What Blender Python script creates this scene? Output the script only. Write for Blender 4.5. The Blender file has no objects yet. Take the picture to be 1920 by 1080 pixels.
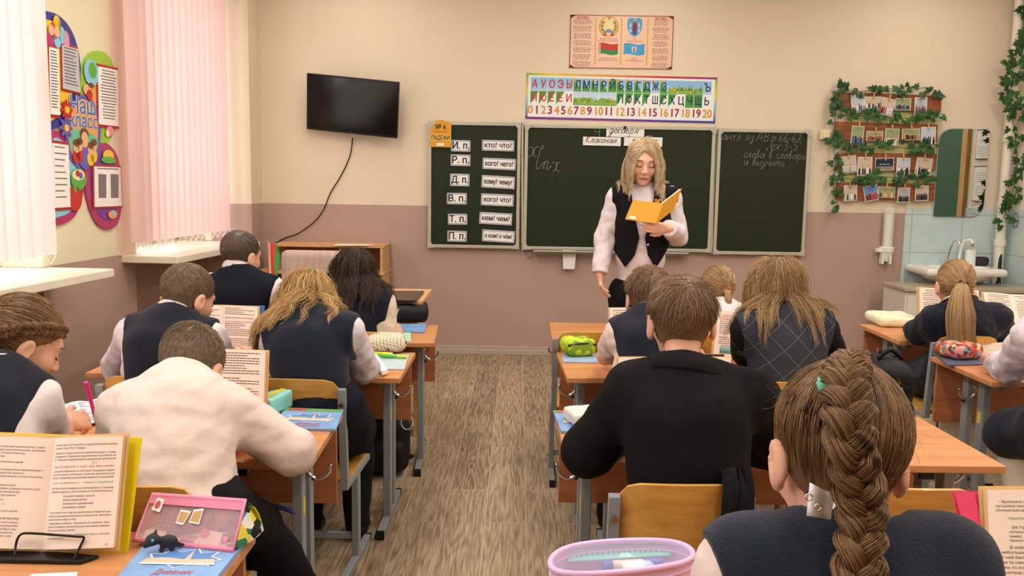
import bpy, bmesh, math, random
import numpy as np
from mathutils import Matrix, Vector, Euler
from mathutils.geometry import delaunay_2d_cdt
from math import sin, cos, pi, radians, sqrt, atan2
SC = bpy.context.scene
COL = SC.collection
random.seed(7)
RNG = np.random.default_rng(11)
# ------------------------------------------------------------------ camera
FPX, PITCH, ROLL, YAW = 1627.07, .12213383, .0160161, -.00566626
EYE = np.array([0.0, 0.0, 1.388])
WALL_Y = 6.9
_cd = bpy.data.cameras.new('camera'); CAM = bpy.data.objects.new('camera', _cd); COL.objects.link(CAM)
_cd.sensor_fit = 'HORIZONTAL'; _cd.sensor_width = 36.0; _cd.lens = FPX * 36.0 / 1920.0
_cd.clip_start = .05; _cd.clip_end = 100
CAM.location = EYE
CAM.matrix_world = (Matrix.Translation(EYE) @ Matrix.Rotation(-YAW, 4, 'Z') @ Matrix.Rotation(pi/2 - PITCH, 4, 'X') @ Matrix.Rotation(ROLL, 4, 'Z'))
SC.camera = CAM
SC.view_settings.view_transform = 'Standard'; SC.view_settings.look = 'None'
SC.view_settings.gamma = 1.0; SC.view_settings.use_curve_mapping = False
SC.view_settings.exposure = .17
SC.cycles.use_denoising = True
SC.cycles.max_bounces = 7; SC.cycles.diffuse_bounces = 4; SC.cycles.glossy_bounces = 3
SC.cycles.transmission_bounces = 4; SC.cycles.transparent_max_bounces = 8
SC.cycles.sample_clamp_indirect = 6; SC.cycles.caustics_reflective = False; SC.cycles.caustics_refractive = False
# ------------------------------------------------------------------ daylight and room lamps
w = bpy.data.worlds.new('sky'); SC.world = w; w.use_nodes = True
_n = w.node_tree.nodes; _bg = _n['Background']
_bg.inputs[0].default_value = (.86, .93, 1.0, 1); _bg.inputs[1].default_value = 5.0
def area(name, loc, rot, sx, sy, power, col):
    l = bpy.data.lights.new(name, 'AREA'); l.shape = 'RECTANGLE'; l.size = sx; l.size_y = sy; l.energy = power; l.color = col
    o = bpy.data.objects.new(name, l); COL.objects.link(o); o.location = loc; o.rotation_euler = rot; return o
CEIL = 3.15
LAMP_SPOTS = [(x, y) for y in (.3, 2.3, 4.2, 5.85) for x in (-1.2, .9, 3.0)]
for (_x, _y) in LAMP_SPOTS:      # ceiling tubes; the row nearest the front wall is added to brighten it
    area('ceiling_tube', (_x, _y, CEIL - .085), (0, 0, 0), .26, 1.15, {.3: 20., 2.3: 20., 4.2: 23., 5.85: 8.5}[_y], (1.0, .955, .87))
def wall_x(y):                    # face of the window wall, a little out of square
    return -2.45 + .065 * (y - 4.9)
WIN_ANG = math.atan(.065)
# ------------------------------------------------------------------ pixel of the photograph -> point on a plane of the room
def rays(px, py):
    u = px - 960.; v = py - 540.
    c, s = cos(ROLL), sin(ROLL); u, v = c*u + s*v, -s*u + c*v
    fw, up, X = 1., -v/FPX, u/FPX
    c, s = cos(PITCH), sin(PITCH); Y = c*fw + s*up; Z = -s*fw + c*up
    c, s = cos(YAW), sin(YAW); return np.array([c*X + s*Y, -s*X + c*Y, Z])
def at(px, py, y=None, z=None, x=None):
    d = rays(px, py)
    t = (y - EYE[1])/d[1] if y is not None else ((z - EYE[2])/d[2] if z is not None else (x - EYE[0])/d[0])
    return EYE + t*d
# ------------------------------------------------------------------ objects
def wm(o):
    m = o.matrix_basis.copy(); p = o.parent
    while p is not None:
        m = p.matrix_basis @ m; p = p.parent
    return m
def tag(o, label=None, cat=None, group=None, kind=None):
    if label: o['label'] = label
    if cat: o['category'] = cat
    if group: o['group'] = group
    if kind: o['kind'] = kind
    return o
def empty(name, loc=(0, 0, 0), rz=0., label=None, cat=None, group=None, rot=None):
    o = bpy.data.objects.new(name, None); COL.objects.link(o)
    o.empty_display_size = .05
    o.location = Vector([float(v) for v in loc]); o.rotation_euler = rot if rot else (0, 0, rz)
    return tag(o, label, cat, group)
def copy_tree(o, parent=None):
    c = o.copy(); COL.objects.link(c); c.parent = parent
    for ch in list(o.children): copy_tree(ch, c)
    return c
def lin(c):
    return tuple(((v/12.92) if v <= .04045 else ((v+.055)/1.055)**2.4) for v in c)
def rgb(h):
    h = h.lstrip('#'); return lin(tuple(int(h[i:i+2], 16)/255 for i in (0, 2, 4)))
MATS = {}
def mat(name, col, rough=.55, spec=.4, metal=0., var=0., vscale=8., bump=0., bscale=60., stretch=(1, 1, 1), alpha=None, trans=0., sheen=0., coat=0., emit=None, estr=1., sub=0., coord='Object', ior=1.45):
    if name in MATS: return MATS[name]
    if isinstance(col, str): col = rgb(col)
    m = bpy.data.materials.new(name); m.use_nodes = True; nt = m.node_tree; N = nt.nodes; L = nt.links
    b = N['Principled BSDF']; b.inputs['Base Color'].default_value = (*col, 1); b.inputs['Roughness'].default_value = rough
    b.inputs['Specular IOR Level'].default_value = spec; b.inputs['Metallic'].default_value = metal
    b.inputs['Transmission Weight'].default_value = trans; b.inputs['Sheen Weight'].default_value = sheen; b.inputs['Coat Weight'].default_value = coat
    b.inputs['Subsurface Weight'].default_value = sub; b.inputs['IOR'].default_value = ior
    if sub: b.inputs['Subsurface Radius'].default_value = (.012, .005, .003); b.inputs['Subsurface Scale'].default_value = 1.
    if alpha is not None: b.inputs['Alpha'].default_value = alpha
    if emit is not None: b.inputs['Emission Color'].default_value = (*emit, 1); b.inputs['Emission Strength'].default_value = estr
    if var or bump:
        tc = N.new('ShaderNodeTexCoord'); mp = N.new('ShaderNodeMapping'); mp.inputs['Scale'].default_value = stretch
        L.new(tc.outputs[coord], mp.inputs[0])
        if var:
            t = N.new('ShaderNodeTexNoise'); t.inputs['Scale'].default_value = vscale; t.inputs['Detail'].default_value = 5
            L.new(mp.outputs[0], t.inputs[0])
            r = N.new('ShaderNodeMapRange'); r.inputs[1].default_value = .3; r.inputs[2].default_value = .7
            r.inputs[3].default_value = 1-var; r.inputs[4].default_value = 1+var
            L.new(t.outputs[0], r.inputs[0])
            x = N.new('ShaderNodeVectorMath'); x.operation = 'SCALE'; x.inputs[0].default_value = col
            L.new(r.outputs[0], x.inputs['Scale']); L.new(x.outputs[0], b.inputs['Base Color'])
        if bump:
            t = N.new('ShaderNodeTexNoise'); t.inputs['Scale'].default_value = bscale; t.inputs['Detail'].default_value = 4
            L.new(mp.outputs[0], t.inputs[0])
            bm = N.new('ShaderNodeBump'); bm.inputs['Strength'].default_value = bump; bm.inputs['Distance'].default_value = .01
            L.new(t.outputs[0], bm.inputs['Height']); L.new(bm.outputs[0], b.inputs['Normal'])
    MATS[name] = m; return m
def wood(name, c1, c2, scale=6., rough=.4, axis=0, coat=.0, stretch=14., dist=3.):
    if name in MATS: return MATS[name]
    m = bpy.data.materials.new(name); m.use_nodes = True; nt = m.node_tree; N = nt.nodes; L = nt.links; b = N['Principled BSDF']
    tc = N.new('ShaderNodeTexCoord'); mp = N.new('ShaderNodeMapping'); s = [stretch]*3; s[axis] = 1.; mp.inputs['Scale'].default_value = s
    L.new(tc.outputs['Object'], mp.inputs[0])
    t = N.new('ShaderNodeTexNoise'); t.inputs['Scale'].default_value = scale; t.inputs['Detail'].default_value = 6; t.inputs['Distortion'].default_value = dist*.2
    L.new(mp.outputs[0], t.inputs[0])
    r = N.new('ShaderNodeValToRGB'); r.color_ramp.elements[0].position = .35; r.color_ramp.elements[1].position = .68
    r.color_ramp.elements[0].color = (*rgb(c1), 1); r.color_ramp.elements[1].color = (*rgb(c2), 1)
    L.new(t.outputs[0], r.inputs[0]); L.new(r.outputs[0], b.inputs['Base Color'])
    b.inputs['Roughness'].default_value = rough; b.inputs['Specular IOR Level'].default_value = .4; b.inputs['Coat Weight'].default_value = coat
    MATS[name] = m; return m
def rotm(rx=0, ry=0, rz=0):
    return np.array(Euler((rx, ry, rz)).to_matrix())
def frame(c, r=None, u=None):
    """4x4 placing local xyz at c with the 3x3 r"""
    M = np.eye(4); M[:3, 3] = c
    if r is not None: M[:3, :3] = r
    return M
def nrm(v):
    v = np.asarray(v, float); return v/max(1e-9, np.linalg.norm(v))
def basis(zdir, xhint=(1, 0, 0)):
    z = nrm(zdir); x = np.asarray(xhint, float); x = x - z*np.dot(x, z)
    if np.linalg.norm(x) < 1e-4: x = np.cross((0, 1, .3), z)
    x = nrm(x); return np.stack([x, np.cross(z, x), z], 1)
def spline(pts, n=8, closed=False):
    p = np.asarray(pts, float); m = len(p); out = []
    seg = m if closed else m-1
    for i in range(seg):
        if closed: a, b, c, d = p[(i-1) % m], p[i], p[(i+1) % m], p[(i+2) % m]
        else: a, b, c, d = p[max(i-1, 0)], p[i], p[i+1], p[min(i+2, m-1)]
        for k in range(n):
            t = k/n
            out.append(.5*((2*b)+(c-a)*t+(2*a-5*b+4*c-d)*t*t+(3*b-a-3*c+d)*t**3))
    if not closed: out.append(p[-1])
    return np.array(out)
class MB:
    """collects shapes; build() links them as ONE mesh object"""
    def __init__(s, M=None): s.v = []; s.f = []; s.mi = []; s.n = 0; s.M = M; s.cur = 0
    def add(s, v, f, mi=None):
        v = np.asarray(v, float).reshape(-1, 3)
        if s.M is not None: v = v @ s.M[:3, :3].T + s.M[:3, 3]
        s.v.append(v); n = s.n; mi = s.cur if mi is None else mi
        for q in f: s.f.append(tuple(int(i)+n for i in q)); s.mi.append(mi)
        s.n += len(v); return s
    def box(s, c, size, r=None, mi=None):
        x, y, z = np.asarray(size, float)/2
        v = np.array([(-x, -y, -z), (x, -y, -z), (x, y, -z), (-x, y, -z), (-x, -y, z), (x, -y, z), (x, y, z), (-x, y, z)])
        if r is not None: v = v @ np.asarray(r).T
        return s.add(v+np.asarray(c, float), [(3, 2, 1, 0), (4, 5, 6, 7), (0, 1, 5, 4), (1, 2, 6, 5), (2, 3, 7, 6), (3, 0, 4, 7)], mi)
    def tube(s, path, r, n=8, mi=None, cap=True, flat=1., up=None, closed=False):
        p = np.asarray(path, float); m = len(p); rr = np.broadcast_to(np.asarray(r, float), (m,))
        t = np.gradient(p, axis=0)
        if closed: t = np.roll(p, -1, 0)-np.roll(p, 1, 0)
        t /= np.maximum(1e-9, np.linalg.norm(t, axis=1))[:, None]
        u0 = np.asarray(up, float) if up is not None else (np.array([0, 0, 1.]) if abs(t[0][2]) < .9 else np.array([1., 0, 0]))
        ring = []; a = np.arange(n)*2*pi/n
        for i in range(m):
            u = u0-t[i]*np.dot(u0, t[i]); u = nrm(u); b = np.cross(t[i], u)
            if up is None: u0 = u
            ring.append(p[i]+rr[i]*(np.cos(a)[:, None]*b+flat*np.sin(a)[:, None]*u))
        v = np.concatenate(ring); f = []
        for i in range(m if closed else m-1):
            j = (i+1) % m
            for k in range(n): f.append((i*n+k, i*n+(k+1) % n, j*n+(k+1) % n, j*n+k))
        if cap and not closed: f += [tuple(range(n-1, -1, -1)), tuple((m-1)*n+k for k in range(n))]
        return s.add(v, f, mi)
    def cyl(s, a, b, r, r2=None, n=16, mi=None):
        return s.tube([a, b], [r, r if r2 is None else r2], n, mi)
    def lathe(s, prof, c=(0, 0, 0), r=None, n=20, mi=None, sx=1., sy=1.):
        a = np.arange(n)*2*pi/n; v = []; f = []
        for (q, z) in prof: v += [(q*cos(t)*sx, q*sin(t)*sy, z) for t in a]
        v = np.array(v)
        if r is not None: v = v @ np.asarray(r).T
        m = len(prof)
        for i in range(m-1):
            for k in range(n): f.append((i*n+k, i*n+(k+1) % n, (i+1)*n+(k+1) % n, (i+1)*n+k))
        f += [tuple(range(n-1, -1, -1)), tuple((m-1)*n+k for k in range(n))]
        return s.add(v+np.asarray(c, float), f, mi)
    def prism(s, out, h, M=None, mi=None, z0=0.):
        """outline (2D) in local xy, extruded z0..z0+h"""
        o = np.asarray(out, float); n = len(o)
        v = np.concatenate([np.c_[o, np.full(n, z0)], np.c_[o, np.full(n, z0+h)]])
        if M is not None: v = v @ M[:3, :3].T + M[:3, 3]
        f = [tuple(range(n-1, -1, -1)), tuple(range(n, 2*n))]+[(k, (k+1) % n, n+(k+1) % n, n+k) for k in range(n)]
        return s.add(v, f, mi)
    def sheet(s, g, mi=None, th=0., closed=False):
        """grid of points (a,b,3); th>0 gives it a back"""
        g = np.asarray(g, float); a, b = g.shape[:2]; v = g.reshape(-1, 3); f = []
        for i in range(a-1):
            for j in range(b-1): f.append((i*b+j, (i+1)*b+j, (i+1)*b+j+1, i*b+j+1))
        if th:
            du = np.gradient(g, axis=0); dv = np.gradient(g, axis=1); nn = np.cross(du, dv); nn /= np.maximum(1e-9, np.linalg.norm(nn, axis=2))[..., None]
            v2 = (g-nn*th).reshape(-1, 3); k = a*b; f2 = [tuple(k+i for i in reversed(q)) for q in f]
            rim = [i*b for i in range(a)]+[(a-1)*b+j for j in range(1, b)]+[i*b+b-1 for i in range(a-2, -1, -1)]+[j for j in range(b-2, 0, -1)]
            m = len(rim); f3 = [(rim[(i+1) % m], rim[i], k+rim[i], k+rim[(i+1) % m]) for i in range(m)]
            return s.add(np.concatenate([v, v2]), f+f2+f3, mi)
        return s.add(v, f, mi)
    def ball(s, c, r, n=12, m=8, mi=None, R=None):
        r = np.broadcast_to(np.asarray(r, float), (3,)); v = [(0, 0, -1)]; f = []
        for i in range(1, m):
            t = -pi/2+pi*i/m
            v += [(cos(t)*cos(2*pi*k/n), cos(t)*sin(2*pi*k/n), sin(t)) for k in range(n)]
        v.append((0, 0, 1)); v = np.array(v)*r
        if R is not None: v = v @ np.asarray(R).T
        for k in range(n):
            f.append((0, 1+(k+1) % n, 1+k)); e = len(v)-1; f.append((e, e-n+k, e-n+(k+1) % n))
        for i in range(m-2):
            for k in range(n): f.append((1+i*n+k, 1+i*n+(k+1) % n, 1+(i+1)*n+(k+1) % n, 1+(i+1)*n+k))
        return s.add(v+np.asarray(c, float), f, mi)
    def text(s, body, M, size, mi=None, align='CENTER', shear=0., off=0., th=.0, sx=1., space=1.):
        v, f = text_geo(body, size, align, shear, 0., space)
        if len(v) == 0: return s
        for k, (a, b) in enumerate(((0, 0), (1, 0), (-1, 0), (0, .8), (0, -.8)) if off else ((0, 0),)):   # bold print
            q = v.copy(); q[:, 0] = q[:, 0]*sx+a*off*size; q[:, 1] += b*off*size; q[:, 2] += k*4e-5
            s.add(q @ M[:3, :3].T + M[:3, 3], f, mi)
        return s
    def build(s, name, mats, parent=None, world=False, smooth=None, bevel=0., seg=2, attr=None):
        me = bpy.data.meshes.new(name); V = np.concatenate(s.v) if s.v else np.zeros((0, 3))
        if world and parent is not None:
            Mi = np.array(wm(parent).inverted()); V = V @ Mi[:3, :3].T + Mi[:3, 3]
        me.from_pydata(V.tolist(), [], s.f)
        for m in (mats if isinstance(mats, (list, tuple)) else [mats]): me.materials.append(m)
        if len(me.polygons) == len(s.mi): me.polygons.foreach_set('material_index', s.mi)
        o = bpy.data.objects.new(name, me); COL.objects.link(o); o.parent = parent
        if bevel:
            b = o.modifiers.new('edge', 'BEVEL'); b.width = bevel; b.segments = seg; b.limit_method = 'ANGLE'; b.angle_limit = radians(40)
        if smooth is not None:
            if smooth is True: me.shade_smooth()
            else: me.shade_smooth(); me.set_sharp_from_angle(angle=radians(smooth))
        return o
_TXT = {}
def _loops(me):
    """closed outlines in drawing order (edges run i, i+1, ... back to the first)"""
    out = []; cur = []
    for e in me.edges:
        i, j = e.vertices
        if not cur: cur = [i]
        if j == cur[0] or j < i: out.append(cur); cur = []
        else: cur.append(j)
    return [l for l in out if len(l) > 2]
def _wind(q, poly):
    x, y = q; r = 0
    for i in range(len(poly)):
        (x1, y1), (x0, y0) = poly[i], poly[i-1]
        if (y0 > y) != (y1 > y) and x < (x1-x0)*(y-y0)/(y1-y0)+x0: r += 1 if y1 > y0 else -1
    return r
def text_geo(body, size, align='CENTER', shear=0., off=0., space=1.):
    """lettering as triangles: outlines of the built-in font, each glyph filled with its own counters left open"""
    key = (body, align, shear, space)
    if key not in _TXT:
        c = bpy.data.curves.new('lettering', 'FONT'); c.body = body; c.size = 1; c.align_x = align; c.align_y = 'CENTER'; c.shear = shear
        c.space_character = space; c.resolution_u = 3; c.fill_mode = 'NONE'
        o = bpy.data.objects.new('lettering', c); COL.objects.link(o)
        bpy.context.view_layer.update(); dg = bpy.context.evaluated_depsgraph_get()
        me = bpy.data.meshes.new_from_object(o.evaluated_get(dg))
        v = np.zeros(len(me.vertices)*3); me.vertices.foreach_get('co', v); v = v.reshape(-1, 3); L = _loops(me); F = []
        P = [[(v[i, 0], v[i, 1]) for i in l] for l in L]
        bb = [(min(p[0] for p in q), max(p[0] for p in q)) for q in P]; left = list(range(len(L))); W_ = []
        while left:
            ring = [left.pop(0)]; grow = True
            while grow:
                grow = False
                for k in list(left):
                    if any(bb[k][0] <= bb[j][1] and bb[j][0] <= bb[k][1] for j in ring): ring.append(k); left.remove(k); grow = True
            pts = [Vector(p) for k in ring for p in P[k]]; ed = []; n0 = 0
            for k in ring: m_ = len(P[k]); ed += [(n0+q, n0+(q+1) % m_) for q in range(m_)]; n0 += m_
            vs, _e, fs, *_r = delaunay_2d_cdt(pts, ed, [], 0, 1e-6)
            base = len(W_); W_ += [(p[0], p[1], 0) for p in vs]
            for t in fs:
                cx_ = sum(vs[k][0] for k in t)/len(t); cy_ = sum(vs[k][1] for k in t)/len(t)
                if sum(_wind((cx_, cy_), P[k]) for k in ring): F.append(tuple(base+k for k in t))
        v = np.array(W_, float).reshape(-1, 3)
        _TXT[key] = (v, F)
        bpy.data.objects.remove(o); bpy.data.curves.remove(c); bpy.data.meshes.remove(me)
    v, f = _TXT[key]
    return v*size, f
def raw_mesh(name, V, F, mats, parent=None, world=False, smooth=True, attr=None):
    """big numpy mesh (all faces with the same number of corners)"""
    V = np.asarray(V, np.float32); F = np.asarray(F, np.int32)
    if world and parent is not None:
        Mi = np.array(wm(parent).inverted()); V = (V @ Mi[:3, :3].T + Mi[:3, 3]).astype(np.float32)
    me = bpy.data.meshes.new(name); k = F.shape[1]
    me.vertices.add(len(V)); me.vertices.foreach_set('co', V.ravel())
    me.loops.add(F.size); me.loops.foreach_set('vertex_index', F.ravel())
    me.polygons.add(len(F)); me.polygons.foreach_set('loop_start', np.arange(0, F.size, k, dtype=np.int32))
    me.update(calc_edges=True); me.validate()
    for m in (mats if isinstance(mats, (list, tuple)) else [mats]): me.materials.append(m)
    if attr is not None and len(attr) == len(me.vertices):
        a = me.attributes.new('tint', 'FLOAT', 'POINT'); a.data.foreach_set('value', np.asarray(attr, np.float32))
    if smooth: me.shade_smooth()
    o = bpy.data.objects.new(name, me); COL.objects.link(o); o.parent = parent
    return o
# ------------------------------------------------------------------ implicit surfaces for everything soft
def smin(a, b, k):
    if k <= 0: return np.minimum(a, b)
    h = np.clip(.5+.5*(b-a)/k, 0, 1); return b+(a-b)*h-k*h*(1-h)
def smax(a, b, k): return -smin(-a, -b, k)
def cone(a, b, ra, rb=None):
    a = np.asarray(a, np.float32); b = np.asarray(b, np.float32); rb = ra if rb is None else rb; ab = b-a; l2 = float(ab@ab)+1e-9
    def f(p):
        h = np.clip((p-a)@ab/l2, 0, 1); q = p-a-h[:, None]*ab
        return np.sqrt((q*q).sum(1))-(ra+(rb-ra)*h)
    return f
def ell(c, r, R=None):
    c = np.asarray(c, np.float32); r = np.asarray(r, np.float32); R = None if R is None else np.asarray(R, np.float32)
    def f(p):
        q = p-c
        if R is not None: q = q @ R
        k0 = np.sqrt(((q/r)**2).sum(1)); k1 = np.sqrt(((q/r**2)**2).sum(1))+1e-6
        return k0*(k0-1)/k1
    return f
def rbox(c, half, rad, R=None):
    c = np.asarray(c, np.float32); half = np.asarray(half, np.float32)-rad; R = None if R is None else np.asarray(R, np.float32)
    def f(p):
        q = p-c
        if R is not None: q = q @ R
        q = np.abs(q)-half
        return np.sqrt((np.maximum(q, 0)**2).sum(1))+np.minimum(q.max(1), 0)-rad
    return f
def uni(parts, k=.02):
    def f(p):
        d = None
        for q in parts:
            kk = k
            if isinstance(q, tuple): q, kk = q
            e = q(p); d = e if d is None else smin(d, e, kk)
        return d
    return f
def polygonise(fn, lo, hi, h, block=8):
    lo = np.asarray(lo, float); hi = np.asarray(hi, float)
    nb = np.maximum(1, np.ceil((hi-lo)/(h*block)).astype(int)); n = nb*block+1
    val = np.empty(n, np.float32)
    bi = np.stack(np.meshgrid(*[np.arange(k) for k in nb], indexing='ij'), -1).reshape(-1, 3)
    cen = (lo+(bi+.5)*block*h).astype(np.float32); dc = fn(cen)
    act = np.abs(dc) < h*block*.87*1.6+.01
    val.fill(1.)
    for (i, j, k), d in zip(bi[~act], dc[~act]):
        if d < 0: val[i*block:i*block+block+1, j*block:j*block+block+1, k*block:k*block+block+1] = -1.
    o = np.stack(np.meshgrid(*[np.arange(block+1)]*3, indexing='ij'), -1).reshape(-1, 3)
    A = bi[act]
    for s in range(0, len(A), 400):
        idx = A[s:s+400, None, :]*block+o[None]
        q = idx.reshape(-1, 3); val[q[:, 0], q[:, 1], q[:, 2]] = fn((lo+q*h).astype(np.float32))
    ins = val < 0; N = np.array(n)-1
    cs = [(i, j, k) for i in (0, 1) for j in (0, 1) for k in (0, 1)]
    sl = lambda c: tuple(slice(c[a], c[a]+N[a]) for a in range(3))
    cnt = sum(ins[sl(c)].astype(np.int8) for c in cs)
    cell = (cnt > 0) & (cnt < 8); ci = np.argwhere(cell)
    if len(ci) == 0: return np.zeros((0, 3)), np.zeros((0, 4), int)
    acc = np.zeros((len(ci), 3)); num = np.zeros(len(ci))
    cv = {c: val[ci[:, 0]+c[0], ci[:, 1]+c[1], ci[:, 2]+c[2]] for c in cs}
    for a in range(3):
        for c in cs:
            if c[a]: continue
            d = list(c); d[a] = 1; d = tuple(d); va, vb = cv[c], cv[d]; m = (va < 0) != (vb < 0)
            t = np.where(m, va/np.where(m, va-vb, 1), 0); p = np.array(c, float)[None].repeat(len(ci), 0); p[:, a] += t
            acc += p*m[:, None]; num += m
    V = lo+(ci+acc/num[:, None])*h
    ids = np.full(N, -1, np.int64); ids[ci[:, 0], ci[:, 1], ci[:, 2]] = np.arange(len(ci))
    F = []
    for a in range(3):
        b, c = (a+1) % 3, (a+2) % 3
        s0 = [slice(0, n[i]) for i in range(3)]; s1 = list(s0); s0[a] = slice(0, N[a]); s1[a] = slice(1, n[a])
        A0, A1 = ins[tuple(s0)], ins[tuple(s1)]; e = np.argwhere(A0 != A1)
        e = e[(e[:, b] > 0) & (e[:, c] > 0) & (e[:, b] < N[b]) & (e[:, c] < N[c])]
        if not len(e): continue
        eb = np.zeros(3, int); eb[b] = 1; ec = np.zeros(3, int); ec[c] = 1
        g = lambda q: ids[q[:, 0], q[:, 1], q[:, 2]]
        Q = np.stack([g(e-eb-ec), g(e-ec), g(e), g(e-eb)], 1)
        fl = A0[e[:, 0], e[:, 1], e[:, 2]]; Q[~fl] = Q[~fl][:, ::-1]; F.append(Q)
    F = np.concatenate(F); F = F[(F >= 0).all(1)]
    return V, F
def grad(fn, p, e=.002):
    g = np.stack([fn(p+np.eye(3, dtype=np.float32)[i]*e)-fn(p-np.eye(3, dtype=np.float32)[i]*e) for i in range(3)], 1)
    return g/np.maximum(1e-7, np.linalg.norm(g, axis=1))[:, None]
def soft(name, fn, lo, hi, h, m, parent=None, world=True):
    V, F = polygonise(fn, lo, hi, h); return raw_mesh(name, V, F, m, parent, world)
def vnoise(p, s, seed=0):
    """smooth cheap noise in -1..1"""
    q = p*s+seed*3.7
    return (np.sin(q[:, 0]*1.3+np.sin(q[:, 1]*1.7+seed)*1.6)+np.sin(q[:, 1]*1.1+np.sin(q[:, 2]*1.9)*1.4+seed)+np.sin(q[:, 2]*1.5+np.sin(q[:, 0]*1.2)*1.7))/3
# ================================================================== the room
def structure(mb, name, m, **k):
    return tag(mb.build(name, m, **k), kind='structure')
def two_tone(name, split, top='#E3D3BC', low='#B4988D'):
    m = mat(name, (.5, .5, .5), .6, .25, bump=.06, bscale=90); N = m.node_tree.nodes; L = m.node_tree.links; b = N['Principled BSDF']
    g = N.new('ShaderNodeNewGeometry'); sp = N.new('ShaderNodeSeparateXYZ'); L.new(g.outputs['Position'], sp.inputs[0])
    gt = N.new('ShaderNodeMath'); gt.operation = 'GREATER_THAN'; gt.inputs[1].default_value = split; L.new(sp.outputs['Z'], gt.inputs[0])
    mx = N.new('ShaderNodeMix'); mx.data_type = 'RGBA'; mx.inputs[6].default_value = (*rgb(low), 1); mx.inputs[7].default_value = (*rgb(top), 1)
    L.new(gt.outputs[0], mx.inputs[0])
    n = N.new('ShaderNodeTexNoise'); n.inputs['Scale'].default_value = 1.3; n.inputs['Detail'].default_value = 3
    r = N.new('ShaderNodeMapRange'); r.inputs[3].default_value = .95; r.inputs[4].default_value = 1.05; L.new(n.outputs[0], r.inputs[0])
    x = N.new('ShaderNodeVectorMath'); x.operation = 'SCALE'; L.new(mx.outputs[2], x.inputs[0]); L.new(r.outputs[0], x.inputs['Scale']); L.new(x.outputs[0], b.inputs['Base Color'])
    return m
PAINT = two_tone('painted_plaster', 1.187)
PAINT_LEFT = two_tone('painted_plaster_window_side', .905, top='#E6DDBE')
WHITE = mat('white_paint', '#EFEBE2', .4)
PVC = mat('white_plastic', '#ECEBE6', .35)
def floor_mat():
    m = bpy.data.materials.new('oak_vinyl_planks'); m.use_nodes = True; nt = m.node_tree; N = nt.nodes; L = nt.links; b = N['Principled BSDF']
    tc = N.new('ShaderNodeTexCoord'); mp = N.new('ShaderNodeMapping'); mp.inputs['Rotation'].default_value = (0, 0, pi/2); mp.inputs['Location'].default_value = (.35, -.054, 0)
    L.new(tc.outputs['Object'], mp.inputs[0])
    br = N.new('ShaderNodeTexBrick'); br.inputs['Scale'].default_value = 1.; br.inputs['Brick Width'].default_value = 1.02; br.inputs['Row Height'].default_value = .1695
    br.inputs['Mortar Size'].default_value = .0018; br.inputs['Mortar Smooth'].default_value = .2; br.offset = .37; br.inputs['Bias'].default_value = 0
    br.inputs['Color1'].default_value = (0, 0, 0, 1); br.inputs['Color2'].default_value = (1, 1, 1, 1); br.inputs['Mortar'].default_value = (.5, .5, .5, 1)
    L.new(mp.outputs[0], br.inputs[0])
    # every plank shifts its own piece of grain
    sp = N.new('ShaderNodeSeparateColor'); L.new(br.outputs['Color'], sp.inputs[0])
    cb = N.new('ShaderNodeCombineXYZ'); ml = N.new('ShaderNodeMath'); ml.operation = 'MULTIPLY'; ml.inputs[1].default_value = 17.; L.new(sp.outputs[0], ml.inputs[0]); L.new(ml.outputs[0], cb.inputs[0]); L.new(ml.outputs[0], cb.inputs[2])
    ad = N.new('ShaderNodeVectorMath'); ad.operation = 'ADD'; L.new(mp.outputs[0], ad.inputs[0]); L.new(cb.outputs[0], ad.inputs[1])
    m2 = N.new('ShaderNodeMapping'); m2.inputs['Scale'].default_value = (.5, 7, 1); L.new(ad.outputs[0], m2.inputs[0])
    big = N.new('ShaderNodeTexNoise'); big.inputs['Scale'].default_value = 1.6; big.inputs['Detail'].default_value = 1.; big.inputs['Distortion'].default_value = .5; L.new(m2.outputs[0], big.inputs[0])
    rg = N.new('ShaderNodeMath'); rg.operation = 'MULTIPLY'; rg.inputs[1].default_value = 75.; L.new(big.outputs[0], rg.inputs[0])
    sn = N.new('ShaderNodeMath'); sn.operation = 'SINE'; L.new(rg.outputs[0], sn.inputs[0])
    m3 = N.new('ShaderNodeMapping'); m3.inputs['Scale'].default_value = (4, 60, 1); L.new(ad.outputs[0], m3.inputs[0])
    fi = N.new('ShaderNodeTexNoise'); fi.inputs['Scale'].default_value = 2.; fi.inputs['Detail'].default_value = 6; L.new(m3.outputs[0], fi.inputs[0])
    a1 = N.new('ShaderNodeMath'); a1.operation = 'MULTIPLY_ADD'; a1.inputs[1].default_value = .085; L.new(sn.outputs[0], a1.inputs[0]); L.new(fi.outputs[0], a1.inputs[2])
    a2 = N.new('ShaderNodeMath'); a2.operation = 'MULTIPLY_ADD'; a2.inputs[1].default_value = .14; L.new(sp.outputs[0], a2.inputs[0]); L.new(a1.outputs[0], a2.inputs[2])
    cr = N.new('ShaderNodeValToRGB'); e = cr.color_ramp.elements; e[0].position = .32; e[0].color = (*rgb('#6E5B46'), 1); e[1].position = .82; e[1].color = (*rgb('#B7A487'), 1)
    k = e.new(.55); k.color = (*rgb('#9A8469'), 1); L.new(a2.outputs[0], cr.inputs[0])
    mx = N.new('ShaderNodeMix'); mx.data_type = 'RGBA'; mx.inputs[7].default_value = (*rgb('#BFAF94'), 1); L.new(br.outputs['Fac'], mx.inputs[0]); L.new(cr.outputs[0], mx.inputs[6])
    L.new(mx.outputs[2], b.inputs['Base Color']); b.inputs['Roughness'].default_value = .42; b.inputs['Specular IOR Level'].default_value = .35
    return m
X0, X1, Y0 = -3.2, 3.86, -1.6
structure(MB().box((.3, 2.65, -.05), (7.6, 8.9, .1)), 'floor', floor_mat())
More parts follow.
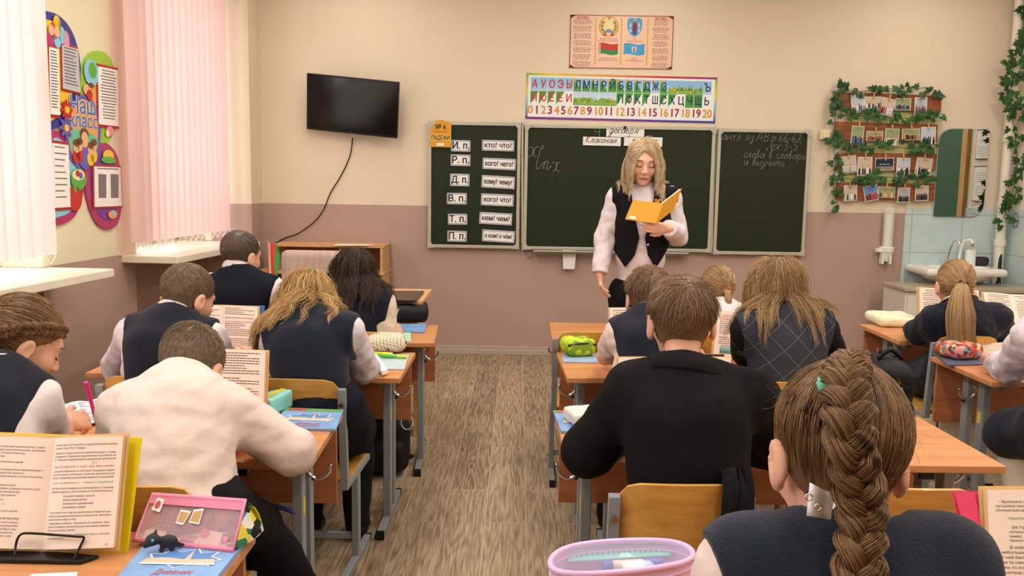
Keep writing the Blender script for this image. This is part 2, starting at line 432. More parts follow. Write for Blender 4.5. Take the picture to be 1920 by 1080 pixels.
structure(MB().box((.3, 2.65, CEIL+.06), (7.6, 8.9, .12)), 'ceiling', mat('ceiling_white', '#EDE6DA', .7))
structure(MB().box((.3, WALL_Y+.1, CEIL/2), (7.6, .2, CEIL)), 'wall_front', PAINT)
structure(MB().box((.3, Y0-.1, CEIL/2), (7.6, .2, CEIL)), 'wall_rear', PAINT)
# right wall with the door opening
DY0, DY1, DZ = 5.2, 6.12, 2.02
r = MB()
for (a, b, z0, z1) in ((Y0, DY0, 0, CEIL), (DY1, WALL_Y, 0, CEIL), (DY0, DY1, DZ, CEIL)): r.box((X1+.1, (a+b)/2, (z0+z1)/2), (.2, b-a, z1-z0))
structure(r, 'wall_right', two_tone('painted_plaster_door_side', .02, top='#EDE3D2'))
BEECH_TRIM = wood('varnished_door_frame', '#B88A4E', '#D3A868', 5, .35, 2)
d = MB(); d.box((X1+.05, (DY0+DY1)/2, DZ/2), (.05, DY1-DY0, DZ))
door = structure(d, 'door_1', mat('green_door_paint', '#23553A', .5))
fr = MB()
fr.box((X1+.0, DY1+.045, DZ/2+.03), (.07, .09, DZ+.06)).box((X1, DY0-.045, DZ/2+.03), (.07, .09, DZ+.06)).box((X1, (DY0+DY1)/2, DZ+.045), (.07, DY1-DY0+.18, .09))
fr.build('door_frame', BEECH_TRIM, door, bevel=.004)
hn = MB(); hn.cyl((X1+.03, DY0+.08, 1.0), (X1-.03, DY0+.08, 1.0), .012).cyl((X1-.03, DY0+.08, 1.0), (X1-.03, DY0+.2, 1.0), .01)
hn.build('door_handle', mat('chrome', '#D8D8D8', .15, metal=1.), door, smooth=40)
CHROME = MATS['chrome']
# ------------------------------------------------------------------ window wall (local: u along the wall away from the camera, n into the room)
_o = np.array([wall_x(4.9), 4.9, 0]); _u = np.array([sin(WIN_ANG), cos(WIN_ANG), 0]); _nn = np.array([cos(WIN_ANG), -sin(WIN_ANG), 0])
ML = np.eye(4); ML[:3, 0] = _u; ML[:3, 1] = _nn; ML[:3, 2] = (0, 0, 1); ML[:3, 3] = _o   # left-handed on purpose: faces are recalculated below
def lw(u, n, z): return _o+_u*u+_nn*n+np.array([0, 0, z])
def at_left(px, py, n=0.):
    d = rays(px, py); t = ((_o+_nn*n-EYE) @ _nn)/(d @ _nn); p = EYE+t*d; q = p-_o
    return q @ _u, p[2]
RL = np.stack([_u, -_nn, (0, 0, 1)], 1)      # right-handed axes: x along the wall, y outwards, z up
def lbox(mb, u0, u1, n0, n1, z0, z1, mi=None):
    return mb.box(lw((u0+u1)/2, (n0+n1)/2, (z0+z1)/2), (u1-u0, n1-n0, z1-z0), RL, mi)
U_END = 2.2
SILL = .90
uA = at_left(247, 300)[0]                    # pier | window_2
uP0 = at_left(70, 300)[0]                    # window_1 | pier
WIN2 = (uA, 1.72); WIN1 = (uP0-2.0, uP0)
WIN_ADDED = (WIN1[0]-2.9, WIN1[0]-.9)
lw_mb = MB(); segs = [(-6.8, WIN_ADDED[0]), (WIN_ADDED[1], WIN1[0]), (WIN1[1], WIN2[0]), (WIN2[1], U_END)]
for a, b in segs: lbox(lw_mb, a, b, -.42, 0, 0, CEIL)
for a, b in (WIN_ADDED, WIN1, WIN2):
    lbox(lw_mb, a, b, -.42, -.2, 0, SILL-.03); lbox(lw_mb, a, b, -.42, 0, 2.78, CEIL)
structure(lw_mb, 'wall_left', PAINT_LEFT)
# boxed-in pillar in the corner, its face towards the class
pc = MB(); cx = at(470, 300, y=6.62)[0]; pc.box(((cx-2.6)/2, 6.77, CEIL/2), (cx+2.6, .3, CEIL))
structure(pc, 'wall_pillar', PAINT)
GLASS = mat('window_glass', (1, 1, 1), .02)
_g = GLASS.node_tree; _t = _g.nodes.new('ShaderNodeBsdfTransparent'); _gl = _g.nodes.new('ShaderNodeBsdfGlossy'); _gl.inputs['Roughness'].default_value = .02
_m = _g.nodes.new('ShaderNodeMixShader'); _m.inputs[0].default_value = .06
_g.links.new(_t.outputs[0], _m.inputs[1]); _g.links.new(_gl.outputs[0], _m.inputs[2]); _g.links.new(_m.outputs[0], _g.nodes['Material Output'].inputs[0])
SILLM = mat('sill_paint', '#E9E2CF', .35, var=.05)
BLIND = mat('pink_blind_cloth', '#F4DFDB', .8, .1)
_g = BLIND.node_tree; _p = _g.nodes['Principled BSDF']; _t = _g.nodes.new('ShaderNodeBsdfTranslucent'); _t.inputs[0].default_value = (*rgb('#FFE9E7'), 1)
_m = _g.nodes.new('ShaderNodeMixShader'); _m.inputs[0].default_value = .5; _g.links.new(_p.outputs[0], _m.inputs[1]); _g.links.new(_t.outputs[0], _m.inputs[2]); _g.links.new(_m.outputs[0], _g.nodes['Material Output'].inputs[0])
def window(name, u0, u1):
    f = MB(); z0, z1 = SILL, 2.78; n0, n1 = -.34, -.27; t = .07
    lbox(f, u0, u1, n0, n1, z0, z0+t); lbox(f, u0, u1, n0, n1, z1-t, z1)
    k = 3
    for i in range(k+1):
        u = u0+(u1-u0)*i/k; lbox(f, max(u0, u-t/2), min(u1, u+t/2), n0, n1, z0, z1)
    lbox(f, u0, u1, n0, n1, 2.15, 2.2)
    o = structure(f, name, PVC)
    g = MB()
    for i in range(k): lbox(g, u0+(u1-u0)*i/k+t/2, u0+(u1-u0)*(i+1)/k-t/2, -.31, -.30, z0+t, z1-t)
    g.build('window_glass', GLASS, o)
    s = MB(); lbox(s, u0-.17, u1+.06, -.27, .355, SILL-.045, SILL)
    s.build('window_sill', SILLM, o, bevel=.006)
    return o
window('window_1', *WIN1); window('window_2', *WIN2); window('window_added', *WIN_ADDED)  # third window, out of view, added to let in more daylight
def blind(u0, u1, label, n=.13):
    zb = .985; root = empty('vertical_blind', lw((u0+u1)/2, n, 2.74), label=label, cat='blind')
    h = MB(); lbox(h, u0, u1, n-.02, n+.025, 2.70, 2.745); h.build('headrail', PVC, root, world=True)
    N = max(3, int(round((u1-u0)/.094))); dw = .052; cen = []
    ang = radians(24)
    for i in range(N):
        u = u0+(u1-u0)*(i+.5)/N; a = ang+random.uniform(-.05, .05)
        du, dn = cos(a)*dw, sin(a)*dw; g = []
        for z in np.linspace(zb, 2.71, 4):
            row = []
            for t in np.linspace(-1, 1, 5):
                bow = .006*(1-t*t); row.append(lw(u+du*t-sin(a)*bow, n+dn*t+cos(a)*bow, z))
            g.append(row)
        v = MB(); v.sheet(g, th=.0008); v.build('vane', BLIND, root, world=True, smooth=50)
        wgt = MB(); wgt.sheet([[lw(u-du*.93, n-dn*.93, zb-.004), lw(u+du*.93, n+dn*.93, zb-.004)], [lw(u-du*.93, n-dn*.93, zb+.032), lw(u+du*.93, n+dn*.93, zb+.032)]], th=.004)
        cen.append((u, du, dn))
    ch = MB()
    for s in (-1, 1):
        pts = []
        for i, (u, du, dn) in enumerate(cen):
            pts.append(lw(u+s*du*.9, n+s*dn*.9, zb+.004))
            if i < N-1:
                u2 = cen[i+1][0]
                pts.append(lw((u+u2)/2+s*du*.9, n+s*dn*.9, zb-.045))
        ch.tube(spline(pts, 4), .0022, 4)
    ch.build('bottom_chain', mat('bead_chain', '#E8DCCB', .5), root, world=True)
    return root
ub0, ub1 = at_left(252, 420, .13)[0], at_left(445, 425, .13)[0]
blind(ub0, ub1, 'pale pink vertical blind of the far window, behind the short-haired boy')
ubr = at_left(97, 420, .13)[0]
blind(ubr-2.1, ubr, 'pale pink vertical blind of the near window, left of the class bulletin board')
tr = MB(); lbox(tr, at_left(215, 300)[0], uA, 0, .006, SILL, CEIL); structure(tr, 'trim_1', mat('pinkish_strip', '#EBD3BE', .6))  # thin pinkish strip laid over the pier face beside the far window
# ------------------------------------------------------------------ skirting, tiled splash wall
bs = MB(); bs.box(((cx+3.05)/2, WALL_Y-.009, .034), (3.05-cx, .018, .068)); bs.box(((cx+3.05)/2, WALL_Y-.014, .02), (3.05-cx, .028, .04))
structure(bs, 'baseboard_front', mat('skirting', '#B5A59B', .45), bevel=.003)
bs = MB(); bs.box((X1-.01, (Y0+DY0-.1)/2, .034), (.02, DY0-.1-Y0, .068)); structure(bs, 'baseboard_right', MATS['skirting'])
def tile_mat():
    m = bpy.data.materials.new('pale_blue_wall_tiles'); m.use_nodes = True; nt = m.node_tree; N = nt.nodes; L = nt.links; b = N['Principled BSDF']
    g = N.new('ShaderNodeNewGeometry'); sp = N.new('ShaderNodeSeparateXYZ'); L.new(g.outputs['Position'], sp.inputs[0])
    ad = N.new('ShaderNodeMath'); ad.operation = 'ADD'; L.new(sp.outputs[0], ad.inputs[0]); L.new(sp.outputs[1], ad.inputs[1])
    cb = N.new('ShaderNodeCombineXYZ'); L.new(ad.outputs[0], cb.inputs[0]); L.new(sp.outputs[2], cb.inputs[1])
    mp = N.new('ShaderNodeMapping'); mp.inputs['Location'].default_value = (.0, .02, 0); L.new(cb.outputs[0], mp.inputs[0])
    br = N.new('ShaderNodeTexBrick'); br.offset = 0; br.inputs['Scale'].default_value = 1; br.inputs['Brick Width'].default_value = .4; br.inputs['Row Height'].default_value = .3; br.inputs['Mortar Size'].default_value = .004
    br.inputs['Color1'].default_value = (*rgb('#C3D6D6'), 1); br.inputs['Color2'].default_value = (*rgb('#CBDAD8'), 1); br.inputs['Mortar'].default_value = (*rgb('#AFB6B0'), 1); L.new(mp.outputs[0], br.inputs[0])
    no = N.new('ShaderNodeTexNoise'); no.inputs['Scale'].default_value = 9; no.inputs['Detail'].default_value = 5; L.new(g.outputs['Position'], no.inputs[0])
    r = N.new('ShaderNodeMapRange'); r.inputs[3].default_value = .9; r.inputs[4].default_value = 1.08; L.new(no.outputs[0], r.inputs[0])
    x = N.new('ShaderNodeVectorMath'); x.operation = 'SCALE'; L.new(br.outputs[0], x.inputs[0]); L.new(r.outputs[0], x.inputs['Scale']); L.new(x.outputs[0], b.inputs['Base Color'])
    b.inputs['Roughness'].default_value = .2; return m
TILE = tile_mat()
structure(MB().box(((3.055+X1)/2, WALL_Y-.005, .615), (X1-3.055, .01, 1.23)), 'wall_tiles_front', TILE)
structure(MB().box((X1-.005, (DY1+.09+WALL_Y)/2, .615), (.01, WALL_Y-DY1-.09, 1.23)), 'wall_tiles_right', TILE)
# ================================================================== things on the front wall
def WM(px, py, y, rot=0., tilt=0.):
    """frame on a wall facing the class: x right, y up, z towards the class"""
    p = at(px, py, y=y); M = np.eye(4); M[:3, :3] = np.array([[1, 0, 0], [0, 0, -1], [0, 1, 0]], float) @ rotm(tilt, 0, rot); M[:3, 3] = p; return M
def size_at(x0, y0, x1, y1, y):
    a = at(x0, y0, y=y); b = at(x1, y1, y=y); return abs(b[0]-a[0]), abs(b[2]-a[2])
def root_at(name, M, **k):
    return empty(name, M[:3, 3], rot=Matrix(M[:3, :3].tolist()).to_euler(), **k)
def plain(name, col, **k): return mat(name, col, **k)
INK = mat('black_ink', '#1B1A1E', .6)
PAPER = mat('white_paper', '#F2EEEA', .7)
CHALK = mat('chalk', '#D5D8D0', .9)
# ---- television on a swivel arm, with its cable
M = WM(660, 199, WALL_Y-.17); M[:3, :3] = M[:3, :3] @ rotm(radians(13), radians(-5), radians(-5.2))
tv = root_at('wall_television', M, label='black flat television on a wall arm, tilted down, left of the chalkboard', cat='television')
BLK = mat('black_plastic', '#101012', .35); GLOSS = mat('screen_glass', '#07080A', .12, .5)
b = MB(); b.box((0, 0, -.02), (.715, .425, .035)); b.box((0, 0, -.045), (.45, .28, .04)); b.build('casing', BLK, tv, bevel=.004)
b = MB(); b.box((0, .004, .0), (.70, .398, .004)); b.build('screen', GLOSS, tv)
b = MB(); b.text('LG', frame((0, -.204, -.001)), .014); b.build('logo', mat('grey_print', '#8A8A8A', .5), tv)
b = MB(); b.box((0, .02, -.08), (.2, .2, .03)); b.tube([(0, .02, -.08), (.12, .03, -.11), (.0, .04, -.15)], .016, 8); b.build('wall_arm', BLK, tv)
pts = [at(x, y, y=WALL_Y-.012) for x, y in ((661, 258), (658, 285), (650, 308), (636, 335), (620, 361), (607, 392), (590, 415), (560, 437), (535, 446), (515, 457))]
b = MB(); b.tube(spline(pts, 5), .0045, 6); tag(b.build('television_cable', BLK, smooth=True), 'thin black cable hanging from the television down to the shelf unit', 'cable')
# ---- chalkboard of three panels
FRAME = mat('board_aluminium', '#B9B6A4', .4, metal=.3); GREEN = mat('green_board_enamel', '#222B17', .5, .25, var=.06, vscale=2.5)
cbr = at(1158, 355, y=WALL_Y-.04)
cb = empty('chalkboard', cbr, label='long green three-panel chalkboard with metal frame on the front wall', cat='chalkboard')
YB = WALL_Y-.04
def panel(name, c4, parent):
    """c4: the four corners of the panel in the photograph, tl tr br bl"""
    P4 = [at(x, y, y=YB) for x, y in c4]
    x0 = (P4[0][0]+P4[3][0])/2; x1 = (P4[1][0]+P4[2][0])/2; z1 = (P4[0][2]+P4[1][2])/2; z0 = (P4[2][2]+P4[3][2])/2
    b = MB(); b.box(((x0+x1)/2, YB+.012, (z0+z1)/2), (x1-x0-.01, .018, z1-z0-.01)); o = b.build(name, GREEN, parent, world=True)
    f = MB(); t = .026
    f.box(((x0+x1)/2, YB+.006, z1-t/2), (x1-x0, .032, t)).box(((x0+x1)/2, YB+.006, z0+t/2), (x1-x0, .032, t))
    f.box((x0+t/2, YB+.006, (z0+z1)/2), (t, .032, z1-z0)).box((x1-t/2, YB+.006, (z0+z1)/2), (t, .032, z1-z0))
    f.build('panel_frame', FRAME, o, world=True, bevel=.004)
    for (x, z, sx, sz) in ((x0, z0, 1, 1), (x1, z0, -1, 1), (x0, z1, 1, -1), (x1, z1, -1, -1)):
        c = MB(); c.prism([(0, 0), (.055*sx, 0), (.055*sx, .012*sz), (.012*sx, .055*sz), (0, .055*sz)][::(1 if sx*sz > 0 else -1)], .006, frame((x, YB-.011, z), np.array([[1, 0, 0], [0, 0, -1], [0, 1, 0]], float)))
        c.cyl((x+.02*sx, YB-.016, z+.02*sz), (x+.02*sx, YB-.02, z+.02*sz), .005, n=8)
        c.build('corner_plate', mat('corner_plastic', '#B7B5AC', .4), o, world=True)
    return o
panel('left_panel', ((803, 227), (976, 231), (974, 467), (802, 464)), cb)
pm = panel('centre_panel', ((984, 232), (1343, 240), (1331, 473), (981, 468)), cb)
pr = panel('right_panel', ((1348, 241), (1521, 244), (1507, 481), (1335, 475)), cb)
for (x, y0, y1) in ((979.5, 230, 470), (1340, 239, 476)):
    b = MB(); p = at(x, y0, y=YB); q = at(x-(6 if x > 1300 else 0), y1, y=YB); b.cyl(p, q, .009, n=8); b.build('hinge_strip', FRAME, cb, world=True, smooth=40)
b = MB(); p = at(1000, 470, y=YB-.03); q = at(1290, 478, y=YB-.03); b.box(((p[0]+q[0])/2, YB-.03, p[2]-.01), (q[0]-p[0], .07, .012)); b.box(((p[0]+q[0])/2, YB-.062, p[2]-.004), (q[0]-p[0], .006, .022)); b.build('chalk_tray', FRAME, cb, world=True, bevel=.002)
# handwriting: one stroke list per letter, x-height 1
H = {'а': (1.2, [[(1, .9), (.5, 1), (.1, .5), (.3, 0), (.7, .15), (1, .9), (1, .2), (1.2, 0)]]),
 'н': (1.2, [[(.1, 1), (.1, 0)], [(.1, .5), (.8, .55)], [(.85, 1), (.85, .1), (1.1, 0)]]), 'г': (.8, [[(0, .7), (.15, 1), (.25, .5), (.2, 0)], [(.2, .6), (.5, 1), (.7, .9)]]),
 'л': (1.1, [[(0, .05), (.25, .1), (.5, 1), (.75, 1), (.75, .1), (1, 0)]]), 'я': (1.1, [[(.85, 0), (.85, 1), (.4, 1), (.3, .6), (.8, .5)], [(.6, .5), (.1, 0)]]),
 'з': (.9, [[(.1, .9), (.5, 1), (.6, .7), (.3, .5), (.65, .3), (.5, -.5), (.15, -.6), (.7, .1)]]), ':': (.4, [[(.15, .8), (.2, .75)], [(.15, .2), (.2, .15)]]), '.': (.45, [[(.15, .05), (.2, 0)]]), ',': (.45, [[(.2, .1), (.1, -.3)]]),
 'А': (1.5, [[(0, 0), (.6, 1.8), (.8, 1.8), (1.2, 0)], [(.2, .7), (1.1, .7)]]), 'В': (1.3, [[(.2, 0), (.2, 1.8), (.8, 1.7), (.8, 1.1), (.3, .95), (1, .7), (.9, .05), (.2, 0)]]),
 'р': (1.1, [[(.2, 1), (.2, -1)], [(.2, .7), (.5, 1), (.85, .7), (.6, .05), (.2, .2)]]), '6': (1., [[(.7, 1.7), (.2, 1), (.15, .3), (.5, 0), (.8, .4), (.5, .8), (.2, .5)]]), '-': (.8, [[(.1, .6), (.6, .6)]]),
 '7': (1., [[(.1, 1.6), (.8, 1.6), (.4, 0)], [(.3, .8), (.7, .8)]]), '4': (1., [[(.2, 1.7), (.1, .8), (.7, .8)], [(.75, 1.6), (.65, -.1)]]), 'е': (.9, [[(.15, .5), (.7, .6), (.6, 1), (.25, .9), (.15, .3), (.5, 0), (.85, .25)]]),
 'х': (1., [[(.1, .95), (.35, .9), (.5, .4), (.85, .05)], [(.85, 1), (.5, .5), (.1, 0)]]), '3': (1., [[(.15, 1.5), (.5, 1.7), (.7, 1.3), (.35, .95), (.75, .6), (.5, 0), (.1, .15)]]), '5': (1., [[(.2, 1.6), (.15, .95), (.6, 1), (.75, .5), (.45, 0), (.1, .1)], [(.2, 1.6), (.75, 1.65)]]),
 'с': (.8, [[(.75, .8), (.45, 1), (.1, .5), (.4, 0), (.8, .25)]]), 'о': (.95, [[(.5, 1), (.1, .6), (.35, 0), (.75, .4), (.5, 1), (.95, .85)]]), 'в': (.9, [[(.15, .3), (.45, 1.7), (.25, 1.6), (.2, .2), (.5, 0), (.7, .5), (.25, .8)]]), 'ь': (.9, [[(.15, 1), (.15, .1), (.55, 0), (.65, .45), (.2, .5)]]),
 'и': (1.1, [[(.1, 1), (.1, .2), (.35, 0), (.8, .9)], [(.8, 1), (.8, .1), (1.1, .1)]]), 'ы': (1.3, [[(.15, 1), (.15, .1), (.55, 0), (.6, .45), (.2, .5)], [(1, 1), (1, .1), (1.25, .1)]]), 'у': (1., [[(.1, 1), (.2, .4), (.55, .4)], [(.8, 1), (.6, -.6), (.2, -.8), (.3, -.3), (.95, .3)]]),
 'ч': (1., [[(.1, 1), (.2, .5), (.6, .5)], [(.8, 1), (.75, .1), (1, 0)]]), 'т': (1.5, [[(.1, .9), (.15, 0)], [(.15, .6), (.4, 1), (.6, .7), (.6, 0)], [(.6, .6), (.9, 1), (1.1, .7), (1.1, .1), (1.4, 0)]]), 'к': (1., [[(.15, 1), (.15, 0)], [(.8, 1), (.2, .5), (.85, 0)]]),
 'д': (1.1, [[(.8, .9), (.4, 1), (.1, .5), (.35, 0), (.75, .3), (.9, 1), (.75, -.8), (.35, -.8), (.5, -.3), (1.1, .2)]]), 'б': (1., [[(.85, 1.8), (.3, 1.4), (.15, .4), (.45, 0), (.75, .4), (.5, .85), (.2, .6)]]), 'К': (1.3, [[(.2, 1.8), (.15, 0)], [(1, 1.8), (.25, .9), (1.1, 0)]]), '+': (.8, [[(.1, .5), (.7, .5)], [(.4, .9), (.4, .1)]])}
def write(mb, s, M, h, r, slant=.22, mi=None):
    x = 0.
    for chx in s:
        if chx == ' ': x += .8; continue
        wd, st = H[chx]
        for q in st:
            p = spline([(x+a+slant*c, c, 0) for a, c in q], 4)*h
            mb.tube(p @ M[:3, :3].T+M[:3, 3], r, 4, mi, flat=.35)
        x += wd
    return x*h
c = MB()
def zc(sx, sy, k, pts): return [at(sx+x/k, sy+y/k, y=YB-.0015) for x, y in pts]
for pts in (((762, 243), (778, 236), (790, 252), (784, 285), (768, 302), (760, 298)), ((832, 238), (815, 236), (800, 252), (793, 280), (800, 300), (815, 292)),
            ((850, 255), (862, 232), (850, 228), (838, 262), (822, 320), (812, 365), (820, 382), (840, 368), (862, 340), (866, 352), (858, 386)), ((862, 350), (880, 332), (893, 338), (885, 365), (878, 385), (890, 388), (915, 360)),
            ((918, 345), (935, 338), (948, 352), (942, 385), (925, 398)), ((975, 345), (958, 342), (950, 360), (945, 388), (958, 402), (972, 395)), ((1215, 105), (1210, 135), (1245, 130)), ((1240, 100), (1236, 165))):
    c.tube(spline(zc(780, 210, 3.6, pts), 5), .0028, 5, flat=.4)
c.build('chalk_letters', CHALK, pm, world=True)
c = MB()
for s, x, y, h in (('англ яз:АВ.р.66-67,', 1352, 262, .036), ('ех.3-5', 1443, 281, .042), ('+', 1434, 284, .03), ('слова в словарь', 1393, 295, .034), ('и выучить', 1394, 309, .034)):
    write(c, s, WM(x, y, YB-.0015, radians(-1.)), h, .0024)
c.build('chalk_homework', CHALK, pr, world=True)
# ---- cards on the board
def card(name, rect, label, cat, group, rows, bg=PAPER, border=None, y=YB-.008, rot=0., mats=None, frame_in=.0):
    x0, y0, x1, y1 = rect; cx_, cy_ = (x0+x1)/2, (y0+y1)/2; wd, hg = size_at(x0, cy_, x1, cy_, y)[0], size_at(cx_, y0, cx_, y1, y)[1]
    M = WM(cx_, cy_, y, rot-ROLL*.6); o = root_at(name, M, label=label, cat=cat, group=group)
    b = MB(); b.box((0, 0, -.001), (wd, hg, .0022))
    if border is not None:
        t = .0075
        for k, (tt, mi) in enumerate(((t, 1), )):
            b.box((0, hg/2-tt/2-.003, .0008), (wd-.006, tt, .0012), None, mi).box((0, -hg/2+tt/2+.003, .0008), (wd-.006, tt, .0012), None, mi)
            b.box((wd/2-tt/2-.003, 0, .0008), (tt, hg-.006, .0012), None, mi).box((-wd/2+tt/2+.003, 0, .0008), (tt, hg-.006, .0012), None, mi)
    b.build('card_sheet', [bg, border or bg], o)
    for (t, dx, dy, size, sx, sh) in rows:
        tw = np.ptp(text_geo(t, size)[0][:, 0])*sx; b = MB(); b.text(t, frame((dx*wd, dy*hg, .0012)), size, shear=sh, sx=sx*min(1, wd*.84/tw), off=.022); b.build('lettering', INK, o)
    return o
CB = mat('card_border_lilac', '#9FA3BE', .6)
left = [('И. п.', (846, 263, 882, 284)), ('Р. п.', (845, 290, 882, 311)), ('Д. п.', (844, 326, 880, 349)), ('В. п.', (838, 362, 875, 383)), ('Т. п.', (840, 401, 876, 421)), ('П. п.', (839, 433, 875, 453))]
right = [('кто? что?', (904, 263, 964, 283)), ('кого? чего?', (905, 297, 967, 318)), ('кому? чему?', (903, 330, 965, 353)), ('кого? что?', (902, 364, 963, 386)), ('кем? чем?', (899, 399, 960, 421)), ('о ком? о чём?', (904, 432, 965, 454))]
RO = (-.0, .0, .0, .01, .02, -.0); RR = (0., -.02, -.035, -.02, -.03, -.04)
for k, (t, rc) in enumerate(left): card('case_card', rc, 'small white magnetic card reading %s in the left column of the chalkboard' % t.replace(' ', ''), 'card', 'grammar case cards', [(t, 0, 0, .074, 1., 0)], border=CB, rot=RO[k])
for k, (t, rc) in enumerate(right): card('question_card', rc, 'white lilac-edged card reading "%s" on the left chalkboard panel' % t, 'card', 'case question cards', [(t, 0, 0, .056 if k < 5 else .047, .82 if len(t) > 9 else 1.0, 0)], border=CB, rot=RR[k])
YEL = mat('amber_card', '#D99A2B', .35)
x = card('topic_card', (806, 229, 846, 276), 'amber card numbered 6 with a bump top on the chalkboard corner', 'card', None, [('№ 6', 0, .30, .05, .9, 0), ('ПАДЕЖИ', 0, -.13, .045, .84, 0)], bg=YEL, y=YB-.016)
b = MB(); wd, hg = size_at(806, 250, 846, 276, YB-.016); hg = size_at(826, 229, 826, 276, YB-.016)[1]
b.box((0, -.12*hg, .0006), (.16, .045, .0012), None, 0); b.box((0, .12*hg, .0006), (.10, .004, .0012), None, 1); b.box((0, -.39*hg, .0006), (.06, .02, .0012), None, 2)
b.prism([(.05*cos(t), .5*hg+.016*sin(t)) for t in np.linspace(0, pi, 9)], .0022, mi=3, z0=-.002)
b.build('card_print', [mat('card_gold', '#E3BE55', .4), mat('card_line', '#8C2E20', .5), PAPER, YEL], x)
def written(name, rect, s, label, h, x0=.06, hide=False):
    o = card(name, rect, label, 'card', 'handwritten date cards', [], y=YB-.008)
    wd, hg = size_at(rect[0], rect[1], rect[2], rect[3], YB)
    b = MB(); write(b, s, frame((-wd/2+wd*x0, -hg*.18, .0012)), h, .0022, .35); b.build('handwriting', INK, o)
    b = MB()
    for k in (-.36, -.16, .08, .3): b.box((0, hg*k, .0004), (wd*.98, .0012, .0008))
    b.build('ruled_lines', mat('pale_ruling', '#B9B4C6', .7), o); return o
written('date_card', (1137, 236, 1208, 257), 'декабря', 'ruled white card with handwritten декабря at the chalkboard top', .031)
written('date_card', (1093, 257, 1164, 273), 'Классная', 'ruled white card with handwritten Классная, under the chalked 4', .028)
written('date_card', (1170, 257, 1242, 274), 'работа', 'ruled white card partly hidden behind the teacher\'s head', .028, .2)
M = WM(1172, 239, YB-.016); b = MB(M); b.box((0, 0, 0), (.022, .02, .012)); tag(b.build('board_magnet', BLK, bevel=.002), 'tiny black magnet holding the декабря card', 'magnet')
# ---- white pocket with pen slots under the board, wall hook
M = WM(1067, 487, WALL_Y-.04, -ROLL); o = root_at('chalk_pocket', M, label='white tapering pocket with printed grid hanging under the chalkboard', cat='holder')
b = MB(); b.prism([(-.054, .075), (-.046, -.075), (.046, -.075), (.054, .075)][::-1], .05, z0=-.03); b.build('pocket_body', PVC, o, bevel=.004)
b = MB()
for i in range(5):
    for j in range(4): b.box((-.034+.017*i, .058-.011*j, .0208), (.005, .006, .001))
b.build('printed_grid', mat('grey_print', '#8A8A8A', .5), o)
M = WM(992, 478, WALL_Y-.01); o = root_at('wall_hook', M, label='tiny grey plastic hook plate under the left end of the chalkboard', cat='hook')
b = MB(); b.box((0, 0, 0), (.04, .045, .006)); b.cyl((0, -.005, 0), (0, -.005, .02), .004, n=8); b.build('hook_plate', mat('grey_plastic', '#9A8F92', .4), o, bevel=.002)
# ---- poster with the emblems
YP = WALL_Y-.006
wd, hg = .80, .405; M = WM(1165, 79, YP, 0.0)
po = root_at('emblem_poster', M, label='pink poster with coats of arms, flags and text columns high on the wall', cat='poster')
PK = mat('poster_pink', '#EBC3A8', .28, var=.03); BROWN = mat('poster_brown', '#8A4A36', .5); RED = mat('flag_red', '#C0392F', .5); GRN = mat('flag_green', '#2F8A4A', .5); GOLD = mat('emblem_gold', '#D9A93C', .5); SKYB = mat('arms_blue', '#3F9FD6', .5); CRIM = mat('robe_crimson', '#8E2B3A', .5); VIO = mat('robe_violet', '#4A3F8E', .5); SILV = mat('emblem_silver', '#C9CBD0', .5)
b = MB(); b.box((0, 0, -.002), (wd, hg, .004)); b.build('poster_sheet', PK, po)
b = MB(); t = .005; z = .0006
b.box((0, hg/2-t, z), (wd-.006, t, .0012)).box((0, -hg/2+t, z), (wd-.006, t, .0012)).box((wd/2-t, 0, z), (t, hg-.006, .0012)).box((-wd/2+t, 0, z), (t, hg-.006, .0012))
for sx in (-1, 1):
    for sy in (-1, 1): b.prism([(sx*(wd/2-.004), sy*(hg/2-.004)), (sx*(wd/2-.05), sy*(hg/2-.004)), (sx*(wd/2-.004), sy*(hg/2-.03))][::(1 if sx*sy < 0 else -1)], .0012)
for x in (-.2, -.002, .2):
    for k in range(19): b.prism([(x-.009, .17-.0185*k), (x, .161-.0185*k), (x+.009, .17-.0185*k), (x, .179-.0185*k)], .0012, mi=1)
b.build('printed_border', [mat('border_maroon', '#7A2B33', .5), GOLD], po)
def bars(mb, x0, x1, y0, y1, n, h, mi=0, center=False, z=0., M=None, seed=1, gap=.006, skip=0):
    """rows of unreadable small print as broken word bars"""
    rn = random.Random(seed)
    for i in range(n):
        if skip and i % skip == skip-1: continue
        y = y0+(y1-y0)*i/max(1, n-1); L_ = (x1-x0)*rn.uniform(.72, 1.); xs = (x0+x1)/2-L_/2 if center else x0
        xe = xs+L_; x = xs
        while x < xe-h:
            wl = min(xe-x, rn.uniform(2.2, 7.5)*h*.75); o = np.array([(x, y-h/2), (x+wl, y-h/2), (x+wl, y+h/2), (x, y+h/2)])
            v = np.c_[o, np.full(4, z)]
            if M is not None: v = v @ M[:3, :3].T+M[:3, 3]
            mb.add(v, [(0, 1, 2, 3)], mi); x += wl+gap
b = MB(); bars(b, -.375, -.225, .165, -.185, 34, .0042, 0, True, .0008, seed=4, skip=5); bars(b, .235, .37, .165, -.185, 34, .0042, 0, True, .0008, seed=5, skip=5)
b.build('printed_verses', mat('brown_print', '#8A6A60', .6), po)
b = MB()
for t, x, y, s in (('ДЗЯРЖАЎНЫ ГЕРБ', -.1, .022, .0145), ('РЭСПУБЛІКІ БЕЛАРУСЬ', -.1, .006, .0135), ('ГЕРБ', .1, .022, .0145), ('ГОРАДА МІНСКА', .1, .006, .0145), ('ДЗЯРЖАЎНЫ СЦЯГ', -.1, -.124, .0145), ('РЭСПУБЛІКІ БЕЛАРУСЬ', -.1, -.140, .0135), ('СЦЯГ', .1, -.124, .0145), ('ГОРАДА МІНСКА', .1, -.140, .0145)): b.text(t, frame((x, y, .001)), s)
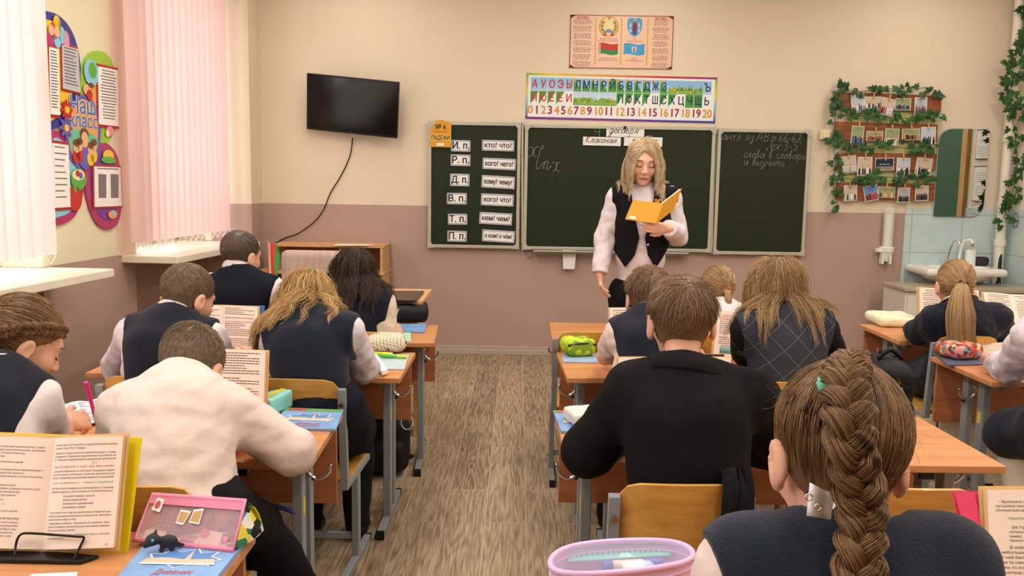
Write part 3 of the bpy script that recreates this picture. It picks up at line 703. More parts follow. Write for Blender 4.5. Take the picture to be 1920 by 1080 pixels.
for x in (-.3, .3): bars(b, x-.055, x+.055, .185, .175, 2, .006, 0, True, .001, seed=9)
b.build('captions', mat('red_print', '#B4453C', .6), po)
e = MB(); C0 = np.array([-.1, .115])
def disc(mb, c, r, z, mi, n=28, ry=None, a0=0, a1=2*pi):
    mb.prism([(c[0]+r*cos(t), c[1]+(ry or r)*sin(t)) for t in np.linspace(a0, a1, n, endpoint=a1-a0 < 6.2)], .0008, mi=mi, z0=z)
disc(e, C0, .078, 0, 0); disc(e, C0, .068, .0008, 1)
for k in range(13):       # sheaves wound with ribbon
    for s in (-1, 1):
        a = -pi/2+s*(.35+.17*k); e.prism([tuple(C0+.066*np.array([cos(a+da), sin(a+da)])*q) for da, q in ((-.09, .78), (.0, 1.12), (.09, .78), (0, .62))], .0008, mi=2 if (k % 3) == 1 else (3 if k % 3 == 2 else 0), z0=.0016)
e.prism([(C0[0]+x, C0[1]+y) for x, y in ((-.012, .045), (.012, .045), (.026, -.03), (-.026, -.03))][::-1], .0008, mi=4, z0=.0024)
disc(e, C0+np.array([0, -.045]), .026, .0024, 5, a0=0, a1=pi); disc(e, C0+np.array([0, -.03]), .013, .0032, 6)
st = [(C0[0]+(.011 if i % 2 == 0 else .0045)*sin(i*pi/5), C0[1]+.062+(.011 if i % 2 == 0 else .0045)*cos(i*pi/5)) for i in range(10)][::-1]; e.prism(st, .0008, mi=2, z0=.003)
for s in (-1, 1): disc(e, C0+np.array([s*.03, -.062]), .016, .003, 2, ry=.007)
e.build('state_emblem', [GOLD, mat('emblem_sky', '#E9D9A8', .5), RED, GRN, mat('emblem_yellow', '#F0E2A0', .5), SKYB, mat('emblem_grey', '#8C93A4', .5)], po)
e = MB(); C1 = np.array([.1, .115]); sh = [(-.055, .06), (-.03, .072), (0, .066), (.03, .072), (.055, .06), (.06, .02), (.052, -.03), (.03, -.06), (0, -.078), (-.03, -.06), (-.052, -.03), (-.06, .02)]
e.prism([tuple(C1+np.array(q)*1.03) for q in sh][::-1], .0008, mi=3); e.prism([tuple(C1+np.array(q)*.95) for q in sh][::-1], .0008, mi=0, z0=.0008)
e.prism([tuple(C1+np.array(q)) for q in ((-.008, .04), (.008, .04), (.018, 0), (.014, -.055), (-.014, -.055), (-.018, 0))][::-1], .0008, mi=1, z0=.0016)
e.prism([tuple(C1+np.array(q)) for q in ((-.006, .0), (.006, .0), (.01, -.055), (-.01, -.055))][::-1], .0008, mi=2, z0=.0024)
disc(e, C1+np.array([0, .048]), .013, .0016, 4); disc(e, C1+np.array([0, .046]), .008, .0024, 5)
for s in (-1, 1):
    for y in (.018, -.022):
        disc(e, C1+np.array([s*.033, y+.012]), .008, .0016, 4); disc(e, C1+np.array([s*.033, y+.011]), .005, .0024, 5); disc(e, C1+np.array([s*.033, y-.006]), .009, .0016, 3, ry=.013)
e.build('city_arms', [SKYB, CRIM, VIO, SILV, GOLD, mat('flesh_print', '#D6A184', .5)], po)
def flag_strip(mb, x0, x1, y0, y1, z, mi, amp=.006, n=14):
    g = [[(x0+(x1-x0)*i/n, y+amp*sin(i/n*2*pi+.3), z) for i in range(n+1)] for y in (y0, y1)]; mb.sheet(g, mi)
e = MB(); flag_strip(e, -.175, -.025, -.093+.033, -.012, .001, 0); flag_strip(e, -.175, -.025, -.093, -.06, .001, 1); flag_strip(e, -.177, -.160, -.093, -.012, .0016, 2, .004, 4)
for k in range(6): e.prism([(-.169, -.085+.0135*k-.006), (-.163, -.085+.0135*k), (-.169, -.085+.0135*k+.006), (-.175, -.085+.0135*k)], .0006, mi=0, z0=.002)
e.build('state_flag', [RED, GRN, mat('ornament_white', '#EFD9D0', .5)], po)
e = MB(); flag_strip(e, .02, .18, -.093, -.012, .001, 0); e.prism([(.1+x*.33, -.055+y*.33) for x, y in sh][::-1], .0008, mi=1, z0=.0014); e.prism([(.1+x, -.055+y) for x, y in ((-.004, .015), (.004, .015), (.006, -.018), (-.006, -.018))][::-1], .0008, mi=2, z0=.0022)
e.build('city_flag', [SKYB, SILV, CRIM], po)
# ---- alphabet strip
wd, hg = size_at(986, 184, 1343, 184, YP)[0], size_at(1165, 141, 1165, 227, YP)[1]
M = WM(1164.5, 184, YP, -ROLL*.55); al = root_at('alphabet_poster', M, label='long alphabet and number strip above the chalkboard, rainbow edged', cat='poster')
def ramp_mat(name, stops, axis=0, coord='Object', size=1.):
    m = mat(name, (1, 1, 1), .35); N = m.node_tree.nodes; L = m.node_tree.links; tc = N.new('ShaderNodeTexCoord'); sp = N.new('ShaderNodeSeparateXYZ'); L.new(tc.outputs[coord], sp.inputs[0])
    r = N.new('ShaderNodeMapRange'); r.inputs[1].default_value = -size/2; r.inputs[2].default_value = size/2; L.new(sp.outputs[axis], r.inputs[0]); cr = N.new('ShaderNodeValToRGB')
    while len(cr.color_ramp.elements) < len(stops): cr.color_ramp.elements.new(.5)
    for e_, (p, c_) in zip(cr.color_ramp.elements, stops): e_.position = p; e_.color = (*rgb(c_), 1)
    L.new(r.outputs[0], cr.inputs[0]); L.new(cr.outputs[0], N['Principled BSDF'].inputs[0]); return m
RB1 = ramp_mat('rainbow_top', [(0, '#7DB24A'), (.12, '#E3CE3A'), (.45, '#E08A2E'), (.7, '#D0342C'), (1, '#8C2F86')], 0, size=wd)
RB2 = ramp_mat('rainbow_bottom', [(0, '#6B2F8C'), (.35, '#8A2F8E'), (.7, '#5B3596'), (1, '#3A3A96')], 0, size=wd)
RB3 = ramp_mat('rainbow_side', [(0, '#5A3A98'), (.4, '#8FC7D8'), (.6, '#E3D23A'), (1, '#6FAE4A')], 1, size=hg)
b = MB(); b.box((0, 0, -.002), (wd, hg, .004)); b.build('poster_sheet', mat('strip_white', '#E9EEF2', .3), al)
t = .016; b = MB(); b.box((0, hg/2-t/2, .0005), (wd, t, .001), None, 0).box((0, -hg/2+t/2, .0005), (wd, t, .001), None, 1).box((-wd/2+t/2, 0, .0005), (t, hg-2*t, .001), None, 2).box((wd/2-t/2, 0, .0005), (t, hg-2*t, .001), None, 2); b.build('rainbow_border', [RB1, RB2, RB3], al)
LB = ramp_mat('cell_sky', [(0, '#E6EEF4'), (.5, '#C8DFF0'), (1, '#8FBFE4')], 1, size=.2); CG = mat('cell_green', '#4C9A3A', .4); CO = mat('bell_orange', '#E0A030', .4); WH = mat('cell_white', '#F0F0EC', .4); GR2 = mat('meadow', '#7FB04A', .5, var=.25, vscale=60); YL2 = mat('blossom', '#E2B23A', .5)
cw = (wd-.07)/21.05; xx = lambda i: -wd/2+.033+cw*(i+.5); yr = (.097, -.0, ); ch_ = .104
top = 'АУОЭЫЛМНРЙБВГДЖЗ'; bot = {0: 'Я', 1: 'Ю', 2: 'Ё', 3: 'Е', 4: 'И', 10: 'П', 11: 'Ф', 12: 'К', 13: 'Т', 14: 'Ш', 15: 'С', 16: 'Х', 17: 'Ц', 18: 'Ч', 19: 'Щ', 20: 'Ь'}
y1, y2 = hg/2-.03-ch_/2, hg/2-.03-ch_*1.5; g = MB(); tx = MB()
for i in range(21):
    for row, y in ((0, y1), (1, y2)):
        if (row == 0 and 16 <= i < 20) or (row == 1 and 5 <= i < 10): continue
        q = lambda a, b_: (xx(i)+a*(cw-.003)/2, y+b_*(ch_-.003)/2)
        base = 0 if row == 0 else 2
        gr = (row == 0 and 5 <= i < 16 and i != 14) or (row == 1 and (i < 4 or 10 <= i < 20) and i not in (14, 17))
        full = (row == 0 and i == 9) or (row == 1 and i in (18, 19))
        g.prism([q(-1, -1), q(1, -1), q(1, 1), q(-1, 1)], .0006, mi=1 if full else base)
        if gr and not full:
            g.prism([q(-1, 1), q(-1, -1), q(1, 1)] if row == 1 else [q(-1, -1), q(1, -1), q(-1, 1)], .0004, mi=1, z0=.0006) if True else 0
        if row == 0 and 5 <= i < 16: g.prism([q(-.95, .6), q(-.4, .45), q(-.35, 1), q(-.9, 1.)], .0005, mi=3, z0=.001)
        s = (top[i] if i < 16 else 'Ъ' if i == 20 else '') if row == 0 else bot.get(i, '')
        if s: tx.text(s, frame((xx(i), y-.002, .0018)), .086, mi=0 if i < 5 else 1, off=.014, sx=.62 if s in 'ШЩЖЮЫФ' else .8)
for (a, b_, y) in ((16, 20, y1), (5, 10, y2)):
    x0, x1 = xx(a)-cw/2, xx(b_-1)+cw/2; g.prism([(x0, y-ch_/2), (x1, y-ch_/2), (x1, y+ch_/2-.002), (x0, y+ch_/2-.002)], .0006, mi=0)
    rn = random.Random(a); hill = [(x0+(x1-x0)*k/12, y-ch_*.05+.018*rn.uniform(-1, 1)) for k in range(13)]; g.prism([(x0, y-ch_/2+.001), (x1, y-ch_/2+.001)]+hill[::-1], .0005, mi=4, z0=.0007)
    for k in range(26):
        x = rn.uniform(x0+.01, x1-.01); h = rn.uniform(.02, .05); yb = y-ch_*.25; g.prism([(x-.004, yb), (x+.004, yb), (x+rn.uniform(-.01, .01), yb+h)], .0004, mi=1, z0=.0012)
    for k in range(11): disc(g, (rn.uniform(x0+.02, x1-.02), y-ch_*rn.uniform(.05, .4)), rn.uniform(.005, .011), .0016, 5, n=8)
g.build('letter_cells', [LB, CG, WH, CO, GR2, YL2], al)
tx.build('letters', [mat('letter_red', '#C22B3A', .5), mat('letter_navy', '#1E2C5E', .5)], al)
b = MB(); xs = [172, 229, 287, 344, 403, 461, 519, 573, 631, 689, 768, 860, 956, 1050, 1147, 1243, 1340, 1434, 1530, 1624, 1720]
for k, x in enumerate(xs): b.text(str(k), frame((-wd/2+(x-130)/1665*wd, -hg/2+.068, .001)), .088, mi=k % 2, off=.026, sx=.92 if k < 10 else .85)
b.build('numbers', [mat('number_gold', '#D99A3A', .5), mat('number_maroon', '#A3233A', .5)], al)
# ---- switch box
M = WM(1547, 253, WALL_Y-.02); o = root_at('wall_switch', M, label='cream switch box on the wall between chalkboard and photo boards', cat='switch')
b = MB(); b.box((0, 0, 0), (.085, .075, .04)); b.build('switch_box', mat('cream_plastic', '#E4D3B0', .4), o, bevel=.008); b = MB(); b.box((0, 0, .022), (.05, .05, .008)); b.build('rocker', MATS['cream_plastic'], o, bevel=.002)
# ================================================================== washing corner, photo boards and ivy, class bulletin board
IVY = mat('ivy_leaf', '#2B5226', .45, .4, var=.35, vscale=14); STEM = mat('ivy_stem', '#3A4A22', .6)
def leaf(mb, c, d, up, s, mi=0):
    """five-pointed ivy leaf at C growing along D, facing UP"""
    y = nrm(d); z = np.asarray(up, float); z = nrm(z-y*np.dot(z, y)); x = np.cross(y, z); o = [(0, 0, 0), (.30, -.18, -.03), (.52, .12, -.10), (.30, .34, 0), (.42, .62, -.08), (.18, .62, 0), (0, 1.05, -.10), (-.18, .62, 0), (-.42, .62, -.08), (-.30, .34, 0), (-.52, .12, -.10), (-.30, -.18, -.03)]
    v = [np.asarray(c)+s*(x*a+y*b+z*e) for a, b, e in o]+[np.asarray(c)+s*(y*.4+z*.05)]
    mb.add(v, [(i, (i+1) % 12, 12) for i in range(12)], mi)
def ivy(name, path, n, label, group=None, spread=.035, size=.055, y=WALL_Y-.045, seed=1, leg=False):
    rn = random.Random(seed); p = spline(path, 10); b = MB(); b.tube(p, .0028, 5)
    o = b.build('vine_stem' if False else name, STEM, smooth=True); tag(o, label, 'garland', group); l = MB()
    L = np.r_[0, np.cumsum(np.linalg.norm(np.diff(p, axis=0), axis=1))]
    for i in range(n):
        u = rn.uniform(0, L[-1]); c = np.array([np.interp(u, L, p[:, k]) for k in range(3)]); a = rn.uniform(0, 2*pi); d = np.array([cos(a), rn.uniform(-.35, .0), sin(a)]); q = c+np.array([cos(a), 0, sin(a)])*rn.uniform(0, spread)+np.array([0, -rn.uniform(.0, .03), 0])
        leaf(l, q, d, (rn.uniform(-.4, .4), -1, rn.uniform(-.2, .6)), size*rn.uniform(.65, 1.15))
    l.build('leaves', IVY, o); return o
PLANK = wood('stained_plank', '#7A3E1F', '#A05A30', 4, .45, 0, stretch=12.)
rows = [((1566, 172), (1765, 180), (1763, 211), (1570, 204)), ((1566, 228), (1758, 234), (1756, 267), (1566, 262)), ((1570, 287), (1755, 288), (1752, 320), (1568, 320)), ((1568, 342), (1752, 345), (1750, 376), (1566, 374))]
rn = random.Random(5)
back = MB(); a, c = at(1590, 190, y=WALL_Y-.004), at(1748, 368, y=WALL_Y-.004); back.box(((a[0]+c[0])/2, WALL_Y-.003, (a[2]+c[2])/2), (c[0]-a[0], .004, a[2]-c[2]))
tag(back.build('backing_paper', mat('lime_paper', '#C9C98A', .7)), 'pale lime paper behind the four photo planks', 'paper')
names = ['topmost', 'second', 'third', 'lowest']
for k, q in enumerate(rows):
    P4 = [at(x, y, y=WALL_Y-.03) for x, y in q]; ctr = sum(P4)/4; b = MB()
    out = [(p[0]-ctr[0], p[2]-ctr[2]) for p in P4]; b.prism(out[::-1], .02, frame(ctr+np.array([0, .009, 0]), np.array([[1, 0, 0], [0, 0, -1], [0, 1, 0]], float)), z0=0)
    o = empty('photo_plank', ctr, label='reddish brown plank of class photos, %s of the four on the wall' % names[k], cat='plank', group='photo planks on the wall')
    b.build('board', PLANK, o, world=True, bevel=.003)
    s = MB(); p0 = at(q[0][0]+4, q[0][1]+6, y=WALL_Y-.045); p1 = at(q[1][0]-6, q[1][1]+6, y=WALL_Y-.045); s.tube(spline([p0, (p0+p1)/2-np.array([0, 0, .008]), p1], 6), .0014, 4); s.build('string', mat('jute_string', '#B9A07A', .8), o, world=True)
PH = [[((1597, 177, 1620, 211), .12, 'a tilted portrait photo with a white lower edge'), ((1622, 181, 1652, 204), .02, 'a wide group photo'), ((1649, 184, 1675, 216), -.2, 'a slanting crowded photo'), ((1679, 184, 1707, 207), .0, 'a photo of people in dark coats'), ((1716, 182, 1737, 217), .03, 'a tall photo of children in blue')],
      [((1597, 236, 1618, 273), -.05, 'a photo of two people in blue on grass'), ((1625, 246, 1655, 264), .02, 'a small wide photo of a dark group'), ((1660, 241, 1684, 276), -.02, 'a tall photo of pale clothes on a lawn'), ((1692, 241, 1724, 263), .03, 'a wide photo with yellow coats'), ((1728, 238, 1753, 274), .03, 'a tall photo of a row in white shirts')],
      [((1580, 292, 1605, 324), .14, 'a photo of three in white shirts'), ((1609, 294, 1634, 330), .03, 'a tall photo of a crowd in white and black'), ((1642, 296, 1675, 320), .05, 'a dark blue photo card with chalk lettering'), ((1682, 296, 1705, 331), .0, 'a tall photo with a blue top edge'), ((1718, 296, 1746, 331), -.08, 'a photo with a white swirl above people')],
      [((1583, 347, 1606, 377), .06, 'a photo of people in black and white'), ((1621, 347, 1645, 377), .2, 'a slanting photo with a vivid blue sky'), ((1647, 350, 1677, 371), -.02, 'a wide photo of a group outdoors'), ((1684, 352, 1705, 380), .0, 'a grey photo of skaters on ice'), ((1717, 348, 1740, 377), .04, 'a photo of four people in black')]]
SKYC = [mat('photo_sky', '#B9C4CC', .35), mat('photo_lawn', '#8FA06A', .35), mat('photo_room', '#C9B7A4', .35), mat('photo_blue', '#5C86C4', .35), mat('photo_night', '#1E2A44', .35), mat('photo_ice', '#A8ABB0', .35)]
FIG = [mat('photo_white', '#E8E4E0', .4), mat('photo_dark', '#22232C', .4), mat('photo_cobalt', '#3A5C9E', .4), mat('photo_red', '#A8433F', .4), mat('photo_yellow', '#D2A840', .4), mat('photo_skin', '#CFA084', .4)]
BG = [[0, 2, 2, 1, 0], [1, 1, 1, 1, 0], [2, 2, 4, 0, 2], [2, 3, 1, 5, 2]]; PAL = [[(0, 2), (1, 0, 4), (3, 0, 1), (1, 2), (2, 2, 3)], [(2, 2, 1), (1, 3), (0, 0), (4, 1, 3), (0, 1, 2)], [(0, 0), (0, 1), (0,), (1, 0), (1, 0)], [(1, 0), (1, 3), (0, 1, 4), (1, 1), (1, 1)]]
CLIP = mat('wooden_peg', '#C79B6A', .6)
for k in range(4):
    for j, (rc, rot, what) in enumerate(PH[k]):
        x0, y0, x1, y1 = rc; Y = WALL_Y-.052; wd, hg = size_at(x0, y0, x1, y1, Y); M = WM((x0+x1)/2, (y0+y1)/2, Y, rot)
        o = root_at('class_photo', M, label='%s pegged on the %s plank' % (what, names[k]), cat='photo', group='class photos pegged on strings')
        b = MB(); b.box((0, 0, -.0006), (wd, hg, .001)); b.build('print_paper', [PAPER], o)
        b = MB(); b.box((0, 0, .0003), (wd-.008, hg-.008, .0006), None, 0); b.box((0, -hg*.32, .0007), (wd-.008, hg*.3, .0004), None, 1)
        if (k, j) != (2, 2):
            n = 7 if wd > .1 else 5
            for i in range(n):
                x = -wd*.4+wd*.8*(i+.5)/n+rn.uniform(-.004, .004); h = hg*rn.uniform(.30, .42); yb = -hg*.42; mi = 2+rn.randrange(len(PAL[k][j])); w2 = wd*.36/n*rn.uniform(.9, 1.25)
                b.prism([(x-w2, yb), (x+w2, yb), (x+w2*.8, yb+h), (x-w2*.8, yb+h)], .0004, mi=mi, z0=.0012); disc(b, (x, yb+h+w2*.7), w2*.8, .0012, 5+0, n=8)
        else:
            for q in (-.2, 0, .2): b.box((q*wd, .0, .0012), (.02, .004, .0004), None, 2)
        pal = [FIG[i] for i in PAL[k][j]]; pal = (pal+[FIG[0]]*3)[:3]
        b.build('picture', [SKYC[BG[k][j]], mat('photo_ground', '#8C8478', .4)]+pal+[FIG[5]], o)
        b = MB(); b.prism([(-.006, -.02), (.006, -.02), (.007, .034), (-.007, .034)], .008, frame((rn.uniform(-.006, .006), hg/2, .001))); b.build('clothespin', CLIP, o, bevel=.001)
yv = WALL_Y-.06; T = lambda pts: [at(x, y, y=yv) for x, y in pts]
G_ = 'ivy garlands round the photo planks'
ivy('ivy_garland', T([(1570, 178), (1575, 166), (1610, 172), (1660, 166), (1700, 170), (1738, 164), (1755, 172), (1764, 188)]), 34, 'ivy garland along the top edge of the topmost photo plank', G_, seed=2)
ivy('ivy_garland', T([(1562, 215), (1590, 216), (1640, 218), (1700, 222), (1745, 216), (1768, 214)]), 44, 'ivy garland between the topmost and second photo planks', G_, seed=3)
ivy('ivy_garland', T([(1566, 268), (1600, 276), (1650, 272), (1700, 278), (1752, 278)]), 42, 'ivy garland between the second and third photo planks', G_, seed=4)
ivy('ivy_garland', T([(1568, 330), (1600, 336), (1660, 332), (1710, 336), (1748, 332)]), 40, 'ivy garland between the third and lowest photo planks', G_, seed=5)
ivy('ivy_garland', T([(1574, 168), (1567, 215), (1562, 262), (1566, 310), (1562, 352), (1572, 390), (1566, 398)]), 44, 'ivy garland hanging down the left ends of the photo planks', G_, spread=.05, seed=6)
# ---- cup dispenser
Y = WALL_Y-.05; c = at(1662, 440, y=Y); zt = at(1667, 388, y=Y)[2]; zb = at(1658, 495, y=Y)[2]; zm = at(1660, 468, y=Y)[2]
o = empty('cup_dispenser', (c[0], Y, zb), label='white cup dispenser with a clear tube on the wall below the photo planks', cat='dispenser')
CLEAR = mat('clear_plastic', '#F4F2EC', .15, .5, alpha=.35)
b = MB(); b.lathe([(.042, zm), (.042, zt-.03), (.036, zt-.008), (.02, zt)], (c[0]+.012, Y, 0), n=20); b.build('clear_tube', CLEAR, o, world=True, smooth=50)
b = MB(); b.lathe([(.032, zm), (.032, zt-.06)], (c[0]+.012, Y, 0), n=16); b.build('cup_stack', mat('paper_cups', '#E9E4D8', .7), o, world=True, smooth=50)
b = MB(); b.lathe([(.052, zm-.02), (.056, zm+.02), (.05, zm+.024)], (c[0]+.008, Y, 0), n=20); b.box((c[0]-.05, Y, zm-.005), (.05, .05, .03)); b.lathe([(.022, zb+.02), (.045, zm-.02)], (c[0]+.005, Y, 0), n=14)
for s in (-1, 1): b.box((c[0]+.005+s*.03, Y, (zb+zm)/2), (.016, .06, zm-zb))
b.build('bracket', PVC, o, world=True, bevel=.004)
# ---- mirror with rounded corners
P4 = [at(x, y, y=WALL_Y-.02) for x, y in ((1760, 241), (1850, 243), (1846, 407), (1752, 405))]; ctr = sum(P4)/4; wd = P4[1][0]-P4[0][0]+.015; hg = P4[0][2]-P4[3][2]
def rrect(w_, h_, r, n=6): return [(sx*(w_/2-rr)+rr*cos(a), sy*(h_/2-rr)+rr*sin(a)) for sx, sy, a0, rr in ((1, 1, 0, r[0]), (-1, 1, pi/2, r[1]), (-1, -1, pi, r[2]), (1, -1, 1.5*pi, r[3])) for a in np.linspace(a0, a0+pi/2, n)]
MW = np.array([[1, 0, 0], [0, 0, -1], [0, 1, 0]], float)
mo = empty('wall_mirror', ctr, label='frameless wall mirror with rounded corners above the washbasin', cat='mirror')
b = MB(); b.prism(rrect(wd, hg, (.012, .10, .012, .10)), .006, frame(ctr, MW)); b.build('mirror_glass', mat('mirror_silver', '#E4E8E4', .01, metal=1.), mo, world=True)
b = MB(); b.prism(rrect(wd+.008, hg+.008, (.014, .102, .014, .102)), .008, frame(ctr+np.array([0, .008, 0]), MW)); b.build('mirror_back', mat('mirror_edge', '#B9C4BE', .3), mo, world=True)
b = MB(); q = at(1826, 385, y=WALL_Y-.03); b.tube(spline([q+np.array([-.02, 0, -.04]), q+np.array([-.03, 0, -.02]), q, q+np.array([.05, 0, .03])], 6), .0035, 6); b.build('clip', CHROME, mo, world=True, smooth=True)
# ---- framed notices on the right wall
for k, (ya, yb, za, zb_) in enumerate(((6.32, 6.55, 1.63, 1.88), (6.32, 6.55, 1.28, 1.58))):
    o = empty('framed_notice', (X1-.008, (ya+yb)/2, (za+zb_)/2), label=('upper' if k == 0 else 'lower')+' framed paper notice on the right wall beside the door', cat='notice', group='framed notices by the door')
    MB().box((X1-.008, (ya+yb)/2, (za+zb_)/2), (.014, yb-ya, zb_-za)).build('notice_frame', mat('brown_frame', '#6E4A34', .4), o, world=True, bevel=.002)
    MB().box((X1-.016, (ya+yb)/2, (za+zb_)/2), (.002, yb-ya-.02, zb_-za-.02)).build('notice_sheet', PAPER, o, world=True)
    b = MB(); Mr = frame((X1-.0175, (ya+yb)/2, (za+zb_)/2), np.array([[0, 0, -1], [-1, 0, 0], [0, 1, 0]], float)); bars(b, -.085, .085, .09, -.09, 11, .004, M=Mr, seed=k+3, skip=6); b.build('print_lines', mat('grey_ink', '#6A6668', .6), o, world=True)
# ---- washbasin
CER = mat('white_ceramic', '#F0ECE4', .12, .6)
zc_ = at(1800, 505, y=6.62)[2]; xa, xb = at(1727, 505, y=6.6)[0], at(1877, 508, y=6.6)[0]; xc = (xa+xb)/2; hw = (xb-xa)/2
wb = empty('washbasin', (xc, 6.68, zc_), label='white ceramic washbasin under the mirror in the tiled corner', cat='basin')
bowl = uni([(ell((xc, 6.68, zc_-.02), (hw*.92, .2, .098)), .03)]); inner = ell((xc, 6.66, zc_+.03), (hw*.8, .15, .10))
rim = rbox((xc, 6.69, zc_-.016), (hw, .205, .03), .028)
soft('basin', lambda p: smax(smax(smin(np.maximum(bowl(p), p[:, 2]-zc_), rim(p), .02), -inner(p), .012), p[:, 1]-6.888, .004), (xc-hw-.04, 6.44, zc_-.18), (xc+hw+.04, 6.92, zc_+.05), .009, CER, wb)
fa = at(1776, 497, y=6.80); f = MB(); f.lathe([(.03, 0), (.028, .012), (.018, .03), (.02, .05), (.012, .055)], (fa[0], 6.80, zc_+.008), n=14)
f.tube(spline([(fa[0], 6.80, zc_+.05), (fa[0]+.01, 6.79, zc_+.14), (fa[0]+.025, 6.77, zc_+.2), (fa[0]+.045, 6.74, zc_+.205), (fa[0]+.05, 6.73, zc_+.185)], 6), .008, 8); f.cyl((fa[0]-.02, 6.8, zc_+.03), (fa[0]-.06, 6.79, zc_+.045), .008)
tag(f.build('basin_tap', CHROME, smooth=50), 'chrome tap with a thin bent spout at the left of the washbasin', 'tap')
fa = at(1797, 497, y=6.82); f = MB(); f.tube(spline([(fa[0], 6.82, zc_+.006), (fa[0]+.005, 6.82, zc_+.12), (fa[0]+.02, 6.80, zc_+.2), (fa[0]+.05, 6.76, zc_+.215), (fa[0]+.06, 6.75, zc_+.19)], 6), [.02]+[.012]*24, 10); f.cyl((fa[0]+.06, 6.75, zc_+.19), (fa[0]+.06, 6.75, zc_+.165), .014, mi=1)
tag(f.build('filter_tap', [PVC, CHROME], smooth=50), 'white curved tap with a metal tip, between chrome tap and soap', 'tap')
sp = at(1818, 500, y=6.80); so = empty('soap_dispenser', (sp[0], 6.8, zc_+.012), label='white pump soap bottle on the washbasin', cat='bottle')
MB().lathe([(.036, .0), (.04, .01), (.04, .10), (.034, .125), (.014, .135)], n=18).build('bottle', PVC, so, smooth=50)
b = MB(); b.cyl((0, 0, .135), (0, 0, .165), .008); b.box((-.012, -.01, .17), (.05, .02, .014)); b.build('pump', PVC, so, bevel=.003)
sp = at(1839, 500, y=6.80); soft('x', rbox((sp[0], 6.8, zc_+.05), (.048, .035, .035), .018), (sp[0]-.08, 6.72, zc_-.02), (sp[0]+.08, 6.88, zc_+.12), .006, mat('plum_sponge', '#3A2C38', .9), None)
o = bpy.data.objects[-1] if False else [x for x in COL.objects if x.name.startswith('x')][-1]; o.name = 'sponge'; tag(o, 'dark plum sponge block at the right end of the washbasin', 'sponge')
# ---- cupboard below and before the basin
zl = at(1800, 541, y=6.35)[2]; xl_ = at(1692, 540, y=6.35)[0]
o = empty('low_cupboard', ((xl_+X1)/2, 6.5, 0), label='low cupboard with a pale wood-grey top beneath the washbasin', cat='cupboard'); GW = wood('grey_oak_top', '#A99A84', '#C2B49C', 4, .4, 0)
MB().box(((xl_+X1-.03)/2, 6.52, zl-.012), (X1-.03-xl_, .42, .024)).build('worktop', GW, o, world=True, bevel=.003)
MB().box(((xl_+X1-.03)/2, 6.53, (zl-.03)/2), (X1-.07-xl_, .38, zl-.03)).build('cabinet_body', mat('pale_cupboard', '#D9D6CC', .4), o, world=True, bevel=.003)
for k in range(2):
    xq = xl_+.03+(X1-.1-xl_)*(k+.5)/2; dd = MB().box((xq, 6.332, (zl-.03)/2), ((X1-.1-xl_)/2-.01, .014, zl-.1)).build('cupboard_door', MATS['pale_cupboard'], o, world=True, bevel=.003)
    MB().box((xq+(.12 if k == 0 else -.12), 6.318, zl-.16), (.012, .016, .08)).build('handle', CHROME, dd, world=True)
# ---- riser pipe with ivy, mop
pts = [at(1908, -60, y=6.80), at(1902, 60, y=6.80), at(1896, 200, y=6.80), at(1887, 380, y=6.80), at(1877, 560, y=6.80)]
pp = np.array(pts); pp[:, 0] = pp[:, 0].mean()+.0; b = MB(); xq = 3.765
b.cyl((xq, 6.8, .0), (xq, 6.8, CEIL), .036, n=18); 
for z in (.95, 1.25, 1.75, 2.3): b.cyl((xq, 6.8, z), (xq, 6.8, z+.05), .043, n=18)
tag(b.build('riser_pipe', mat('pipe_paint', '#E9E2D2', .35), smooth=50), 'white vertical heating pipe in the right corner, wound with ivy', 'pipe')
rn2 = random.Random(3); ivy('ivy_garland', [(xq+.05*sin(z*5), 6.74+.01*cos(z*7), z) for z in np.linspace(1.16, 3.1, 24)], 150, 'ivy garland wound round the white pipe in the corner', spread=.075, size=.06, seed=8)
b = MB(); b.cyl(at(1872, 545, y=6.72), at(1879, 425, y=6.82), .013, n=10); b.cyl(at(1868, 560, y=6.70), at(1872, 528, y=6.73), .024, .018, n=10, mi=0); tag(b.build('mop_handle', BLK, smooth=50), 'black mop handle leaning in the corner beside the washbasin', 'mop')
b = MB(); q = at(1905, 412, x=X1-.012); b.tube(spline([q+np.array([0, .02, .05]), q+np.array([0, -.03, .03]), q+np.array([0, -.03, -.04]), q+np.array([0, .02, -.06]), q+np.array([0, .04, 0])], 5, closed=True), .006, 6, closed=True); tag(b.build('wall_hanger', mat('slate_plastic', '#7A8694', .4), smooth=True), 'slate grey loop hanger on the tiles at the right edge', 'hanger')
# ---- class bulletin board on the pier between the windows
def onpier(px, py): u, z = at_left(px, py, .012); return np.array([u, z])
MP = np.eye(4); MP[:3, 0] = -_u*-1; MP[:3, 0] = _u; MP[:3, 1] = (0, 0, 1); MP[:3, 2] = _nn; MP[:3, 3] = _o+_nn*.004
if np.linalg.det(MP[:3, :3]) < 0: pass
def pier_prism(mb, px, th, z0, mi=0, n=6, closed=True):
    q = spline(np.array([onpier(x, y) for x, y in px]), n, True) if n else np.array([onpier(x, y) for x, y in px])
    mb.prism(q, th, MP, mi, z0)
bbc = onpier(150, 240); bb = empty('bulletin_board', lw(bbc[0], .006, bbc[1]), label='colourful petal-shaped class bulletin board titled Наш класс between the windows', cat='board')
COLS = {'yellow': '#E9C63A', 'navy': '#3E3F8F', 'lime': '#9CC83C', 'orange': '#E9A45C', 'purple': '#7A3F92', 'magenta': '#B03A6E', 'red': '#C2342F', 'green': '#5FAE4A', 'sky': '#8CCBE0', 'pink': '#E58FA4', 'teal': '#6CBFA0', 'violet': '#6E5FB0', 'cream': '#F1E3B4', 'brown': '#7A4A30', 'skin': '#E6B48C'}
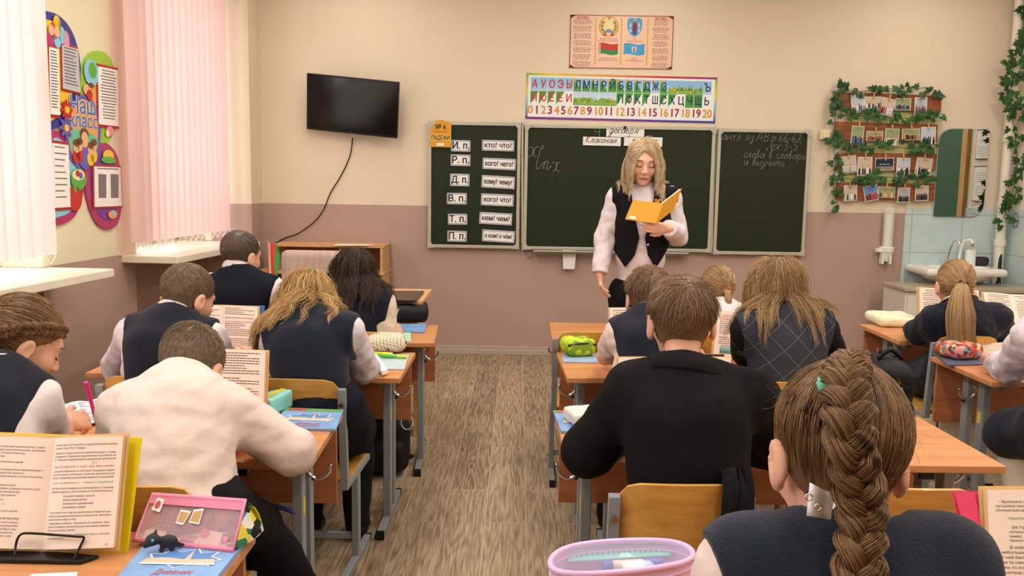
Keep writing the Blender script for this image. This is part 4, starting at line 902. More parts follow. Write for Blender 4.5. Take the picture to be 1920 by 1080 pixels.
CM = {k: mat('board_'+k, v, .3) for k, v in COLS.items()}; CK = list(CM); CI = {k: i for i, k in enumerate(CK)}; CL = [CM[k] for k in CK]
b = MB()
L1 = [(60, 30), (92, 22), (120, 38), (140, 72), (150, 120), (148, 170), (130, 215), (95, 245), (50, 250), (30, 140)]
pier_prism(b, L1, .010, 0, CI['navy']); pier_prism(b, [(60, 44), (92, 38), (114, 52), (130, 84), (137, 124), (136, 168), (120, 205), (92, 228), (50, 235), (38, 140)], .002, .010, CI['yellow'])
L2 = [(188, 96), (205, 108), (217, 140), (219, 200), (214, 245), (200, 268), (180, 262), (158, 230), (149, 180), (152, 130), (168, 100)]
pier_prism(b, L2, .010, 0, CI['lime']); pier_prism(b, [(188, 118), (203, 130), (212, 160), (212, 215), (204, 240), (186, 235), (170, 205), (165, 160), (172, 128)], .002, .010, CI['orange'])
L3 = [(96, 248), (120, 252), (145, 270), (157, 310), (156, 360), (142, 402), (118, 420), (96, 420), (70, 400), (66, 300)]
pier_prism(b, L3, .010, 0, CI['magenta']); pier_prism(b, [(98, 262), (118, 266), (136, 282), (146, 314), (145, 358), (134, 392), (114, 405), (90, 402), (80, 330)], .002, .010, CI['sky'])
L4 = [(190, 268), (208, 275), (222, 300), (228, 350), (226, 400), (216, 424), (198, 430), (178, 414), (163, 372), (158, 320), (166, 285)]
pier_prism(b, L4, .010, 0, CI['magenta']); pier_prism(b, [(190, 282), (206, 290), (217, 315), (221, 360), (216, 402), (200, 414), (182, 398), (170, 360), (168, 315), (176, 288)], .002, .010, CI['purple'])
pier_prism(b, [(150, 178), (172, 190), (185, 220), (186, 260), (180, 295), (160, 318), (140, 312), (124, 285), (120, 240), (130, 200)], .010, .006, CI['violet']); pier_prism(b, [(150, 186), (168, 196), (179, 222), (180, 258), (174, 288), (158, 308), (142, 303), (129, 280), (126, 240), (134, 205)], .002, .016, CI['orange'])
pier_prism(b, [(128, 250), (150, 242), (180, 262), (174, 288), (158, 308), (142, 303), (131, 282)], .001, .018, CI['teal'])
b.build('petal_panels', CL, bb, world=True)
for k, (q, r, c1) in enumerate((((121, 206), 14, 'red'), ((120, 240), 15, 'violet'))):
    b = MB(); c0 = onpier(*q)
    for i in range(8):
        a = i*pi/4; ax = np.array([cos(a), sin(a)]); s_ = r/235*.95
        b.prism([tuple(c0+ax*s_*(.55+.45*cos(t))+np.array([-ax[1], ax[0]])*s_*.2*sin(t)) for t in np.linspace(0, 2*pi, 10, endpoint=False)], .003, MP, CI[c1], .018+.0002*i)
    b.prism([tuple(c0+.02*np.array([cos(t), sin(t)])) for t in np.linspace(0, 2*pi, 12, endpoint=False)], .003, MP, CI['yellow'], .022); b.build('flower', CL, bb, world=True)
def sheet_on(px, name, dens=14, extra=None, col=PAPER):
    b = MB(); P = np.array([onpier(x, y) for x, y in px]); b.prism(P[::-1] if False else P, .003, MP, 0, .0185)
    o = b.build(name, [col], bb, world=True); f = MB(); c = P.mean(0); f.prism([tuple(c+(p-c)*1.09) for p in P], .003, MP, 0, .0145); f.build('red_holder', mat('holder_red', '#B03030', .3), o, world=True)
    t = MB(); rnn = random.Random(len(px)+int(px[0][0])); A0, B0, C0_, D0 = P
    for i in range(dens):
        v = .06+.88*i/dens; L_ = rnn.uniform(.55, .82); s0 = .1 if extra is None else (.5-L_/2)
        l = A0+(D0-A0)*v; r_ = B0+(C0_-B0)*v; a = l+(r_-l)*s0; e = l+(r_-l)*(s0+L_); h = np.array([0, .006]); t.prism([tuple(a), tuple(a+h), tuple(e+h), tuple(e)], .0004, MP, 0, .0216)
    t.build('print_lines', mat('grey_ink', '#6A6668', .6), o, world=True); return o
sheet_on([(112, 84), (142, 92), (147, 174), (114, 166)], 'notice_sheet', 12, col=mat('grey_paper', '#C2BEC4', .5)); sheet_on([(88, 88), (105, 92), (108, 216), (91, 214)], 'notice_sheet', 20)
sheet_on([(180, 124), (217, 132), (219, 237), (182, 233)], 'notice_sheet', 17, 1); sheet_on([(94, 268), (124, 272), (128, 388), (97, 390)], 'notice_sheet', 9)
o = sheet_on([(173, 312), (222, 314), (225, 386), (174, 388)], 'photo_sheet', 1, 1); b = MB()
for x in (180, 203): b.prism([tuple(onpier(x+dx, y)) for dx, y in ((0, 326), (15, 327), (15, 371), (1, 371))], .0005, MP, 0, .0216)
b.build('grey_pictures', mat('photo_grey', '#7C7474', .4), o, world=True)
b = MB()                                                            # plain painted vignettes: globe, books, apple, bowl, people, bag
def ov(q, rx, ry, c, z=.0185, n=14): c0 = onpier(*q); b.prism([tuple(c0+np.array([rx*cos(t), ry*sin(t)])) for t in np.linspace(0, 2*pi, n, endpoint=False)], .0012, MP, CI[c], z)
ov((168, 136), .075, .075, 'sky'); ov((170, 132), .04, .045, 'green', .02); ov((167, 160), .03, .014, 'brown', .02); ov((160, 168), .04, .03, 'skin'); ov((164, 178), .03, .03, 'red', .02)
ov((137, 372), .07, .07, 'red'); ov((137, 352), .012, .03, 'green', .02); ov((144, 336), .075, .06, 'green'); ov((143, 328), .06, .03, 'cream', .02); ov((141, 325), .018, .018, 'red', .0215); ov((147, 329), .018, .018, 'violet', .0215)
ov((155, 262), .035, .045, 'skin', .02); ov((154, 252), .045, .035, 'brown', .0195); ov((154, 290), .06, .08, 'violet', .0195)
for q in ((139, 275), (145, 272), (172, 274), (166, 280)): ov(q, .03, .034, 'skin', .0205); ov((q[0], q[1]-7), .032, .02, 'brown', .021); ov((q[0], q[1]+18), .035, .04, 'red' if q[0] < 150 else 'yellow', .0202)
ov((200, 292), .06, .035, 'yellow'); ov((200, 300), .08, .02, 'green', .02); ov((203, 246), .04, .03, 'pink'); ov((198, 250), .02, .02, 'cream', .02); ov((208, 402), .05, .025, 'orange'); ov((210, 400), .02, .015, 'sky', .02)
for q, c in (((98, 58), 'red'), ((104, 52), 'lime'), ((112, 66), 'sky'), ((104, 74), 'sky'), ((120, 74), 'pink'), ((91, 74), 'magenta'), ((103, 45), 'yellow')): ov(q, .032, .045, c)
for q in ((92, 56), (103, 60)): ov(q, .026, .028, 'skin', .02)
b.build('painted_vignettes', CL, bb, world=True)
b = MB()
for t, (x, y), sz in (('Наш', (152, 200), .125), ('класс', (154, 228), .105)):
    M2 = MP.copy(); c0 = onpier(x, y); M2[:3, 3] = MP[:3, 3]+_u*c0[0]+np.array([0, 0, c0[1]])+_nn*.0195
    b.text(t, M2, sz, 1, off=.05, sx=1.0); M3 = M2.copy(); M3[:3, 3] += _nn*.0012; b.text(t, M3, sz, 0, off=.012, sx=1.0)
b.build('title_lettering', [mat('title_blue', '#4C6FB4', .4), mat('title_white', '#F4F0EC', .4)], bb, world=True)
# ================================================================== furniture
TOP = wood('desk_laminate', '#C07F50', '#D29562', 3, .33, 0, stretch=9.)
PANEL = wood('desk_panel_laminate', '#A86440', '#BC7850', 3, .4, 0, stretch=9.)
EDGE = mat('desk_edge_band', '#C28350', .4)
STEEL = mat('grey_enamelled_steel', '#8C9093', .38, .4)
CAP = mat('black_end_cap', '#18181A', .5)
YTAG = mat('yellow_height_sticker', '#D8C23A', .5)
PLY = wood('yellow_plywood', '#C08A3E', '#D6A350', 4, .33, 0, coat=.2, stretch=10.)
DW, DD, DH = 1.2, .5, .64
def make_desk():
    t = empty('school_desk')
    b = MB(); b.box((0, 0, DH-.011), (DW, DD, .022)); b.build('table_top', TOP, t, bevel=.003)
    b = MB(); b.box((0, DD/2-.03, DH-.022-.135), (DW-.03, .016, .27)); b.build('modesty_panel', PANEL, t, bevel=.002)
    for s in (-1, 1):
        x = s*(DW/2-.075)
        f = MB(); f.box((x, -.02, .02), (.03, .46, .03)); lf = f.build('leg_frame', STEEL, t, bevel=.003)
        f = MB(); f.box((x, .055, DH/2-.01), (.026, .05, DH-.024)); f.build('post', STEEL, lf, bevel=.003)
        f = MB(); f.box((x+s*.002, -.075, DH/2-.01), (.03, .05, DH-.024)); f.build('post', STEEL, lf, bevel=.003)
        f = MB(); f.box((x, .0, DH-.036), (.03, .38, .026)); f.build('top_rail', STEEL, lf, bevel=.003)
        f = MB(); f.box((x, -.256, .02), (.031, .012, .031)).box((x, .216, .02), (.031, .012, .031)); f.build('foot_cap', CAP, lf)
        f = MB(); f.box((x+s*.0175, -.075, DH-.19), (.001, .022, .05)); f.build('height_sticker', YTAG, lf)
        f = MB(); f.ball((x+s*.018, .055, DH-.15), .009, 8, 6); f.build('bolt', CAP, lf, smooth=True)
        p = [(x+s*.018, -.03, DH-.07), (x+s*.02, -.03, DH-.105), (x+s*.05, -.03, DH-.125), (x+s*.08, -.03, DH-.105), (x+s*.085, -.03, DH-.08)]
        f = MB(); f.tube(spline(p, 5), .005, 8); f.build('bag_hook', CHROME, lf, smooth=True)
        f = MB(); f.box((s*(DW/2-.2), -.06, DH-.036), (.04, .3, .026)); f.box((s*(DW/2-.2), -.215, DH-.036), (.041, .012, .027), None, 1); f.build('shelf_rail', [STEEL, CAP], t)
    return t
DESKS = {}
proto = make_desk(); first = True
for key, x, y, a, lab in (('L4', -1.144, 1.506, 0.000, 'two-seat school desk carrying the yellow folder on a black stand'), ('L3', -1.146, 2.458, 0.032, 'two-seat school desk where the boy in the pale shirt bends over'),
                          ('L2', -1.038, 3.475, -0.002, 'two-seat school desk with the checked pencil case, in front of the blonde girl'), ('L1', -0.991, 4.177, 0.052, 'two-seat school desk with the black pencil case at its corner'),
                          ('R4', 0.700, 1.300, 0.000, 'two-seat school desk under the transparent pink pencil case'), ('R3', 0.736, 2.533, 0.021, 'two-seat school desk with a bare half beside the boy in the black jacket'),
                          ('R2', 0.790, 3.556, 0.040, 'two-seat school desk with the lime-green pencil case'), ('R1', 0.776, 4.353, -0.008, 'front two-seat school desk nearest the standing teacher'),
                          ('C1', 2.485, 4.471, -0.003, 'two-seat school desk with the cream pouch, by the tiled corner'), ('C2', 2.462, 3.593, 0.008, 'two-seat school desk with the floral pencil case')):
    o = proto if first else copy_tree(proto); first = False
    o.location = (x, y, 0); o.rotation_euler = (0, 0, a); tag(o, lab, 'desk', 'two-seat school desks'); DESKS[key] = (x, y, a)
def make_chair():
    t = empty('school_chair'); W2 = .152
    g = []
    for v in np.linspace(-1, 1, 9):
        g.append([(u*.155, v*.165, .362-.010*(1-u*u)*(1-v*v)-.012*max(0, v-.5)**2*4) for u in np.linspace(-1, 1, 9)])
    b = MB(); b.sheet(np.array(g).transpose(1, 0, 2), th=.011); b.build('seat', PLY, t, smooth=40)
    g = []
    for j, v in enumerate(np.linspace(0, 1, 7)):
        z = .565+.150*v; row = []
        for u in np.linspace(-1, 1, 13):
            edge = max(0, abs(u)-.72)/.28; zz = z-(.04*edge**2 if v > .5 else -.025*edge**2)*(abs(v-.5)*2)+.012*(1-u*u)*(v)
            row.append((u*.150, -.205-.045*(1-u*u)-.02*v+.02, zz))
        g.append(row)
    b = MB(); b.sheet(np.array(g), th=-.010); b.build('backrest', PLY, t, smooth=40)
    for s in (-1, 1):
        x = s*W2; f = MB()
        f.tube([(x, -.185, .335), (x, -.19, .45), (x, -.212, .69)], .0175, 4, up=(1, 1, 0)); fr_ = f.build('side_frame', STEEL, t)
        f = MB(); f.box((x, -.01, .34), (.022, .34, .022)); f.build('seat_rail', STEEL, fr_, bevel=.002)
        f = MB(); f.box((x, -.02, .18), (.024, .04, .31)); f.build('leg', STEEL, fr_, bevel=.002)
        f = MB(); f.box((x, -.03, .0175), (.026, .38, .028)); f.build('foot_rail', STEEL, fr_, bevel=.003)
        f = MB(); f.box((x, -.222, .0175), (.027, .012, .029)).box((x, .162, .0175), (.027, .012, .029)); f.build('foot_cap', CAP, fr_)
        f = MB(); f.cyl((x, -.215, .64), (x, -.231, .64), .008, n=10); f.build('bolt', CHROME, fr_, smooth=40)
    b = MB(); b.box((0, -.02, .32), (.305, .025, .02)).box((0, -.02, .1), (.305, .02, .02)); b.build('crossbar', STEEL, t)
    return t
cp = make_chair(); first = True
def chair(x, y, a, lab):
    global first
    o = cp if first else copy_tree(cp); first = False; o.location = (x, y, 0); o.rotation_euler = (0, 0, a); tag(o, lab, 'chair', 'plywood school chairs'); return o
chair(0.375, 2.100, .02, 'plywood chair under the boy in the black jacket')
chair(0.900, 2.100, .0, 'empty plywood chair behind the bare half of a desk')
chair(-0.840, 2.030, .0, 'plywood chair with a black jacket over it, under the boy in the pale shirt')
chair(-0.720, 3.050, -.05, 'plywood chair under the long-haired blonde girl')
chair(-1.240, 3.050, .0, 'plywood chair under the boy in a navy vest beside the blonde girl')
chair(-0.720, 3.970, .05, 'plywood chair under the dark-haired girl')
chair(-1.300, 3.960, .0, 'plywood chair under the short-haired boy by the window')
chair(0.330, 4.060, .0, 'empty plywood chair behind the lime-green pencil case')
chair(0.500, 3.130, .03, 'plywood chair under the fair-haired boy in glasses facing the teacher')
chair(0.960, 4.060, .0, 'plywood chair under the girl in white at the front desk')
chair(0.880, 3.130, .03, 'plywood chair under the girl in a checked pinafore')
chair(2.050, 4.120, .03, 'plywood chair under the girl with a long straight ponytail')
chair(2.360, 3.160, -.1, 'plywood chair under the pupil cut off at the right edge')
chair(-1.420, 2.030, .0, 'plywood chair under the girl with the pink pen')
# ---- shelf unit against the front wall
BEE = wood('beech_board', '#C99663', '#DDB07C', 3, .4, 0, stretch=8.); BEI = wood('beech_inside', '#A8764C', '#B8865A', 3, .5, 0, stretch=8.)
YS = 6.52
x0, x1, xm = at(514, 470, y=YS)[0], at(717, 470, y=YS)[0], at(637, 470, y=YS)[0]; zt = at(600, 459, y=YS)[2]; zs = at(600, 509, y=YS)[2]
xl = at(484, 512, y=YS)[0]; zt_shelf = zt+.0005
sh_ = empty('shelf_unit', ((x0+x1)/2, 6.7, 0), label='low beech shelf unit with open compartments against the front wall', cat='shelf')
D2 = WALL_Y-.012-YS; yc = YS+D2/2
def bx(name, c, s, m=BEE, par=None): return MB().box(c, s).build(name, m, par or sh_, world=True, bevel=.0015)
bx('top_board', ((x0+x1)/2, yc, zt-.009), (x1-x0+.02, D2, .018))
bx('shelf', ((xl+x1)/2, yc-.02, zs-.009), (x1-xl+.03, D2+.04, .018))
bx('side_panel', (x1-.009, yc, (zt-.02)/2), (.018, D2-.01, zt-.02)); bx('side_panel', (x0+.009, yc, (zs+zt)/2-.01), (.018, D2-.01, zt-zs-.02)); bx('divider', (xm, yc, (zs+zt)/2-.01), (.016, D2-.02, zt-zs-.02))
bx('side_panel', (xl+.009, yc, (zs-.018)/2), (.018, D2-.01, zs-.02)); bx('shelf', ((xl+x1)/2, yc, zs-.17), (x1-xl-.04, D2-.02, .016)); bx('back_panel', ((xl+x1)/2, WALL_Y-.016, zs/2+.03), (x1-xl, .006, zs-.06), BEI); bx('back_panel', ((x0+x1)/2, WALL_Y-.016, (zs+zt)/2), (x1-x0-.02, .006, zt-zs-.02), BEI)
bx('shelf', ((xl+x1)/2, yc, .08), (x1-xl-.04, D2-.02, .016))
# ---- teacher's desk with its raised corner
TH = .75
c0 = at(790, 567, z=TH); c1 = at(803, 541, z=TH)
td = empty('teacher_desk', (-1.3, 4.8, 0), label='teacher desk of pale beech at the front, carrying the brown folder', cat='desk')
tx0, tx1, ty0, ty1 = -1.9, float(c0[0]), 4.56, 5.08
b = MB(); b.box(((tx0+tx1)/2, (ty0+ty1)/2, TH-.012), (tx1-tx0, ty1-ty0, .024)); b.build('table_top', BEE, td, world=True, bevel=.003)
b = MB(); b.box(((tx0+tx1)/2, ty0+.03, .5), (tx1-tx0-.06, .016, .42)); b.build('modesty_panel', BEE, td, world=True)
for s in (tx0+.04, tx1-.04): MB().box((s, (ty0+ty1)/2, (TH-.024)/2), (.02, ty1-ty0-.06, TH-.024)).build('side_panel', BEE, td, world=True)
# ---- upholstered chair at the teacher's desk
oc = at(590, 500, y=5.45); ocr = empty('office_chair', (oc[0], 5.5, 0), label='beige upholstered chair with a rounded back, behind the teacher desk', cat='chair')
UPH = mat('beige_ribbed_fabric', '#B9A093', .9, .1, var=.12, vscale=5, stretch=(14, 1, 1), sheen=.2)
soft('backrest', rbox((oc[0], 5.42, .70), (.20, .045, .24), .04), (oc[0]-.25, 5.32, .42), (oc[0]+.25, 5.52, .97), .012, UPH, ocr)
soft('seat', rbox((oc[0], 5.68, .46), (.22, .22, .045), .04), (oc[0]-.26, 5.42, .38), (oc[0]+.26, 5.94, .54), .012, UPH, ocr)
b = MB(); b.cyl((oc[0], 5.66, .06), (oc[0], 5.66, .42), .025); b.tube([(oc[0], 5.60, .4), (oc[0], 5.37, .42), (oc[0], 5.375, .62)], .018, 8)
for k in range(5):
    a = k*2*pi/5; b.tube([(oc[0], 5.66, .09), (oc[0]+.24*cos(a), 5.66+.24*sin(a), .06)], [.02, .014], 8); b.ball((oc[0]+.24*cos(a), 5.66+.24*sin(a), .03), .03, 8, 6)
b.build('swivel_base', BLK, ocr, world=True, smooth=40)
# ================================================================== people
SKIN = mat('skin', '#DDA68C', .5, .35, var=.04, vscale=30, sub=.12)
SKIN_LIGHT = mat('skin_light', '#E4B49C', .5, .35, var=.03, vscale=30, sub=.12)
NAVY = mat('navy_knit', '#1B202E', .9, .15, sheen=.15, var=.10, vscale=90, bump=.25, bscale=260)
NAVYB = mat('deep_navy_cloth', '#181C29', .85, .2, sheen=.1, bump=.15, bscale=200)
BLACKV = mat('black_navy_cloth', '#121520', .85, .2, bump=.15, bscale=200)
SUIT = mat('black_suit_cloth', '#141213', .8, .15, bump=.2, bscale=240)
SHIRT = mat('white_shirt_cotton', '#DED3D3', .75, .2, bump=.35, bscale=28, sheen=.1)
SHIRTP = mat('pale_pink_shirt_cotton', '#DDC8C0', .75, .2, bump=.35, bscale=26, sheen=.1)
SHIRTL = mat('lilac_white_shirt_cotton', '#DACFD7', .75, .2, bump=.35, bscale=28)
CREAM = mat('cream_knit_sleeve', '#E3D3BE', .85, .2, bump=.3, bscale=60, sheen=.1)
BLKC = mat('black_cotton', '#121214', .85, .2, bump=.3, bscale=30)
TIGHTS = mat('white_tights', '#E9E0D6', .7, .2, bump=.15, bscale=80)
SHOE = mat('black_shoe', '#161618', .45)
def hair_mat(name, dark, light, rough=.42):
    m = mat(name, rgb(dark), rough, .45); N = m.node_tree.nodes; L = m.node_tree.links; b = N['Principled BSDF']
    a = N.new('ShaderNodeAttribute'); a.attribute_name = 'tint'; r = N.new('ShaderNodeValToRGB'); r.color_ramp.elements[0].color = (*rgb(dark), 1); r.color_ramp.elements[1].color = (*rgb(light), 1)
    L.new(a.outputs['Fac'], r.inputs[0]); L.new(r.outputs[0], b.inputs['Base Color']); return m
FAIR = hair_mat('fair_brown_hair', '#5E4330', '#A58260'); BROWN_H = hair_mat('brown_hair', '#4A3020', '#8E6A48'); BROWN_D = hair_mat('dark_brown_hair', '#241914', '#57402F')
BLOND = hair_mat('golden_blonde_hair', '#A87A42', '#E9C68A'); DBLOND = hair_mat('dark_blonde_hair', '#7A5A3A', '#CDA878'); CROP = hair_mat('cropped_brown_hair', '#57453A', '#9C8468'); PLAT = hair_mat('platinum_blonde_hair', '#B08C62', '#F6E4C2'); CHEST = hair_mat('chestnut_hair', '#4C331F', '#A0784E')
def skull(q):
    return smin(CRAN(q), FACE(q), .03)
CRAN = ell((0, -.015, .028), (.074, .092, .083)); FACE = ell((0, .020, -.03), (.059, .066, .083))
def ear(s):
    R = rotm(0, 0, s*radians(-22)) @ rotm(radians(-8), 0, 0)
    e = ell((s*.080, -.006, -.016), (.0085, .0185, .030), R); c = ell((s*.0895, .001, -.012), (.006, .010, .019), R); l = ell((s*.077, .002, -.042), (.007, .009, .010), R)
    return lambda q: smax(smin(e(q), l(q), .008), -c(q), .006)
HEADP = [FACE, (ell((0, .042, -.084), (.034, .036, .028)), .03), (ell((0, .066, -.094), (.018, .018, .016)), .02), (cone((0, .083, .004), (0, .100, -.028), .006, .0095), .012), (ell((0, .094, -.034), (.017, .011, .009)), .008), (cone((-.032, .070, .020), (.032, .070, .020), .012), .022), (ell((-.040, .055, -.03), (.022, .025, .025)), .02), (ell((.040, .055, -.03), (.022, .025, .025)), .02)]
SOCK = [ell((s*.030, .090, .002), (.017, .012, .010)) for s in (-1, 1)]; LIDS = [ell((s*.030, .071, .001), (.0145, .012, .010)) for s in (-1, 1)]; LIP = [cone((-.017, .083, -.0625), (.017, .083, -.0625), .0055), cone((-.013, .082, -.071), (.013, .082, -.071), .0062)]
EARS = [ear(-1), ear(1)]
def head_fn(q, ears=1.):
    d = CRAN(q)
    for f in HEADP:
        k = .03
        if isinstance(f, tuple): f, k = f
        d = smin(d, f(q), k)
    for f in SOCK: d = smax(d, -f(q), .012)
    for f in LIDS: d = smin(d, f(q), .004)
    for f in LIP: d = smin(d, f(q), .006)
    for f in EARS: d = smin(d, f(q), .007)
    return d
def hand_parts(wr, fdir, pn, s=1., side=1, curl=(.5, .6, .4), spread=.14, thumb=.6, grip=None):
    """palm, four fingers, thumb. fdir = towards the knuckles, pn = out of the palm, side=+1: thumb lies on cross(fdir,pn) side"""
    f = nrm(fdir); n = nrm(np.asarray(pn)-f*np.dot(pn, f)); x = np.cross(f, n)*side; wr = np.asarray(wr, float); P = []
    L = .085*s; fl = (.072, .080, .074, .058); out = [(cone(wr-f*.02*s, wr+f*.012*s, .0195*s, .019*s), .01)]
    for i in range(4):
        off = (.027-.018*i)*s; k = wr+f*(L-(.004, 0, .003, .012)[i]*s)+x*off; out.append((cone(wr+f*.012*s+x*off*.55, k, .0125*s, .0105*s), .012))
        d = nrm(f+x*spread*(.45-.3*i)); c = curl[0]+.05*i; p = k
        for j, (fr, r0, r1) in enumerate(((.45, .0092, .0082), (.30, .0080, .0074), (.25, .0072, .0058))):
            a = curl[j]+(.05*i if j == 0 else 0); d = nrm(d*cos(a)+n*sin(a)); q = p+d*fl[i]*fr*s; out.append((cone(p, q, r0*s, r1*s), .003 if j else .006)); p = q
    b = wr+f*.022*s+x*.022*s; d = nrm(f*.75+x*.75+n*.35*thumb); m = b+d*.034*s; d2 = nrm(d+f*.5+n*.5*thumb-x*.15); e = m+d2*.028*s; d3 = nrm(d2+f*.35-x*.3); t = e+d3*.022*s
    out += [(cone(wr+f*.01*s+x*.008*s, m, .014*s, .0105*s), .012), (cone(m, e, .0098*s, .0086*s), .004), (cone(e, t, .0086*s, .0066*s), .004)]
    return out
def strands(P, rad, tint, sides=3):
    """P (n,k,3) -> vertices, quads, per-vertex tint"""
    n, k, _ = P.shape; T = np.gradient(P, axis=1); T /= np.maximum(1e-9, np.linalg.norm(T, axis=2))[..., None]
    U = np.cross(T, np.array([.31, .22, .92])); U /= np.maximum(1e-6, np.linalg.norm(U, axis=2))[..., None]; B = np.cross(T, U); a = np.arange(sides)*2*pi/sides
    rad = np.broadcast_to(rad, (n, k))
    V = P[:, :, None]+rad[:, :, None, None]*(np.cos(a)[:, None]*U[:, :, None]+np.sin(a)[:, None]*B[:, :, None])
    i = np.arange(n)[:, None, None]*k*sides; j = np.arange(k-1)[None, :, None]*sides; c = np.arange(sides)[None, None]; c2 = (c+1) % sides
    F = np.stack([i+j+c, i+j+c2, i+j+sides+c2, i+j+sides+c], -1).reshape(-1, 4)
    return V.reshape(-1, 3), F, np.repeat(tint, k*sides)
AZ = [-90, -60, -35, -12, 4, 20, 45, 70, 90]; HL = [-.083, -.080, -.066, -.045, .000, .014, .040, .064, .070]
def hairline(q, dz=0.):
    az = np.degrees(np.arctan2(q[:, 1], np.abs(q[:, 0]))); return np.interp(az, AZ, HL)+dz
def roots(n, dz=0.):
    out = []; 
    while sum(map(len, out)) < n:
        d = RNG.normal(size=(n*2, 3)); d /= np.linalg.norm(d, axis=1)[:, None]; c = np.array([0, -.012, .01]); lo = np.zeros(len(d)); hi = np.full(len(d), .16)
        for _ in range(14):
            m = (lo+hi)/2; ins = skull((c+d*m[:, None]).astype(np.float32)) < 0; lo = np.where(ins, m, lo); hi = np.where(ins, hi, m)
        p = c+d*lo[:, None]; out.append(p[p[:, 2] > hairline(p, dz)+RNG.normal(size=len(p))*.003])
    return np.concatenate(out)[:n].astype(np.float32)
def on_skull(p, off):
    for _ in range(2):
        d = skull(p.astype(np.float32)); g = grad(skull, p.astype(np.float32)); p = p+g*(np.asarray(off)-d)[:, None]
    return p
class Person:
    def __init__(s, label, J, look=(0, 0, 0), hs=1., skin=SKIN, cat='person', th=1., arm=1., waist=1., name='person', group=None):
        s.J = {k: np.asarray(v, float) for k, v in J.items()}; J = s.J; s.th = th
        s.root = empty(name, (J['pel'][0], J['pel'][1], 0), label=label, cat=cat, group=group); s.skin = skin
        s.x = nrm(J['shR']-J['shL']); s.z = nrm(J['nk']-J['pel']); s.x = nrm(s.x-s.z*np.dot(s.x, s.z)); s.y = np.cross(s.z, s.x)
        s.R = np.stack([s.x, s.y, s.z], 1); s.hd = J['hd']; s.hs = hs
        s.HR = rotm(0, 0, look[0]) @ rotm(look[1], 0, 0) @ rotm(0, look[2], 0)
        w_ = np.linalg.norm(J['shR']-J['shL'])/.27; L = np.linalg.norm(J['nk']-J['pel']); bow = J.get('bow', np.array([.02]))[0]
        at_ = lambda t, b=1.: J['pel']+(J['nk']-J['pel'])*t-s.y*bow*4*t*(1-t)*b
        s.torso = [(ell(at_(0.), np.array([.138, .112, .105])*th*np.array([w_**.5, 1, 1]), s.R), .05), (ell(at_(.36), np.array([.118*waist, .088*waist, L*.27/th])*th*np.array([w_**.6, 1, 1]), s.R), .06), (ell(at_(.68), np.array([.128, .094, L*.26/th])*th*np.array([w_**.9, 1, 1]), s.R), .06),
                   (cone(J['shL']+s.x*.012, at_(.93), .047*th, .054*th), .045), (cone(at_(.93), J['shR']-s.x*.012, .054*th, .047*th), .045)]
        up = s.HR @ np.array([0, -.022, -.055])*hs+s.hd
        s.neck = [(cone(J['nk'], up, .046*th, .043*hs), .03)]
        s.up = up
        s.arms = {}
        for c in 'LR':
            s.arms[c] = [(cone(J['sh'+c], J['el'+c], .044*arm, .036*arm), .03), (cone(J['el'+c], J['wr'+c], .036*arm, .025*arm), .02)]
        s.legs = {}
        for c in 'LR':
            sg = -1 if c == 'L' else 1
            hip = J['pel']+s.x*sg*.075; kn = J.get('kn'+c, hip+s.y*.34+np.array([0, 0, -.01])+s.x*sg*.02); an = J.get('an'+c, np.array([kn[0], kn[1], .08])+s.y*.02)
            if 'kn'+c not in J: kn = np.array([hip[0]+sg*.015, hip[1]+.32, .43]); an = np.array([kn[0], kn[1]-.03, .08])
            s.legs[c] = (hip, kn, an)
        s.hands = []; s.hb = []
        s.t0 = None
    def head(s, p):
        q = ((p-s.hd) @ s.HR/s.hs).astype(np.float32); return head_fn(q)*s.hs
    def to_world(s, q): return q*s.hs @ s.HR.T+s.hd
    def to_head(s, p): return (p-s.hd) @ s.HR/s.hs
    def leg_parts(s, r=1.):
        out = []
        for c in 'LR':
            h, k, a = s.legs[c]; out += [(cone(h, k, .075*r, .052*r), .03), (cone(k, k+(a-k)*.35, .050*r, .048*r), .02), (cone(k+(a-k)*.35, a, .048*r, .033*r), .02)]
        return out
    def body(s, h=.006, legs=True, hh=.003):
        tor = uni(s.torso+s.neck+s.arms['L']+s.arms['R']+(s.leg_parts(.92) if legs else []), .02); J = s.J
        def fn(p): return smin(tor(p)+.004, s.head(p), .018*s.hs)
        P = np.array([v for k, v in J.items() if v.shape == (3,)]+[x for c in 'LR' for x in (s.legs[c] if legs else s.legs[c][:1])]); lo = P.min(0)-.17; hi = P.max(0)+.17
        hl = s.hd-.135*s.hs; hu = s.hd+.135*s.hs
        boxes = [(hl, hu, .0036)]+[(a, b, hh) for a, b, _ in s.hands]
        Vs, Fs, n = [], [], 0
        def excl(p):
            d = fn(p)
            for a, b, _ in s.hands:
                ins = ((p > a+.004) & (p < b-.004)).all(1); d = np.where(ins, np.maximum(d, .004), d)
            ins = ((p > hl+.004) & (p < hu-.004)).all(1); return np.where(ins, np.maximum(d, .004), d)
        for f, a, b, g in [(excl, lo, hi, h), (fn, hl, hu, .0036)]+[((lambda p, k=k: smin(k(p), tor(p)+.003, .01)), a, b, hh) for a, b, k in s.hands]:
            V, F = polygonise(f, a, b, g)
            if len(V): Vs.append(V); Fs.append(F+n); n += len(V)
        s.bodyobj = raw_mesh('body', np.concatenate(Vs), np.concatenate(Fs), s.skin, s.root, True)
        s.solid = fn; return s
    def hand(s, c, fdir, pn, side, curl=(.5, .6, .4), sc=.86, **k):
        P = hand_parts(s.J['wr'+c], fdir, pn, sc, side, curl, **k); f = uni(P, .004); w_ = s.J['wr'+c]; d = nrm(fdir); ce = w_+d*.075*sc
        s.hands.append((ce-.098*sc, ce+.098*sc, f)); return s
